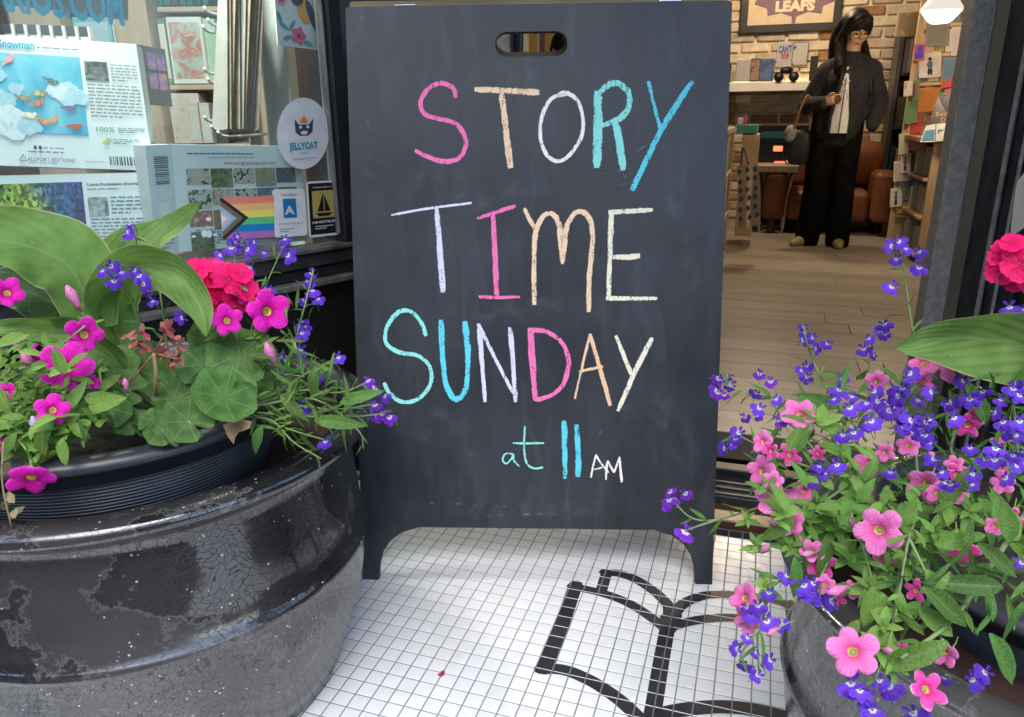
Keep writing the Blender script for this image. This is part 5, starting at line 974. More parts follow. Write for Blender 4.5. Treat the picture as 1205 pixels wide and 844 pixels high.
mb = MB().add([bil(q, .745, .80)+nn*.002, bil(q, .785, .80)+nn*.002, bil(q, .765, .762)+nn*.002], [(0, 1, 2)]).build('warning_triangle', flat((.75, .6, .05)), sp1)
barcode(sp1, q, nn, .775, .895, .955, .965); words(sp1, q, nn, 'ALLPORT EDITIONS', .355, .955, .0105, m_inkg, .26, bold=.0002); words(sp1, q, nn, 'www.allport.com', .645, .950, .006, m_inkg, .11); smalltext(sp1, q, nn, .36, .965, .60, .975, 1); smalltext(sp1, q, nn, .36, .875, .66, .90, 1); smalltext(sp1, q, nn, .44, .845, .63, .865, 1)
mb = MB()
for a, b2 in (((.315, .955), (.335, .905)), ((.335, .905), (.352, .955)), ((.352, .955), (.315, .955))):
    u_, v_ = bil(q, *a)+nn*.002, bil(q, *b2)+nn*.002; mb.tube([u_, v_], .0006, 4)
mb.build('triangle_mark', m_ink, sp1)
for s in (.40, .425): mb = MB().add([bil(q, s+.009*math.cos(a*PI/5), .848+.017*math.sin(a*PI/5))+nn*.002 for a in range(10)], [tuple(range(10))]).build('round_mark', m_ink, sp1)
# lower puzzle box
nB2 = Vec((.2, -1, .10)); c0 = W(160, 280, -.09)
sp2, q, nn = quad_box('puzzle_box', [(-60, 208), (167, 203), (182, 326), (-50, 330)], c0, nB2, .05, m_card, 'pale puzzle box with a dotted green and blue picture, under the winter one', 'puzzle box')
o = MB().add([bil(q, .0, .085)+nn*.0012, bil(q, .675, .075)+nn*.0012, bil(q, .675, 1)+nn*.0012, bil(q, .0, 1)+nn*.0012], [(0, 1, 2, 3)], 0, False, [(0, 1), (1, 1), (1, 0), (0, 0)]).build('painting', m_auro, sp2)
words(sp2, q, nn, 'Cosmic Proclamation (Aurora)', .695, .115, .0085, m_ink, .28, bold=.0002); smalltext(sp2, q, nn, .70, .14, .98, .165, 1)
patch(sp2, q, nn, 'portrait', .695, .22, .80, .40, m_photo); smalltext(sp2, q, nn, .815, .22, .985, .40, 5); smalltext(sp2, q, nn, .70, .425, .985, .72, 9); smalltext(sp2, q, nn, .76, .785, .9, .81, 1); words(sp2, q, nn, '100%', .78, .91, .016, m_green, .10)
for s in (.785, .81): MB().add([bil(q, s+.008*math.cos(a*PI/5), .775+.018*math.sin(a*PI/5))+nn*.002 for a in range(10)], [tuple(range(10))]).build('round_mark', m_ink, sp2)
# wide puzzle box leaning on the glass
q3 = [W(x, y, -.035) for x, y in ((202, 170), (352, 172), (363, 283), (211, 297))]; spn = [W(x, y, -.035-.0) for x, y in ((178, 169), (202, 170), (211, 297), (190, 301))]
bk = -WN*.055
sp3 = thing('puzzle_box', (q3[2]+q3[3])/2+bk/2, 'wide pale green puzzle box covered with small pictures, standing behind the pride flag', 'puzzle box')
MB().prism(q3, bk).build('box_body', m_card, sp3); q, nn = q3, WN
qs = [q3[0]-WD*.0005+bk*.0-WD*.055+Vec((0, 0, .0)), q3[0], q3[3], q3[3]-WD*.050]
MB().prism(qs, bk).build('box_side', m_cardgrey, sp3); qq = qs
barcode(sp3, qq, nn, .25, .10, .80, .36, m_ink, True); patch(sp3, qq, nn, 'white_label', .3, .52, .75, .66, m_white); patch(sp3, qq, nn, 'colour_strip', .1, .70, .9, .80, art('flag_strip', [(.3, (.1, .15, .45)), (.5, (.6, .5, .5)), (.7, (.7, .25, .05))], 60, rand=0)); smalltext(sp3, qq, nn, .2, .82, .8, .97, 4)
smalltext(sp3, q, nn, .10, .075, .93, .10, 1, m_ink); smalltext(sp3, q, nn, .25, .115, .85, .13, 1); words(sp3, q, nn, 'www.eurographicspuzzles.com', .36, .185, .012, m_inkred, .42)
pics = [art('small_picture', st, 95, rand=1) for st in ([(.2, (.02, .05, .09)), (.4, (.08, .22, .30)), (.55, (.35, .25, .10)), (.7, (.45, .12, .08)), (.85, (.55, .5, .4))], [(.2, (.03, .07, .03)), (.4, (.15, .22, .08)), (.55, (.40, .30, .10)), (.7, (.10, .30, .45)), (.85, (.6, .6, .5))])]
for c in range(5):
    for r_ in range(4):
        s0 = .085+c*.172; t0 = .22+r_*.20
        if r_ == 3 and c > 0: continue
        patch(sp3, q, nn, 'picture', s0, t0, s0+.165, t0+(.185 if (c+r_) % 2 else .15), pics[(c+r_) % 2])
smalltext(sp3, q, nn, .12, .80, .40, .96, 6)
# decals on the glass
def Wq(px, off=.0015): return [W(x, y, off) for x, y in px]
def decal(name, px, mats, label, cat, off=.0006):
    qd = Wq(px, -.005+off); t = thing(name, (qd[2]+qd[3])/2, label, cat); MB().prism(qd, WN*.0006).build('backing', mats, t); return t, qd
fl_, q = decal('pride_flag_decal', [(258, 233), (322, 230), (323, 279), (262, 282)], m_white, 'rainbow progress pride flag decal on the window glass', 'decal')
for k, c in enumerate(((240, 140, 120), (250, 195, 120), (250, 232, 110), (95, 205, 130), (20, 135, 200), (185, 115, 190))):
    patch(fl_, q, WN, 'stripe', .05, k/6, 1, (k+1)/6, flat(srgb(*c)), .0009)
for k, (w_, c) in enumerate(((.50, (45, 42, 45)), (.40, (135, 110, 90)), (.28, (125, 205, 230)), (.19, (245, 190, 210)), (.10, (250, 250, 250)))):
    d = w_*1.0; tip = w_*.95; P = [bil(q, 0, 0), bil(q, max(0, d-.47+.0), 0), bil(q, d, .5), bil(q, max(0, d-.47), 1), bil(q, 0, 1)]
    P = [bil(q, 0, max(0, .5-d*1.1)), bil(q, max(0, d-.46), max(0, .5-d*1.1)), bil(q, d, .5), bil(q, max(0, d-.46), min(1, .5+d*1.1)), bil(q, 0, min(1, .5+d*1.1))]
    MB().add([p+WN*(.0012+.0002*k) for p in P], [(0, 1, 2, 3, 4)]).build('chevron', flat(srgb(*c)), fl_)
def rdecal(name, px, m, label, cat, rad=.10):
    qd = Wq(px, -.0044); P = []
    for (sx, sy) in ((0, 0), (1, 0), (1, 1), (0, 1)):
        for k in range(5):
            a = {(0, 0): PI, (1, 0): 1.5*PI, (1, 1): 0, (0, 1): .5*PI}[(sx, sy)]+k*PI/8; cx_ = rad if sx == 0 else 1-rad; cy_ = rad*.7 if sy == 0 else 1-rad*.7
            P.append(bil(qd, cx_+rad*math.cos(a), cy_+rad*.7*math.sin(a)))
    t = thing(name, (qd[2]+qd[3])/2, label, cat); MB().prism(P, WN*.0006).build('backing', m, t); return t, qd
m_decal = flat((.80, .83, .83), .4); m_gold = flat((.52, .42, .12), .35)
wd_, q = rdecal('member_decal', [(320, 223), (358, 222), (362, 277), (323, 280)], m_decal, 'white member decal with a blue square letter A emblem on the window', 'decal')
patch(wd_, q, WN, 'blue_square', .30, .20, .70, .60, flat(srgb(25, 125, 185))); words(wd_, q, WN, 'A', .355, .52, .026, m_white, .32, bold=.0012); words(wd_, q, WN, 'MEMBER', .24, .14, .006, m_ink, .5); words(wd_, q, WN, 'AMHERSTBURG', .12, .74, .006, m_inkg, .76); smalltext(wd_, q, WN, .15, .82, .6, .92, 2)
gd_, q = rdecal('member_decal', [(360, 214), (397, 212), (400, 276), (364, 280)], m_decal, 'black and gold member decal with a sailing boat at the window corner', 'decal')
patch(gd_, q, WN, 'black_field', .05, .035, .95, .955, m_black, .0008); patch(gd_, q, WN, 'gold_field', .15, .17, .84, .66, m_gold, .0012); words(gd_, q, WN, 'member', .18, .125, .008, m_white, .62); words(gd_, q, WN, 'AMHERSTBURG', .10, .755, .008, m_white, .82, bold=.0002); smalltext(gd_, q, WN, .2, .80, .8, .88, 2, m_decal)
for P in (((.50, .20), (.50, .54), (.30, .54)), ((.53, .24), (.72, .54), (.53, .54)), ((.24, .57), (.78, .57), (.66, .63), (.34, .63))): MB().add([bil(q, *p)+WN*.0016 for p in P], [tuple(range(len(P)))]).build('boat_shape', m_black, gd_)
# oval cat decal
oc = W(357.5, 157.5, -.0044); ox_ = (W(387, 156, -.0044)-oc); oy_ = (W(357, 115, -.0044)-oc)
od = thing('oval_decal', oc-oy_, 'round white decal with a black cat face and turquoise lettering on the window', 'decal')
MB().prism([oc+ox_*math.cos(a*PI/24)+oy_*math.sin(a*PI/24) for a in range(48)], WN*.0006).build('backing', m_decal, od)
def OV(x, y, l=.0012): return oc+ox_*x+oy_*y+WN*l
oxn, oyn = ox_.normalized(), oy_.normalized(); oyn = (oyn-oxn*oyn.dot(oxn)).normalized()
MB().add([OV(*p) for p in ((-.36, .42), (-.20, .26), (.20, .26), (.36, .42), (.33, .05), (.16, -.05), (-.16, -.05), (-.33, .05))], [(0, 1, 7), (1, 2, 4, 5, 6, 7), (2, 3, 4)]).build('cat_face', m_ink, od)
MB().add([OV(.14*math.cos(a*PI/7), .03+.055*math.sin(a*PI/7), .002) for a in range(14)], [tuple(range(14))]).build('muzzle', m_decal, od)
for sx in (-1, 1): MB().add([OV(sx*.14+.06*math.cos(a*PI/6), .19+.045*math.sin(a*PI/6), .002) for a in range(12)], [tuple(range(12))]).build('eye', m_decal, od)
MB().add([OV(*p) for p in ((-.15, .30), (-.13, .40), (-.05, .42), (-.04, .50), (.04, .50), (.05, .42), (.13, .40), (.15, .30))], [tuple(range(8))]).build('jelly_hat', flat(srgb(240, 140, 60)), od)
text('printed_words', 'JELLYCAT', OV(-.56, -.42), oxn, oyn, .021, m_cyan, od, width=ox_.length*1.12, bold=.0007); text('printed_words', 'LONDON', OV(-.20, -.56), oxn, oyn, .006, m_cyan, od, width=ox_.length*.4)
t1 = text('printed_words', 'AUTHORIZED RETAILER', OV(-.44, -.72), oxn, oyn, .006, m_cyan, od, width=ox_.length*.9)
# white fruit shaped sticker and its dots
ap = thing('fruit_decal', W(243, 282, -.0044), 'small white apple shaped sticker on the window glass left of the pride flag', 'decal')
for x, y, rx, ry in ((240.5, 275, 3.6, 4.6), (246, 275.5, 3.4, 4.4), (244.5, 268.3, 1.1, 1.8)): MB().prism([W(x+rx*math.cos(a*PI/6), y+ry*math.sin(a*PI/6), -.0044) for a in range(12)], WN*.0006).build('sticker_shape', m_decal, ap)
for x, y, rx, ry in ((228, 278.5, 2.4, 1.6), (253, 276.5, 2.6, 1.4), (245.5, 258, 3.2, 2.6)):
    dd = MB().prism([W(x+rx*math.cos(a*PI/6), y+ry*math.sin(a*PI/6), -.0044) for a in range(12)], WN*.0006).build('dot_decal', m_decal, loc=W(x, y, -.0044)); tag(dd, 'tiny white dot sticker beside the apple shaped sticker on the glass', 'decal', 'white dot stickers on the glass')
# bird print and web address banner
q = [W(x, y, -.03) for x, y in ((321, -30), (384, -30), (383, 60), (327, 53))]
bp_ = thing('bird_print', q[2], 'white art print with an orange and black bird among pink flowers, top of the window', 'print'); MB().prism(q, -WN*.003).build('sheet', m_white, bp_); nn = WN
def blob(t, q, name, s, t_, rs, rt, col, n=12, lift=.0015, an=0, fl=0):
    P = []
    for a in range(n): e = a*2*PI/n; k = 1+fl*math.cos(5*e); x, y = rs*k*math.cos(e), rt*k*math.sin(e); P.append(bil(q, s+x*math.cos(an)-y*math.sin(an), t_+(x*math.sin(an)+y*math.cos(an)))+nn*lift)
    MB().add(P, [tuple(range(n))]).build(name, flat(srgb(*col)), t)
blob(bp_, q, 'bird_body', .56, .48, .14, .20, (240, 160, 70), 14, .0015, -.45); blob(bp_, q, 'bird_head', .42, .33, .12, .10, (25, 30, 40), 12, .002); blob(bp_, q, 'bird_wing', .70, .55, .07, .24, (35, 50, 75), 12, .0025, -.5); blob(bp_, q, 'bird_tail', .86, .80, .05, .16, (35, 50, 75), 10, .0022, -.7)
for s, t_, r_, c in ((.42, .84, .14, (232, 85, 120)), (.90, .62, .12, (240, 120, 160)), (.12, .36, .08, (240, 120, 160))): blob(bp_, q, 'painted_flower', s, t_, r_, r_*.85, c, 25, .002, 0, .15); blob(bp_, q, 'flower_eye', s, t_, r_*.3, r_*.25, (120, 30, 50), 10, .003)
for s, t_, an in ((.14, .72, .5), (.20, .88, -.3), (.62, .93, .2), (.95, .90, .8), (.06, .60, 1.2), (.30, .70, -.9)): blob(bp_, q, 'painted_leaf', s, t_, .10, .035, (70, 150, 160), 10, .0018, an)
q = [W(x, y, -.03) for x, y in ((-60, -40), (150, -28), (151, 24), (-60, -4))]
bn_ = thing('web_address_banner', q[2], 'grey brown banner with cut turquoise letters reading .COM at the top left of the window', 'banner'); MB().prism(q, -WN*.003).build('sheet', M('taupe_card', (.14, .12, .11), (.20, .17, .16), rough=.5), bn_)
xv = (q[2]-q[3]).normalized(); yv = (q[1]-q[2]).normalized(); yv = (yv-xv*yv.dot(xv)).normalized(); yv = yv if yv.z > 0 else -yv
text('printed_words', 'ARIOS.COM', W(-12, 9, -.03), xv, yv, .085, m_cyan, bn_, width=(W(146, 17, -.03)-W(-12, 9, -.03)).length, bold=.003)
# things standing further in behind the glass
def fbox(name, x0, y0, x1, y1, Y, d, m, label, cat, group=None, print_m=None):
    a, b_, c = at(x0, y0, Y), at(x1, y0, Y), at(x0, y1, Y); t = thing(name, at((x0+x1)/2, y1, Y)+V*d/2, label, cat, group)
    right = Vec((b_.x-a.x, 0, 0)); MB().bev(Vec((a.x, Y, c.z)), right, Vec((0, d, 0)), Z*(a.z-c.z), .002).build('body', m, t)
    if print_m:
        q = [Vec((a.x, Y, a.z)), Vec((b_.x, Y, a.z)), Vec((b_.x, Y, c.z)), Vec((a.x, Y, c.z))]; patch(t, q, Vec((0, -1, 0)), 'cover', .07, .08, .93, .92, print_m, .0015)
    return t
bc = thing('display_bookcase', at(220, 260, 2.95), 'pale pine bookcase of games and puzzles seen through the display window', 'bookcase')
m_birch = wood('birch_wood', (.58, .46, .32), (.70, .58, .43), axis='Z'); m_birchX = wood('birch_board', (.58, .46, .32), (.70, .58, .43), axis='X')
def bb(name, x0, y0, x1, y1, Y0, d, m=m_birch):
    a, c = at(x0, y0, Y0), at(x1, y1, Y0); return MB().bev(Vec((a.x, Y0, c.z)), Vec((c.x-a.x, 0, 0)), Vec((0, d, 0)), Z*(a.z-c.z), .002).build(name, m, bc)
bb('upright', 166, -30, 183, 330, 2.75, .34); bb('upright', 300, -30, 312, 330, 2.75, .34); bb('upright', 60, -30, 72, 330, 2.75, .34)
for y in (8, 100, 170, 240): bb('shelf', 184, y, 299, y+5, 2.76, .32, m_birchX); bb('shelf', 73, y, 165, y+5, 2.76, .32, m_birchX)
m_back = M('back_board', (.42, .34, .24), (.48, .40, .30), rough=.7, scale=4); bb('back_panel', 60, -30, 312, 330, 3.10, .012, m_back)
tin = art('game_cover', [(.25, (.75, .80, .72)), (.5, (.55, .70, .66)), (.62, (.65, .30, .25)), (.75, (.80, .78, .66))], 22, rand=1)
fbox('game_box', 194, 20, 236, 99, 2.78, .07, m_card, 'large pale game box with a city picture on the middle shelf in the window', 'game box', None, tin)
fbox('game_box', 184, 22, 193, 99, 2.79, .12, flat((.16, .30, .18)), 'narrow green game box beside the city picture box in the window', 'game box', None, tin)
fbox('game_box', 237, 22, 252, 99, 2.80, .12, flat((.45, .65, .50)), 'light green game box right of the city picture box in the window', 'game box')
fbox('game_box', 197, 110, 233, 169, 2.78, .07, flat((.72, .70, .60)), 'cream patterned game box on the lower shelf in the window', 'game box', None, art('dots', [(.5, (.76, .74, .64)), (.62, (.5, .42, .34)), (.75, (.3, .36, .4))], 60, rand=1))
fbox('tin', 220, 121, 232, 169, 2.74, .04, flat((.75, .55, .58)), 'left tall pink and white tin in front of the cream game box', 'tin', None, tin); fbox('tin', 233, 121, 245, 169, 2.74, .04, flat((.70, .62, .62)), 'right tall pink and white tin in front of the cream game box', 'tin', None, tin)
fbox('game_box', 246, 122, 264, 169, 2.78, .08, flat((.06, .07, .08)), 'dark game box at the right end of the lower shelf in the window', 'game box')
for k in range(7): fbox('book', 180+k*9, -22, 188+k*9, 7, 2.80, .14, flat(rnd.choice(((.03, .12, .14), (.05, .16, .15), (.10, .10, .12), (.04, .08, .12)))), 'dark teal book spine on the top shelf of the window bookcase', 'book', 'dark books on the top shelf in the window')
fbox('game_box', 84, 20, 128, 99, 2.78, .07, flat((.25, .55, .68)), 'flat blue box on the left shelf behind the winter puzzle', 'game box', None, art('sky', [(.3, (.10, .45, .7)), (.6, (.5, .75, .85)), (.8, (.8, .85, .8))], 12, rand=1)); fbox('game_box', 130, 22, 164, 99, 2.78, .07, m_card, 'flat white box on the left shelf behind the winter puzzle', 'game box', None, art('fade', [(.3, (.7, .72, .66)), (.6, (.8, .8, .78)), (.8, (.5, .45, .35))], 14, rand=1))
q0 = W(180, 90, -.20); db, q, nn = quad_box('dark_box', [(158, 52), (194, 58), (203, 126), (165, 122)], q0, Vec((.45, -1, 0)), .03, flat((.012, .012, .018)), 'black game box with tiny coloured pictures right of the winter puzzle', 'game box')
for k in range(6): patch(db, q, nn, 'picture', .08+.30*(k % 3), .10+.34*(k//3), .34+.30*(k % 3), .38+.34*(k//3), art('night_picture', [(.4, (.02, .02, .04)), (.6, (.15, .08, .22)), (.75, (.3, .12, .10))], 40, rand=1))
q0 = W(178, 240, -.16); db2, q, nn = quad_box('dark_box', [(150, 212), (187, 210), (192, 248), (156, 250)], q0, Vec((.3, -1, 0)), .04, flat((.010, .010, .012)), 'black box with white words, between the two pale puzzle boxes', 'game box'); words(db2, q, nn, 'le Croc', .40, .55, .014, m_white, .55)
fbox('picture_card', 140, 251, 194, 292, 2.1, .04, flat((.55, .45, .30)), 'small tan picture card low behind the puzzle boxes', 'card', None, art('card_art', [(.3, (.1, .35, .45)), (.5, (.6, .5, .3)), (.7, (.7, .66, .5))], 30, rand=1))
for k in range(7):
    t = fbox('card_pack', 2+k*15, 28+k*.6, 14+k*15, 48+k*.6, 2.3, .02, m_white, 'small black and white card pack hanging in a row under the banner', 'card pack', 'card packs in a row under the banner')
    a = at(2+k*15, 28+k*.6, 2.298); c = at(14+k*15, 39+k*.6, 2.298); MB().add([Vec((a.x, 2.297, a.z)), Vec((c.x, 2.297, a.z)), Vec((c.x, 2.297, c.z)), Vec((a.x, 2.297, c.z))], [(0, 1, 2, 3)]).build('dark_header', m_ink, t)
# hook rack with brown paper bags
hr = thing('hook_rack', at(275, 300, 2.32), 'rack with white prongs holding bags in the display window', 'rack')
a, c = at(272, -30, 2.40), at(292, 300, 2.40); MB().bev(Vec((a.x, 2.40, c.z)), Vec((.035, 0, 0)), Vec((0, .03, 0)), Z*(a.z-c.z), .003).build('post', m_white, hr)
for x, y in ((240, 8), (244, 22), (240, 80), (244, 92), (240, 137), (256, 155), (248, 148), (238, 30)):
    p = at(x, y, 2.2); MB().tube(catmull([p, p+Vec((.006, .02, -.012)), p+Vec((.03, .07, -.014)), p+Vec((.075, .2, -.012))], 4), .0045, 6).build('prong', m_white, hr)
m_kraft = M('kraft_paper', (.40, .32, .21), (.60, .50, .36), rough=.8, scale=18, objrnd=.25)
for k in range(12):
    x = 258+k*3.0+rnd.uniform(-1, 1); y0 = -20+rnd.uniform(-5, 5); a = at(x, y0, 2.22+.012*k); b_ = at(x+rnd.uniform(10, 20), y0, 2.22+.012*k); c = at(x-8, 152+rnd.uniform(-10, 14), 2.22+.012*k)
    e = at(x+rnd.uniform(8, 14), 152, 2.22+.012*k); o = MB().prism([a, b_, e, c], Vec((0, .004, 0))).build('paper_bag', m_kraft if k % 5 else flat((.42, .43, .40)), loc=c); tag(o, 'flat brown paper bag hanging in a bundle on the window rack', 'paper bag', 'paper bags bundled on the window rack')
o = fbox('wall_column', 292, -60, 326, 330, 2.55, .10, M('mint_paint', (.62, .76, .70), (.72, .84, .78), rough=.5, scale=4), 'pale mint painted column inside the display window', 'column')  # solid pale strip standing for a reflection in the glass
# ================================================================== SHOP INTERIOR
m_mort = M('mortar', (.60, .51, .39), (.72, .62, .48), rough=.9, scale=30)
bw = thing('brick_wall', uv(.5, VB, .06), 'whitewashed tan and brown brick wall at the back of the shop', 'brick wall')
MB().box(uv(UL, VB+.012, .06), U*(UR-UL), V*.1, Z*2.88).build('mortar_face', m_mort, bw)
m_brk = [M('brick_paint', c1, c2, rough=.85, scale=16, bump=.5, bscale=50, objrnd=.18) for c1, c2 in (((.50, .42, .32), (.68, .59, .46)), ((.46, .34, .20), (.62, .50, .35)), ((.22, .11, .05), (.38, .22, .11)), ((.32, .26, .20), (.52, .44, .34)))]
bks = []
for mi in range(4):
    for s in range(3):
        mb = MB().bev(Vec((-.110, -.010, -.035)), Vec((.222-rnd.random()*.014, 0, 0)), Vec((0, .024, 0)), Z*(.066-rnd.random()*.006), .007)
        for v_ in mb.v: v_ += Vec((rnd.uniform(-.003, .003), rnd.uniform(-.003, .003), rnd.uniform(-.002, .002)))
        bks.append(mb.mesh('brick', m_brk[mi]))
restb = MB(); nbr = 0
for r_ in range(38):
    z = .10+r_*.078; u = UL+.12+(.115 if r_ % 2 else 0)
    while u < UR-.1:
        p = uv(u, VB, z)+V*rnd.uniform(-.002, .004); d = p-EYE; zc = d.dot(_F); px = CX+FPX*d.dot(AX)/zc; py = CY+FPX*d.dot(AD)/zc
        if 835 < px < 1185 and -14 < py < 262 and nbr < 300:
            mi = rnd.choices((0, 1, 2, 3), (.46, .26, .13, .15))[0]; inst('brick', bks[mi*3+rnd.randrange(3)], basis(p, U, V, Z), bw); nbr += 1
        else: restb.bev(p-U*.105-V*.014-Z*.033, U*.212, V*.028, Z*.064, .006)
        u += .232
tag(restb.build('bricks', m_brk[1], bw), kind='stuff')
def wq(x0, y0, x1, y1, v): return pv(x0, y0, v), pv(x1, y0, v), pv(x1, y1, v), pv(x0, y1, v)
def wbox(t, name, x0, y0, x1, y1, v, d, m, be=.003):   # box facing the door whose front spans photo pixels at depth v
    a, c = pv((x0+x1)/2-(x1-x0)/2, (y0+y1)/2, v), pv(x1, (y0+y1)/2, v); top = pv((x0+x1)/2, y0, v).z; bot = pv((x0+x1)/2, y1, v).z
    u0, u1 = a.dot(U), c.dot(U); return MB().bev(uv(u0, v, bot), U*(u1-u0), V*d, Z*(top-bot), be).build(name, m, t)
def wthing(name, x0, y0, x1, y1, v, d, m, label, cat, group=None, cover=None):
    p = pv((x0+x1)/2, y1, v); t = thing(name, p+V*d/2, label, cat, group); o = wbox(t, 'body', x0, y0, x1, y1, v, d, m)
    if cover:
        u0, u1 = pv(x0, (y0+y1)/2, v).dot(U), pv(x1, (y0+y1)/2, v).dot(U); zt, zb_ = pv((x0+x1)/2, y0, v).z, pv((x0+x1)/2, y1, v).z; du = (u1-u0)*.06; dz = (zt-zb_)*.06
        MB().add([uv(u0+du, v-.002, zb_+dz), uv(u1-du, v-.002, zb_+dz), uv(u1-du, v-.002, zt-dz), uv(u0+du, v-.002, zt-dz)], [(0, 1, 2, 3)]).build('cover', cover, t)
    return t
# framed hockey poster
vp = VB-.05; fp = thing('framed_poster', pv(935, 40, vp), 'black framed poster with lettering TORONTO MAPLE LEAFS on the brick wall', 'poster')
wbox(fp, 'frame', 875, -95, 995, 37, vp, .03, m_black, .004); wbox(fp, 'print', 884, -88, 986, 28, vp-.004, .004, flat((.58, .47, .32)), .0005)
cu = pv(937, -8, vp).dot(U); cz = pv(937, -8, vp).z; lf = [(0, 1.1), (.14, .75), (.36, .9), (.34, .45), (.62, .62), (.70, .36), (1.0, .30), (.82, .0), (.92, -.22), (.62, -.34), (.60, -.52), (.30, -.46), (.05, -.56), (.04, -.72)]
lf = lf+[(-x, y) for x, y in reversed(lf)]; MB().add([uv(cu+x*.33, vp-.006, cz+y*.30) for x, y in lf], [tuple(range(len(lf)))]).build('leaf_shape', flat((.16, .09, .13)), fp)
for s, zz, ww in (('TORONTO', cz+.055, .42), ('MAPLE', cz-.035, .30), ('LEAFS', cz-.125, .29)): text('printed_words', s, uv(cu-ww/2, vp-.009, zz), U, Z, .10, flat((.66, .56, .42)), fp, width=ww, bold=.006)
# white wall shelf and what stands on it
ws_ = thing('wall_shelf', pv(905, 107, VB-.2), 'long white floating shelf on the brick wall', 'shelf'); wbox(ws_, 'board', 857, 96, 1000, 107, VB-.22, .2, m_white)
wbox(ws_, 'light_strip', 862, 96.2, 1000, 97.4, VB-.035, .012, M('warm_strip', (.9, .7, .4), emit=((1, .68, .32), 6.0)), .001)
vs_ = VB-.17
for x0, y0, x1, y1, c, lab, cov in ((859, 84, 866, 96, (.30, .28, .26), 'small grey book at the left end of the white wall shelf', None), (866, 71, 883, 96, (.34, .33, .33), 'grey book with a dark top edge on the white wall shelf', art('c1', [(.4, (.4, .39, .38)), (.6, (.46, .45, .44)), (.8, (.08, .07, .07))], 10, rand=1)), (883, 69, 894, 96, (.05, .04, .05), 'dark patterned book second from the blue one on the wall shelf', art('c2', [(.4, (.04, .03, .04)), (.6, (.18, .14, .10)), (.8, (.3, .2, .15))], 40, rand=1)), (894, 69, 911, 96, (.10, .13, .22), 'blue and tan picture book on the white wall shelf', art('c3', [(.35, (.06, .09, .2)), (.5, (.3, .26, .22)), (.65, (.10, .15, .32))], 16, rand=1))):
    wthing('book', x0, y0, x1, y1, vs_, .03, flat(c), lab, 'book', None, cov)
t = wthing('card_print', 914, 49, 932, 79, VB-.03, .01, flat((.42, .44, .50)), 'pale blue card with blue and red words pinned on the brick wall', 'card'); p = pv(916, 62, VB-.032)
text('printed_words', "CAN'T", p, U, Z, .07, flat((.06, .10, .30)), t, width=.10, lift=.002, bold=.003); text('printed_words', 'STOP', pv(919, 69, VB-.032), U, Z, .05, flat((.5, .06, .06)), t, width=.06, lift=.002, bold=.003)
wthing('card_print', 932, 49, 951, 78, VB-.03, .01, flat((.2, .2, .2)), 'black and white portrait card pinned beside the blue card', 'card', None, art('bw', [(.35, (.03, .03, .03)), (.5, (.2, .2, .19)), (.65, (.5, .5, .48))], 12, rand=1))
wthing('book', 953, 66, 962, 96, vs_, .03, flat((.012, .012, .014)), 'black book on the wall shelf beside the person', 'book')
bi = thing('binoculars', pv(925, 96, vs_), 'black binoculars lying on the white wall shelf', 'binoculars'); p0 = pv(925, 91, vs_)
for du in (-.055, .055): MB().tube([p0+U*du-V*.06, p0+U*du-V*.02, p0+U*du*.8+V*.05], [.038, .036, .024], 12).build('barrel', m_black, bi)
MB().ball(p0+Z*.05, (.055, .04, .03), 10, 6).build('bridge', m_black, bi)
# dark cabinet with red lights, table, tote
dc = thing('dark_cabinet', pv(915, 255, VB-.45), 'dark glass fronted cabinet with small red lights against the brick wall', 'cabinet')
m_dk = M('dark_gloss', (.008, .010, .012), (.014, .017, .02), rough=.12); wbox(dc, 'body', 888, 148, 962, 255, VB-.40, .36, m_dk)
wbox(dc, 'teal_panel', 896, 155, 925, 163, VB-.403, .004, M('teal_glass', (.02, .10, .11), rough=.2));  # teal strip paints a reflection on the dark cabinet front
for x0, y0, x1, y1, c, e in ((910, 172, 921, 178, (1, .08, .03), 1.6), (911, 190, 923, 197, (1, .05, .03), 2.0), (912, 206, 919, 212, (1, .10, .04), 1.2), (906, 220, 914, 225, (.9, .9, 1), .5)): wbox(dc, 'indicator_light', x0, y0, x1, y1, VB-.405, .006, M('red_light', c, emit=(c, e)))
tb = thing('side_table', pv(912, 258, 6.0), 'small pale topped side table with bent chrome legs', 'table'); wbox(tb, 'tabletop', 888, 195, 940, 203, 5.95, .35, flat((.36, .30, .23)))
pz = pv(912, 203, 5.95).z
for x, s in ((893, -1), (934, 1)):
    for dv in (.05, .3):
        top = pv(x, 203, 5.95)+V*dv; top.z = pz; ft = Vec(top); ft = ft-U*s*.04+U*.0; ft.z = .075
        MB().tube(catmull([top, top*.5+ft*.5-U*s*.01, ft, ft-U*s*.05+Z*.004], 4), .011, 8).build('leg', m_metal, tb)
wthing('paper_stack', 925, 190, 938, 195, 6.0, .15, flat((.5, .47, .42)), 'small stack of paper on the side table', 'paper')
tg = thing('hanging_tote', pv(878, 268, 4.75), 'cream tote bag with small dark motifs hanging from the low bookcase', 'tote bag')
a, b_, c, d = pv(867, 196, 4.75), pv(892, 192, 4.75), pv(895, 265, 4.75), pv(869, 269, 4.75); vs = []; 
for i in range(11):
    for j in range(7): vs.append(bil([a, b_, c, d], j/6, i/10)+V*(.02*math.sin(j*1.6+i*.15)*(i/10)))
MB().add(vs, [(i*7+j, i*7+j+1, (i+1)*7+j+1, (i+1)*7+j) for i in range(10) for j in range(6)], 0, True).build('cloth', M('tote_cloth', (.60, .56, .46), (.68, .64, .54), rough=.9), tg)
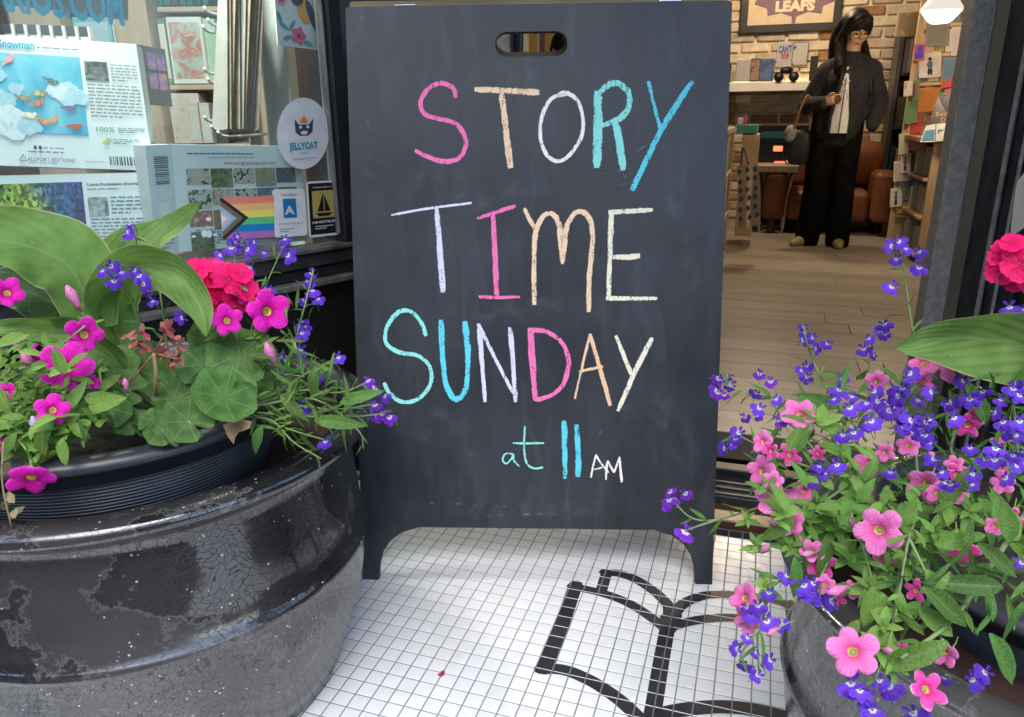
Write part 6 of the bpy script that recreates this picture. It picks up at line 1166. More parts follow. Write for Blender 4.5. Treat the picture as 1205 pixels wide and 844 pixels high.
for k in range(18):
    s, t_ = .16+.34*(k % 3)+rnd.uniform(-.05, .05), .08+.15*(k//3)+rnd.uniform(-.02, .02); p = bil([a, b_, c, d], s, t_)-V*.024; MB().add([p+U*(.012*math.cos(e))+Z*(.016*math.sin(e)*(1+.4*math.cos(3*e))) for e in [2*PI*i/9 for i in range(9)]], [tuple(range(9))]).build('motif', flat((.10, .085, .075)), tg)
MB().tube(catmull([bil([a, b_, c, d], .2, 0), bil([a, b_, c, d], .35, -.28), bil([a, b_, c, d], .55, 0)], 5), .006, 6).build('strap', flat((.10, .12, .13)), tg)
# low bookcase on the left
lb = thing('low_bookcase', uv(-.25, 4.5, .06), 'low pine bookcase full of books just inside the doorway on the left', 'bookcase')
zt = pv(866, 158, 4.3).z; uF = -.19
def lbx(name, u0, u1, v0, v1, z0, z1, m=m_pine): return MB().bev(uv(u0, v0, z0), U*(u1-u0), V*(v1-v0), Z*(z1-z0), .003).build(name, m, lb)
lbx('side', uF-.30, uF, 4.0, 4.03, .06, zt); lbx('side', uF-.30, uF, 4.92, 4.95, .06, zt); lbx('top', uF-.30, uF+.005, 3.99, 4.96, zt+.001, zt+.028); lbx('back', uF-.315, uF-.301, 4.0, 4.95, .06, zt)
for k in range(3): lbx('shelf', uF-.30, uF-.003, 4.031, 4.919, .07+k*(zt-.06)/3.0, .09+k*(zt-.06)/3.0)
cols = ((.03, .05, .09), (.02, .07, .10), (.30, .26, .20), (.35, .05, .10), (.10, .10, .11), (.40, .30, .05), (.05, .13, .12), (.45, .43, .40))
names = ('navy', 'dark teal', 'cream', 'crimson', 'charcoal', 'mustard', 'green', 'pale grey'); rowsn = ('bottom', 'middle', 'upper')
for k in range(3):
    v = 4.05
    while v < 4.88:
        tw = rnd.uniform(.022, .05); i = rnd.randrange(8); hgt = rnd.uniform(.17, .24); z0 = .0925+k*(zt-.06)/3
        o = MB().bev(uv(uF-.18, v, z0), U*.17, V*tw, Z*hgt, .002).build('book', flat(cols[i]), loc=uv(uF-.1, v+tw/2, z0)); tag(o, ('thin ' if tw < .031 else 'thick ' if tw > .042 else '')+('short ' if hgt < .19 else 'tall ' if hgt > .22 else '')+names[i]+' book on the '+rowsn[k]+' shelf of the low bookcase', 'book', names[i]+' books on the '+rowsn[k]+' shelf of the low bookcase'); v += tw+.003
# boxes beyond the bookcase
wthing('wooden_crate', 869, 158, 889, 278, 5.3, .3, m_pine, 'tall light wooden crate standing behind the low bookcase', 'crate')
wthing('storage_box', 867, 147, 891, 157, 5.28, .3, flat((.03, .22, .17)), 'teal green storage box lid on the tall wooden crate', 'box'); wthing('book', 868, 139, 874, 147, 5.3, .15, flat((.5, .5, .47)), 'white book lying on the teal box', 'book'); wthing('book', 875, 136, 878, 147, 5.3, .1, flat((.5, .06, .25)), 'thin pink book standing on the teal box', 'book')
wthing('red_panel', 851, 75, 857, 150, VB-.3, .2, flat((.012, .013, .016)), 'tall dark panel beside the shelf at the left of the brick wall', 'panel')
# orange armchair
m_or = M('orange_leather', (.13, .046, .014), (.19, .068, .020), rough=.5, scale=9, bump=.2, bscale=30); ac = thing('armchair', pv(1000, 260, 6.2), 'orange leather armchair with a loose cushion beside the person', 'armchair')
aU = pv(1000, 220, 6.1).dot(U)
def acb(name, u0, u1, v0, v1, z0, z1, m=m_or, r=.03): 
    mb = MB().bev(uv(u0, v0, z0), U*(u1-u0), V*(v1-v0), Z*(z1-z0), r); o = mb.build(name, m, ac); md = o.modifiers.new('soft', 'BEVEL'); md.width = r*.5; md.segments = 3; return o
acb('arm', aU+.14, aU+.30, 5.95, 6.6, .16, .52); acb('arm', aU-.60, aU-.44, 5.95, 6.6, .16, .52); acb('seat', aU-.435, aU+.135, 5.98, 6.5, .16, .38); acb('backrest', aU-.435, aU+.135, 6.38, 6.62, .381, .70)
for du in (-.55, .24):
    for vv in (6.0, 6.5): acb('leg', aU+du, aU+du+.05, vv, vv+.05, .061, .159, m_brownwood, .004)
o = MB().ball(Vec((0, 0, 0)), (.23, .09, .17), 18, 10)
for v_ in o.v:
    v_.x = math.copysign(abs(v_.x/.23)**.6*.23, v_.x); v_.z = math.copysign(abs(v_.z/.17)**.6*.17, v_.z)
cu_ = inst('cushion', o.mesh('cushion', m_or), basis(uv(aU+.02, 6.28, .56), U, (V*.9+Z*.3).normalized(), (Z*.9-V*.3).normalized()), None); tag(cu_, 'plump orange cushion leaning on the armchair', 'cushion')
# right side: dark bookcase, canvas, card rack, pine unit, lamp
db_ = thing('dark_bookcase', pv(1075, 250, 6.2), 'tall black bookcase of shadowed books right of the person', 'bookcase')
u0 = pv(1048, 130, 6.2).dot(U); u1 = u0+.62
MB().bev(uv(u0, 6.2, .06), U*.03, V*.3, Z*1.50, .003).build('side', m_black, db_); MB().bev(uv(u1, 6.2, .06), U*.03, V*.3, Z*1.50, .003).build('side', m_black, db_); MB().box(uv(u0+.031, 6.49, .06), U*.585, V*.01, Z*1.5).build('back', m_black, db_)
for k in range(5):
    MB().bev(uv(u0+.031, 6.2, .08+k*.36), U*.588, V*.288, Z*.02, .002).build('shelf', m_black, db_); u = u0+.04
    while u < u1-.05 and k < 4:
        tw = rnd.uniform(.02, .05); i = rnd.randrange(8); o = MB().bev(uv(u, 6.23, .101+k*.36), U*tw, V*.2, Z*rnd.uniform(.18, .28), .002).build('book', flat(tuple(c*.8 for c in cols[i])), loc=uv(u, 6.3, .101+k*.36)); tag(o, ('thin ' if tw < .030 else 'thick ' if tw > .041 else '')+names[i]+' book on the '+('bottom', 'second', 'third', 'top')[k]+' shelf of the tall black bookcase', 'book', names[i]+' books in the tall black bookcase'); u += tw+.003
wthing('canvas_picture', 1055, 13, 1101, 43, 6.1, .03, flat((.35, .27, .16)), 'landscape canvas of a pale street scene on the black bookcase', 'picture', None, art('street', [(.35, (.20, .14, .09)), (.5, (.42, .34, .24)), (.65, (.30, .30, .28)), (.8, (.5, .42, .3))], 9, rand=1))
cr_ = thing('card_rack', uv(1.0, 5.6, .06), 'tall pine greeting card rack inside the doorway on the right', 'card rack')
rp = lambda x, y: pv(x, y, 5.45)
ra, rb = rp(1068, 150).dot(U), rp(1132, 100).dot(U)
MB().bev(uv(ra, 5.62, .06), U*.03, V*.03, Z*1.55, .003).build('post', m_pine, cr_); MB().bev(uv(rb+.05, 5.35, .06), U*.03, V*.03, Z*1.7, .003).build('post', m_pine, cr_); MB().prism([uv(ra+.03, 5.66), uv(rb+.05, 5.40), uv(rb+.06, 5.42), uv(ra+.03, 5.68)], Z*1.55).build('back_board', m_pine, cr_)
for k in range(9):
    z = .25+k*.165; MB().prism([uv(ra+.03, 5.60, z), uv(rb+.05, 5.33, z), uv(rb+.055, 5.36, z), uv(ra+.035, 5.63, z)], Z*.02).build('rail', m_pineX, cr_)
cdn = ('white card with a walking figure', 'orange card with a pale figure', 'grey card with a round medal shape', 'red edged card', 'pale floral card', 'cream card', 'blue card', 'pink card', 'green card')
cc = ((.60, .58, .54), (.52, .20, .05), (.20, .19, .17), (.50, .08, .06), (.50, .42, .38), (.55, .50, .40), (.12, .20, .30), (.52, .22, .26), (.16, .26, .14))
CARDS = [(1082, 63, 1108, 92, 0), (1081, 104, 1106, 132, 1), (1090, 28, 1117, 55, 2), (1076, 52, 1088, 72, 3), (1120, 32, 1136, 66, 4), (1074, 95, 1082, 118, 8), (1110, 68, 1130, 96, 6), (1112, 100, 1128, 112, 7), (1066, 120, 1080, 146, 8), (1068, 150, 1092, 178, 7), (1058, 158, 1070, 182, 5), (1052, 190, 1074, 214, 4), (1048, 222, 1062, 244, 0), (1060, 208, 1076, 236, 6), (1108, 92, 1120, 104, 3), (1064, 96, 1074, 114, 5), (1072, 135, 1084, 158, 3), (1060, 182, 1072, 204, 0), (1128, 68, 1138, 92, 1), (1118, 112, 1130, 122, 6)]
cov = [art('card_art', [(.42, c), (.56, tuple(min(1, x*1.25) for x in c)), (.68, tuple(x*.45 for x in c)), (.8, (c[1], c[2], c[0]))], 14, rand=1) for c in cc]
for k, (x0, y0, x1, y1, i) in enumerate(CARDS):
    v = 5.62-(x0-1050)*.0035; mid = (y0+y1)/2; side = 'upper' if mid < 75 else 'middle' if mid < 130 else 'lower'
    pos = 'lowest leftmost' if y0 > 215 else 'leftmost' if x0 < 1066 else 'left' if x0 < 1080 else 'right' if x0 < 1112 else 'far right'
    q = [pv(x0, y0, v), pv(x1, y0-1.5, v-.06), pv(x1-1, y1-1.5, v-.08), pv(x0-1, y1, v-.02)]; nn = (q[1]-q[0]).cross(q[3]-q[0]).normalized(); nn = nn if nn.dot(EYE-q[0]) > 0 else -nn
    t = thing('greeting_card', q[3], cdn[i]+' in the '+side+' '+pos+' part of the card rack', 'greeting card'); MB().prism(q, -nn*.004).build('card', flat(cc[i]), t); patch(t, q, nn, 'picture', .1, .1, .9, .9, cov[i], .001)
    if i == 0:
        for s, t_, rs, rt, c in ((.5, .25, .09, .08, (60, 40, 35)), (.5, .48, .14, .16, (90, 110, 150)), (.46, .76, .06, .16, (40, 40, 50)), (.57, .76, .06, .16, (40, 40, 50))): blob(t, q, 'figure_shape', s, t_, rs, rt, c, 10, .003)
ORD = ('top', 'second', 'third', 'fourth', 'fifth', 'sixth', 'seventh', 'eighth', 'lowest'); PLC = ('first', 'second', 'third', 'fourth', 'fifth'); SM = (((.58, .54, .47), 'cream'), ((.40, .12, .10), 'brick red'), ((.14, .20, .28), 'slate blue'), ((.50, .36, .12), 'ochre'), ((.18, .24, .16), 'moss green'), ((.46, .42, .42), 'grey'), ((.48, .28, .27), 'rose'))
smc = [art('tiny_card_art', [(.40, c), (.52, tuple(min(1, x*1.35) for x in c)), (.64, tuple(x*.35 for x in c)), (.78, (c[2], c[0], c[1]))], 26, rand=1) for c, n_ in SM]
for r_ in range(9):
    for c_ in range(5):
        k = (r_*3+c_*2+r_*c_) % 7; z = .275+(8-r_)*.165; f_ = (c_+.1)/5; g_ = f_+.17; a = uv(ra+.03+(rb+.05-ra-.03)*f_, 5.595-.27*f_, z); b_ = uv(ra+.03+(rb+.05-ra-.03)*g_, 5.595-.27*g_, z); hgt = rnd.uniform(.09, .135)
        nn = (b_-a).cross(Z).normalized(); nn = nn if nn.dot(EYE-a) > 0 else -nn; q = [a+Z*hgt, b_+Z*hgt, b_, a]
        t = thing('greeting_card', a, 'small '+SM[k][1]+' card, '+PLC[c_]+' from the left in the '+ORD[r_]+' row of the card rack', 'greeting card', 'small cards in the rows of the rack'); MB().prism(q, -nn*.004).build('card', flat(SM[k][0]), t); patch(t, q, nn, 'picture', .08, .08, .92, .92, smc[k], .001)
pu = thing('pine_shelf_unit', pv(1095, 300, 5.0), 'low pine shelf unit with a plain side, right of the doorway view', 'shelf unit')
puU0 = pv(1077, 240, 4.95).dot(U); puU1 = puU0+.42; puT = pv(1098, 168, 4.95).z
def pub(name, u0, u1, v0, v1, z0, z1, m=m_pine): return MB().bev(uv(u0, v0, z0), U*(u1-u0), V*(v1-v0), Z*(z1-z0), .004).build(name, m, pu)
pub('end_panel', puU0+.05, puU1, 4.95, 4.98, .06, puT); pub('top', puU0-.02, puU1+.01, 4.94, 5.75, puT+.001, puT+.03, m_pineX); pub('end_panel', puU0+.03, puU1, 5.70, 5.73, .06, puT); pub('back', puU1-.02, puU1-.005, 4.981, 5.699, .06, puT)
for k in range(3): pub('shelf', puU0+.03, puU1-.021, 4.982, 5.698, .09+k*.22, .11+k*.22)
for k in range(3):
    v = 5.0; kk = 0
    while v < 5.64 and k < 3:
        tw = rnd.uniform(.05, .09); o = MB().bev(uv(puU0+.06, v, .1125+k*.22), U*.15, V*tw, Z*rnd.uniform(.12, .17), .003).build('small_box', flat(((.25, .33, .28), (.32, .38, .34), (.38, .36, .30), (.22, .25, .24))[kk % 4]), loc=uv(puU0+.1, v, .1125+k*.22)); kk += 1; tag(o, ('sage green', 'pale mint', 'tan', 'dark grey')[(kk-1) % 4]+' small box on the '+rowsn[k]+' shelf of the pine unit', 'box', 'small boxes on the '+rowsn[k]+' shelf of the pine unit'); v += tw+.012
q = [pv(1104, 114, 5.0), pv(1131, 110, 4.96), pv(1122, 150, 4.93), pv(1090, 152, 4.97)]; nn = (q[1]-q[0]).cross(q[3]-q[0]).normalized(); nn = nn if nn.dot(EYE-q[0]) > 0 else -nn
bk_ = thing('display_book', q[3], 'black book with tan cover words propped on top of the pine unit', 'book'); MB().prism(q, -nn*.02).build('cover', m_black, bk_)
xv = (q[2]-q[3]).normalized(); yv = nn.cross(xv); text('printed_words', 'Best Dad', bil(q, .18, .62), xv, yv, .035, flat((.45, .22, .08)), bk_, width=.13, lift=.002); text('printed_words', 'DAD', bil(q, .45, .82), xv, yv, .035, flat((.45, .22, .08)), bk_, width=.07, lift=.002)
q = [pv(1090, 148, 4.93), pv(1101, 146, 4.92), pv(1100, 167, 4.90), pv(1083, 167.5, 4.91)]; t = thing('sticker_book', q[3], 'blue and white sticker book at the front of the pine unit top', 'book'); nn = -V; MB().prism(q, V*.01).build('cover', flat((.50, .52, .52)), t); patch(t, q, -V, 'blue_patch', .05, .3, .95, .9, flat((.05, .22, .38)), .002)
q = [pv(1102, 146, 4.91), pv(1120, 144, 4.90), pv(1116, 165, 4.88), pv(1101, 167, 4.89)]; t = thing('sticker_book', q[3], 'white book with word STICKER at the front right of the pine unit top', 'book'); MB().prism(q, V*.01).build('cover', flat((.50, .52, .52)), t); text('printed_words', 'STICKER', bil(q, .1, .55), U, Z, .03, m_ink, t, width=.07, lift=.002, bold=.001)
# pendant lamp
LPOS = pv(1108, 12, 4.6); pd = thing('pendant_lamp', LPOS+Z*-.06, 'lit white pendant lamp shade hanging at the top right of the doorway', 'pendant lamp')
s_ = 18*4.75/880
MB().lathe(LPOS, [(s_*.40, -.060), (s_*.55, -.052), (s_*.98, -.005), (s_*1.0, .008), (s_*.70, .05), (s_*.22, .085), (.02, .095)], 32).build('shade', M('lit_shade', (.85, .85, .82), emit=((1, .93, .82), .25)), pd)
MB().tube([LPOS+Z*.09, LPOS+Z*(2.94-LPOS.z)], .006, 6).build('cord', m_black, pd)
ld = bpy.data.lights.new('lamp_light', 'POINT'); ld.energy = 8; ld.color = (1, .76, .50); ld.shadow_soft_size = .10; lo = bpy.data.objects.new('lamp_light', ld); COL.objects.link(lo); lo.parent = pd; lo.location = (0, 0, -.05)
lo2 = uv(.05, 5.75, 2.25)  # second lamp above the view, added to light the brick wall
pd2 = thing('pendant_lamp', lo2-Z*.06, 'white pendant lamp hanging before the brick wall above the poster', 'pendant lamp'); MB().lathe(lo2, [(s_*.40, -.060), (s_*.55, -.052), (s_*.98, -.005), (s_*1.0, .008), (s_*.70, .05), (s_*.22, .085), (.02, .095)], 32).build('shade', bpy.data.materials['lit_shade'], pd2); MB().tube([lo2+Z*.09, lo2+Z*.68], .006, 6).build('cord', m_black, pd2)
ld2 = bpy.data.lights.new('lamp_light', 'POINT'); ld2.energy = 24; ld2.color = (1, .76, .50); ld2.shadow_soft_size = .10; lq = bpy.data.objects.new('lamp_light', ld2); COL.objects.link(lq); lq.parent = pd2; lq.location = (0, 0, -.05)  # light of the second lamp, added to light the brick wall
lo3 = WB-WD*.50-WN*.10+Z*1.72  # third lamp out of view, added to brighten the window goods
pd3 = thing('pendant_lamp', lo3-Z*.06, 'white pendant lamp hanging over the display window goods', 'pendant lamp'); MB().lathe(lo3, [(s_*.40, -.060), (s_*.55, -.052), (s_*.98, -.005), (s_*1.0, .008), (s_*.70, .05), (s_*.22, .085), (.02, .095)], 32).build('shade', bpy.data.materials['lit_shade'], pd3); MB().tube([lo3+Z*.09, lo3+Z*.98], .006, 6).build('cord', m_black, pd3)
ld3 = bpy.data.lights.new('lamp_light', 'POINT'); ld3.energy = 20; ld3.color = (1, .93, .84); ld3.shadow_soft_size = .10; lw_ = bpy.data.objects.new('lamp_light', ld3); COL.objects.link(lw_); lw_.parent = pd3; lw_.location = (0, 0, -.05)  # light of the unseen third lamp, added to brighten the window goods
# bookcase seen through the hand hole
tb_ = thing('tall_bookcase', uv(-2.0, 6.5, .06), 'tall wooden bookcase of colourful spines seen through the hand hole', 'bookcase')
ua = pv(610, 52, 6.4).dot(U); ub = ua+1.1
for z in (.08, .45, .80, 1.12, 1.37, 1.70, 2.02): MB().bev(uv(ua, 6.4, z), U*1.1, V*.3, Z*.022, .002).build('shelf', m_brownwood, tb_)
for a in (ua-.03, ub): MB().bev(uv(a, 6.39, .06), U*.029, V*.32, Z*2.1, .003).build('side', m_brownwood, tb_)
MB().box(uv(ua, 6.705, .06), U*1.1, V*.01, Z*2.1).build('back', m_brownwood, tb_)
cb = cols+((.45, .25, .06), (.5, .40, .25)); nb_ = names+('orange', 'tan')
for k, z in enumerate((.80, 1.12, 1.37)):
    u = ua+.01
    while u < ub-.05:
        tw = rnd.uniform(.02, .045); i = rnd.randrange(10); o = MB().bev(uv(u, 6.42, z+.0235), U*tw, V*.2, Z*rnd.uniform(.15, .21), .002).build('book', flat(cb[i]), loc=uv(u, 6.5, z+.0235)); tag(o, ('thin ' if tw < .028 else 'thick ' if tw > .037 else '')+nb_[i]+' book on the '+('lower', 'middle', 'top')[k]+' shelf of the tall wooden bookcase', 'book', nb_[i]+' books on the '+('lower', 'middle', 'top')[k]+' shelf of the tall wooden bookcase'); u += tw+.002
# ================================================================== PEOPLE
def remeshed(mb, voxel, smooth=4):
    o = bpy.data.objects.new('tmp', mb.mesh('tmp', m_black)); COL.objects.link(o)
    r = o.modifiers.new('r', 'REMESH'); r.mode = 'VOXEL'; r.voxel_size = voxel; r.use_smooth_shade = True
    s_ = o.modifiers.new('s', 'SMOOTH'); s_.factor = .5; s_.iterations = smooth
    me = bpy.data.meshes.new_from_object(o.evaluated_get(bpy.context.evaluated_depsgraph_get())); me.materials.clear()
    bpy.data.objects.remove(o); return me
def limb(mb, pts, rs, n=12):
    C = catmull(pts, 4); K = len(C); rr = []
    for i in range(K): t = i/(K-1)*(len(rs)-1); k = min(int(t), len(rs)-2); rr.append(rs[k]+(rs[k+1]-rs[k])*(t-k))
    mb.tube(C, rr, n); mb.ball(C[0], rr[0], n, 8); mb.ball(C[-1], rr[-1], n, 8)
def hand(mb, w, d, s_, n, k=1.0):                      # wrist w, palm direction d, side s_ towards the thumb, palm normal n; fingers curl along n
    w, d, s_, n = Vec(w), Vec(d).normalized(), Vec(s_).normalized(), Vec(n).normalized()
    mb.tube([w-d*.01, w+d*.04*k, w+d*.075*k], [.022, .034, .033], 10); mb.ball(w+d*.05*k, (.034, .026, .034), 10, 7)
    for i, (o, l) in enumerate(((.027, .066), (.009, .074), (-.009, .069), (-.026, .054))):
        a = w+d*.078*k+s_*o; b_ = a+(d*.85+n*.5).normalized()*l*.45; c = b_+(d*.35+n*.9).normalized()*l*.32; e = c+(d*-.2+n*1.0).normalized()*l*.26
        mb.tube([a-d*.01, a, b_, c, e], [.0095, .0095, .0088, .008, .0068], 8); mb.ball(e, .0068, 8, 5)
    a = w+d*.025*k+s_*.028; b_ = a+(s_*.8+d*.7+n*.3).normalized()*.034; c = b_+(d*.8+n*.5+s_*.1).normalized()*.030
    mb.tube([a-s_*.012, a, b_, c], [.014, .0125, .0105, .0085], 8); mb.ball(c, .0085, 8, 5)
m_skin = M('skin', (.42, .24, .16), (.48, .28, .19), rough=.55, scale=12); m_hair = M('black_hair', (.006, .005, .005), (.014, .012, .011), rough=.38, scale=60)
N, L, b = nodes_of(m_hair); tc = N.new('ShaderNodeTexCoord'); mp = N.new('ShaderNodeMapping'); mp.inputs['Scale'].default_value = (1, 1, .06); L.new(tc.outputs['Object'], mp.inputs['Vector'])
n1 = N.new('ShaderNodeTexNoise'); n1.inputs['Scale'].default_value = 160; L.new(mp.outputs[0], n1.inputs['Vector']); bp = N.new('ShaderNodeBump'); bp.inputs['Strength'].default_value = .3; bp.inputs['Distance'].default_value = .006; L.new(n1.outputs['Fac'], bp.inputs['Height']); L.new(bp.outputs[0], b.inputs['Normal']); b.inputs['Roughness'].default_value = .45; b.inputs['Specular IOR Level'].default_value = .2
m_jacket = M('charcoal_wool', (.010, .0115, .014), (.021, .0235, .028), rough=.9, scale=40, bump=.4, bscale=160); m_trs = M('black_trousers', (.003, .003, .0035), (.006, .006, .0065), rough=.9, scale=20, spec=.08)
m_blouse = M('white_blouse', (.62, .62, .60), (.70, .70, .68), rough=.8, scale=30, bump=.5, bscale=90); m_shoe = M('olive_shoes', (.25, .22, .08), (.32, .28, .12), rough=.6, scale=20)
def person_at(foot, topz, label, arms, fd, dx=0.0, kit=('jacket',), hair='long', top=m_jacket):
    """figure 1.6 m tall in its own frame (x to the right as seen from the door, y away from the door), scaled to reach topz"""
    t = thing('person', foot, label, 'person'); sc = (topz-foot.z)/1.6
    ey = Vec((foot.x, foot.y, 0)).normalized(); ex = Vec((ey.y, -ey.x, 0))
    def place(me, name, mats):
        for v_ in me.vertices: c = v_.co; v_.co = (ex*c.x+ey*c.y+Z*c.z)*sc
        for m in (mats if isinstance(mats, list) else [mats]): me.materials.append(m)
        o = bpy.data.objects.new(name, me); COL.objects.link(o); o.parent = t; return o
    hx = .02+dx; hc = Vec((hx+.005, -.02, 1.475)); sh = Vec((hx*.9, .0, 1.26)); f = Vec(fd).normalized(); s_ = Z.cross(f).normalized(); u_ = f.cross(s_).normalized()
    # body, one surface
    mb = MB(); limb(mb, [sh+Z*.0, sh+Z*.08+f*.01, hc-Z*.06-f*.01], [.060, .052, .050]); mb.ball(hc-f*.012+u_*.02, (.080, .088, .100), 18, 12)
    mb.ball(hc+f*.03-u_*.045, (.056, .058, .062), 14, 9); mb.ball(hc+f*.055-u_*.088, (.024, .024, .020), 10, 7)
    mb.tube([hc+f*.078+u_*.012, hc+f*.098-u_*.022, hc+f*.088-u_*.032], [.008, .014, .012], 8); mb.ball(hc+f*.097-u_*.026, .013, 8, 6)
    for k in (-1, 1): mb.ball(hc+s_*k*.080-f*.012-u_*.015, (.014, .014, .030), 8, 6); mb.ball(hc+s_*k*.036+f*.060-u_*.03, .026, 8, 6)
    mb.ball(hc+f*.081-u_*.062, (.020, .020, .009), 10, 6)
    hipx = dx*.35; limb(mb, [(hipx, .01, .84), (hx*.7, 0, 1.02), sh-Z*.06], [.13, .115, .105], 16)
    for s in (-1, 1): limb(mb, [sh+Vec((s*.02, 0, -.05)), sh+Vec((s*.13, .01, -.06))], [.06, .045])
    for (S, E, Wr, hd_) in arms:
        limb(mb, [S, E], [.050, .040]); limb(mb, [E, Wr], [.040, .026])
        if hd_: hand(mb, Wr, *hd_)
    LEG = (((hipx-.075, .01, .84), (hipx-.085, -.01, .45), (hipx-.105, .02, .09)), ((hipx+.085, .01, .84), (hipx+.095, -.02, .45), (hipx+.105, .01, .09)))
    for l_ in LEG: limb(mb, l_, [.088, .058, .042])
    place(remeshed(mb, .0062, 3), 'body', m_skin)
    # trousers
    mb = MB(); limb(mb, [(hipx, .01, .92), (hipx, .01, .84)], [.135, .150], 18)
    for k, l_ in enumerate(LEG):
        a, b_, c = [Vec(q) for q in l_]; mb.tube(catmull([a+Z*.02, (a+b_)/2, b_, (b_+c)/2, Vec((c.x, c.y, .03))], 4), [.122]+[.122-.0022*i for i in range(1, 17)][:15]+[.090], 18) if False else limb_t(mb, [a+Z*.02, b_, Vec((c.x, c.y, .035))], [.104, .084, .086])
    place(remeshed(mb, .014, 3), 'trousers', m_trs)
    # jacket or shirt
    mb = MB(); limb(mb, [(hipx+dx*.2, .01, .84), (hx*.75, .0, 1.0), (hx*.9, .0, 1.14), sh-Z*.06, sh+Z*.035], [.168, .152, .162, .150, .074], 18)
    for s in (-1, 1): limb(mb, [sh+Vec((s*.05, 0, -.01)), sh+Vec((s*.14, .01, -.05))], [.076, .076])
    for (S, E, Wr, hd_) in arms: limb(mb, [S, (Vec(S)+Vec(E))/2, E, (Vec(E)+Vec(Wr))/2, Wr], [.072, .070, .064, .056, .045])
    place(remeshed(mb, .012, 4), kit[0], top)
    # shoes
    for l_, td in zip(LEG, ((-.6, -.8), (.1, -1))):
        c = Vec(l_[2]); d = Vec((td[0], td[1], 0)).normalized(); mb = MB(); mb.ball(Vec((c.x, c.y, .042)), (.042, .046, .042), 12, 8); limb(mb, [Vec((c.x, c.y, .035)), Vec((c.x, c.y, .030))+d*.09, Vec((c.x, c.y, .024))+d*.155], [.040, .040, .026]); place(remeshed(mb, .008, 3), 'shoe', m_shoe)
    # face details
    for k in (-1, 1):
        mb = MB().ball(hc+s_*k*.033+f*.083-u_*.004, (.0115, .0115, .006), 10, 6); place(mb.mesh('eye', []), 'eye', M('dark_eye', (.02, .015, .012), rough=.2))
        mb = MB().tube([hc+s_*k*.018+f*.088+u_*.016, hc+s_*k*.035+f*.087+u_*.021, hc+s_*k*.052+f*.078+u_*.016], [.003, .0042, .002], 6); place(mb.mesh('eyebrow', []), 'eyebrow', m_hair)
    mb = MB().tube([hc-s_*.022+f*.091-u_*.063, hc+f*.099-u_*.060, hc+s_*.022+f*.091-u_*.063], [.003, .0065, .003], 6); place(mb.mesh('lips', []), 'lips', M('lips', (.34, .11, .10), rough=.5))
    if 'glasses' in kit:
        mb = MB()
        for k in (-1, 1):
            c = hc+s_*k*.035+f*.098-u_*.006; mb.tube([c+(s_*math.cos(a*PI/9)*.027+u_*math.sin(a*PI/9)*.024-f*abs(math.cos(a*PI/9)-k*-.0)*.003) for a in range(19)], .0013, 5); mb.tube([c+s_*k*.027, hc+s_*k*.082-f*.01-u_*.002], .0012, 5)
        mb.tube([hc-s_*.009+f*.10-u_*.003, hc+s_*.009+f*.10-u_*.003], .0013, 5); place(mb.mesh('glasses', []), 'glasses', m_black)
    # hair
    mb = MB(); mb.ball(hc-f*.020+u_*.034, (.094, .100, .098), 18, 12)
    if hair == 'long':
        for k in (-1, 1):
            limb(mb, [hc+s_*k*.062+f*.020+u_*.070, hc+s_*k*.080-f*.004-u_*.01, hc+s_*k*.082-f*.006-u_*.11, sh+s_*k*.100+f*.085-Z*.00, sh+s_*k*.105+f*.135-Z*.15], [.028, .022, .030, .034, .014])
            limb(mb, [hc-f*.06+s_*k*.04+u_*.03, hc-f*.085+s_*k*.055-u_*.10, sh-f*.075+s_*k*.06-Z*.08, sh-f*.08+s_*k*.06-Z*.2], [.060, .062, .055, .03])
        for k in (-1, 1): limb(mb, [hc+s_*k*.006+f*.050+u_*.096, hc+s_*k*.040+f*.060+u_*.072, hc+s_*k*.068+f*.046+u_*.030, hc+s_*k*.080+f*.020-u_*.03], [.020, .022, .020, .018])
        for a in range(7):
            o_ = (a-3)/3; limb(mb, [sh+s_*o_*.10-f*(.075-.03*abs(o_))-Z*.06, sh+s_*o_*.11-f*(.085-.03*abs(o_))-Z*(.20+.02*math.sin(a*2.1)), sh+s_*o_*.115-f*.075-Z*(.27+.03*math.sin(a*1.7))], [.030, .022, .006])
        for k in (-1, 1):
            for a in range(3): limb(mb, [hc+s_*k*(.080+.008*a)+f*(.01-.015*a)-u_*.08, sh+s_*k*(.098+.012*a)+f*(.09-.02*a)-Z*.02, sh+s_*k*(.100+.014*a)+f*(.12-.02*a)-Z*(.19+.03*a)], [.020, .020, .006])
    else:
        mb.ball(hc-f*.045-u_*.01, (.085, .085, .085), 14, 9); limb(mb, [hc-s_*.05+f*.05+u_*.075, hc+s_*.05+f*.05+u_*.075], [.026, .026])
    place(remeshed(mb, .011, 7), 'hair', m_hair)
    return t, place, sh, hx, f, hc
def limb_t(mb, pts, rs): limb(mb, pts, rs, 16)
PF = gz(963, 289, .06); ptop = at(1007, 12, PF.y).z
arms = [((-.075, .0, 1.205), (-.185, .03, .985), (-.075, -.225, 1.005), ((.92, -.30, .25), (0, -.35, .94), (.25, -.9, -.2))), ((.205, .01, 1.205), (.285, .05, 1.0), (.255, -.10, .855), None)]
pe, place, sh, hx, f_, hc_ = person_at(PF, ptop, 'woman in a charcoal jacket, white blouse and wide black trousers standing in the shop', arms, (.46, -.84, -.40), .055, ('jacket', 'glasses'))
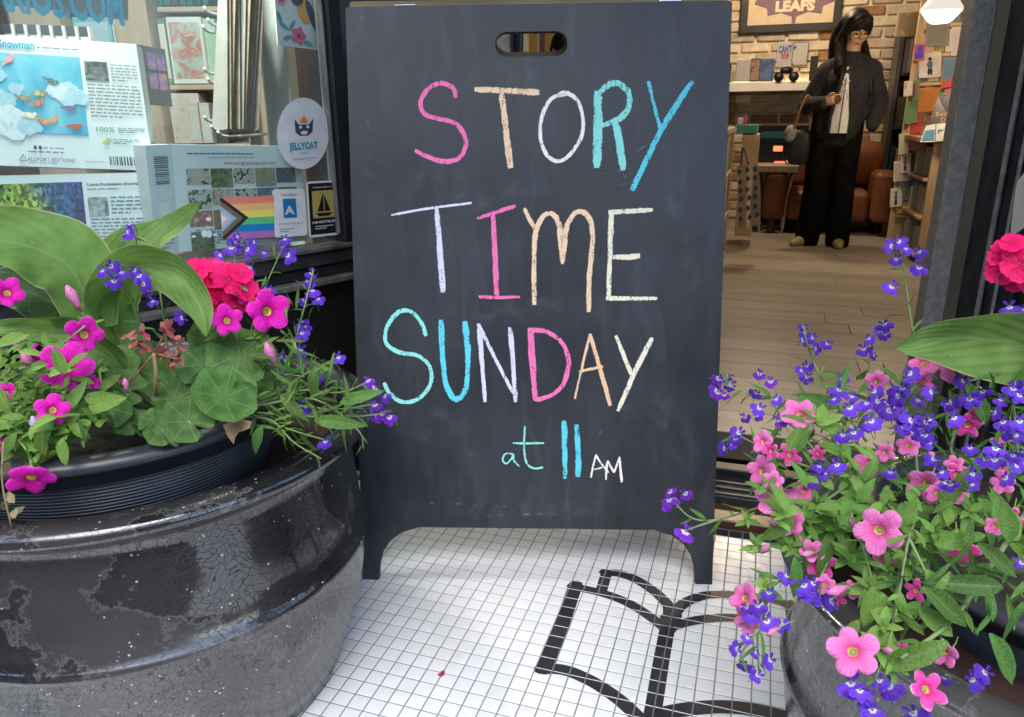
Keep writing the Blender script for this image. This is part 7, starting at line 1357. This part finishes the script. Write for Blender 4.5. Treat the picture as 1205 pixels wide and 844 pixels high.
# white blouse between the open jacket fronts
vs = []; 
for i in range(13):
    z = 1.235-.43*i/12; wd = .010+.050*min(1, i/9)
    for j in range(7): a = j/6*2-1; vs.append((.055+a*wd-.01*(i/12), -.196+.02*abs(a)+(.03 if i < 2 else 0)-.006*math.sin(i*.55)-(.0 if i > 1 else -.03)+.004*math.sin(j*2.2+i*.3), z))
mb = MB().add(vs, [(i*7+j, i*7+j+1, (i+1)*7+j+1, (i+1)*7+j) for i in range(12) for j in range(6)], 0, True)
mb.add([Vec(v)+Vec((0, .012, 0)) for v in vs], [(i*7+j, (i+1)*7+j, (i+1)*7+j+1, i*7+j+1) for i in range(12) for j in range(6)], 0, True)
place(mb.mesh('blouse', []), 'blouse', m_blouse)
for a in (-1, 1):
    place(MB().tube([Vec(vs[i*7+(0 if a < 0 else 6)])+Vec((a*.006, -.010, 0)) for i in range(13)], [.011]*13, 7).mesh('jacket_edge', []), 'jacket_edge', m_jacket)
place(MB().tube([Vec(vs[i*7+3])+Vec((0, -.003, 0)) for i in range(2, 13)], .0028, 5).mesh('blouse_opening', []), 'blouse_opening', flat((.10, .10, .11)))
for (x0, z0, x1, z1) in ((.052, 1.12, .085, 1.145), (.052, 1.12, .020, 1.14), (.052, 1.12, .075, 1.03), (.052, 1.12, .035, 1.03)): place(MB().tube([(x0, -.19, z0), ((x0+x1)/2, -.197, (z0+z1)/2+.004), (x1, -.188, z1)], .004, 5).mesh('bow', []), 'bow', m_blouse)
# shoulder bag hanging from the forearm
ey = Vec((PF.x, PF.y, 0)).normalized(); ex = Vec((ey.y, -ey.x, 0)); sc = (ptop-PF.z)/1.6
def pp(x, y, z): return PF+(ex*x+ey*y+Z*z)*sc
hb = thing('handbag', pp(-.20, -.06, .56), 'black handbag with tan strap handles hanging from the forearm of the woman', 'handbag')
mb = MB().bev(pp(-.285, -.13, .58), ex*.16*sc, ey*.10*sc, Z*.25*sc, .03); o = mb.build('bag_body', M('bag_leather', (.005, .0045, .005), (.010, .009, .009), rough=.6, scale=14), hb); o.modifiers.new('b', 'SUBSURF').levels = 1; o.modifiers['b'].render_levels = 2
for y in (-.12, -.04): MB().tube(catmull([pp(-.25, y, .82), pp(-.215, y-.02, .98), pp(-.18, y-.0, 1.055), pp(-.150, y, .98), pp(-.145, y, .82)], 5), .008, 7).build('handle', flat((.24, .09, .03)), hb)
MB().ball(pp(-.27, -.10, .80), (.040, .04, .055), 12, 8).build('scarf', M('grey_scarf', (.22, .22, .23), (.34, .34, .35), rough=.9, scale=40, bump=1, bscale=60), hb)
P2 = gz(668, 262, .06); P2 = uv(pv(659, 52, 5.6).dot(U), 5.6, .06)
arms2 = [((-.15, .0, 1.225), (-.20, .02, .98), (-.16, -.12, .78), ((.1, -.4, -.9), (.5, -.8, .3), (.6, .2, -.1))), ((.17, .0, 1.225), (.22, .02, .98), (.18, -.12, .78), ((-.1, -.4, -.9), (-.5, -.8, .3), (-.6, .2, -.1)))]
person_at(P2, pv(659, 38, 5.6).z, 'person with short dark hair seen through the hand hole of the chalkboard', arms2, (.55, -.80, -.25), .0, ('shirt',), 'short', M('maroon_shirt', (.05, .02, .02), (.08, .03, .03), rough=.9, scale=30))
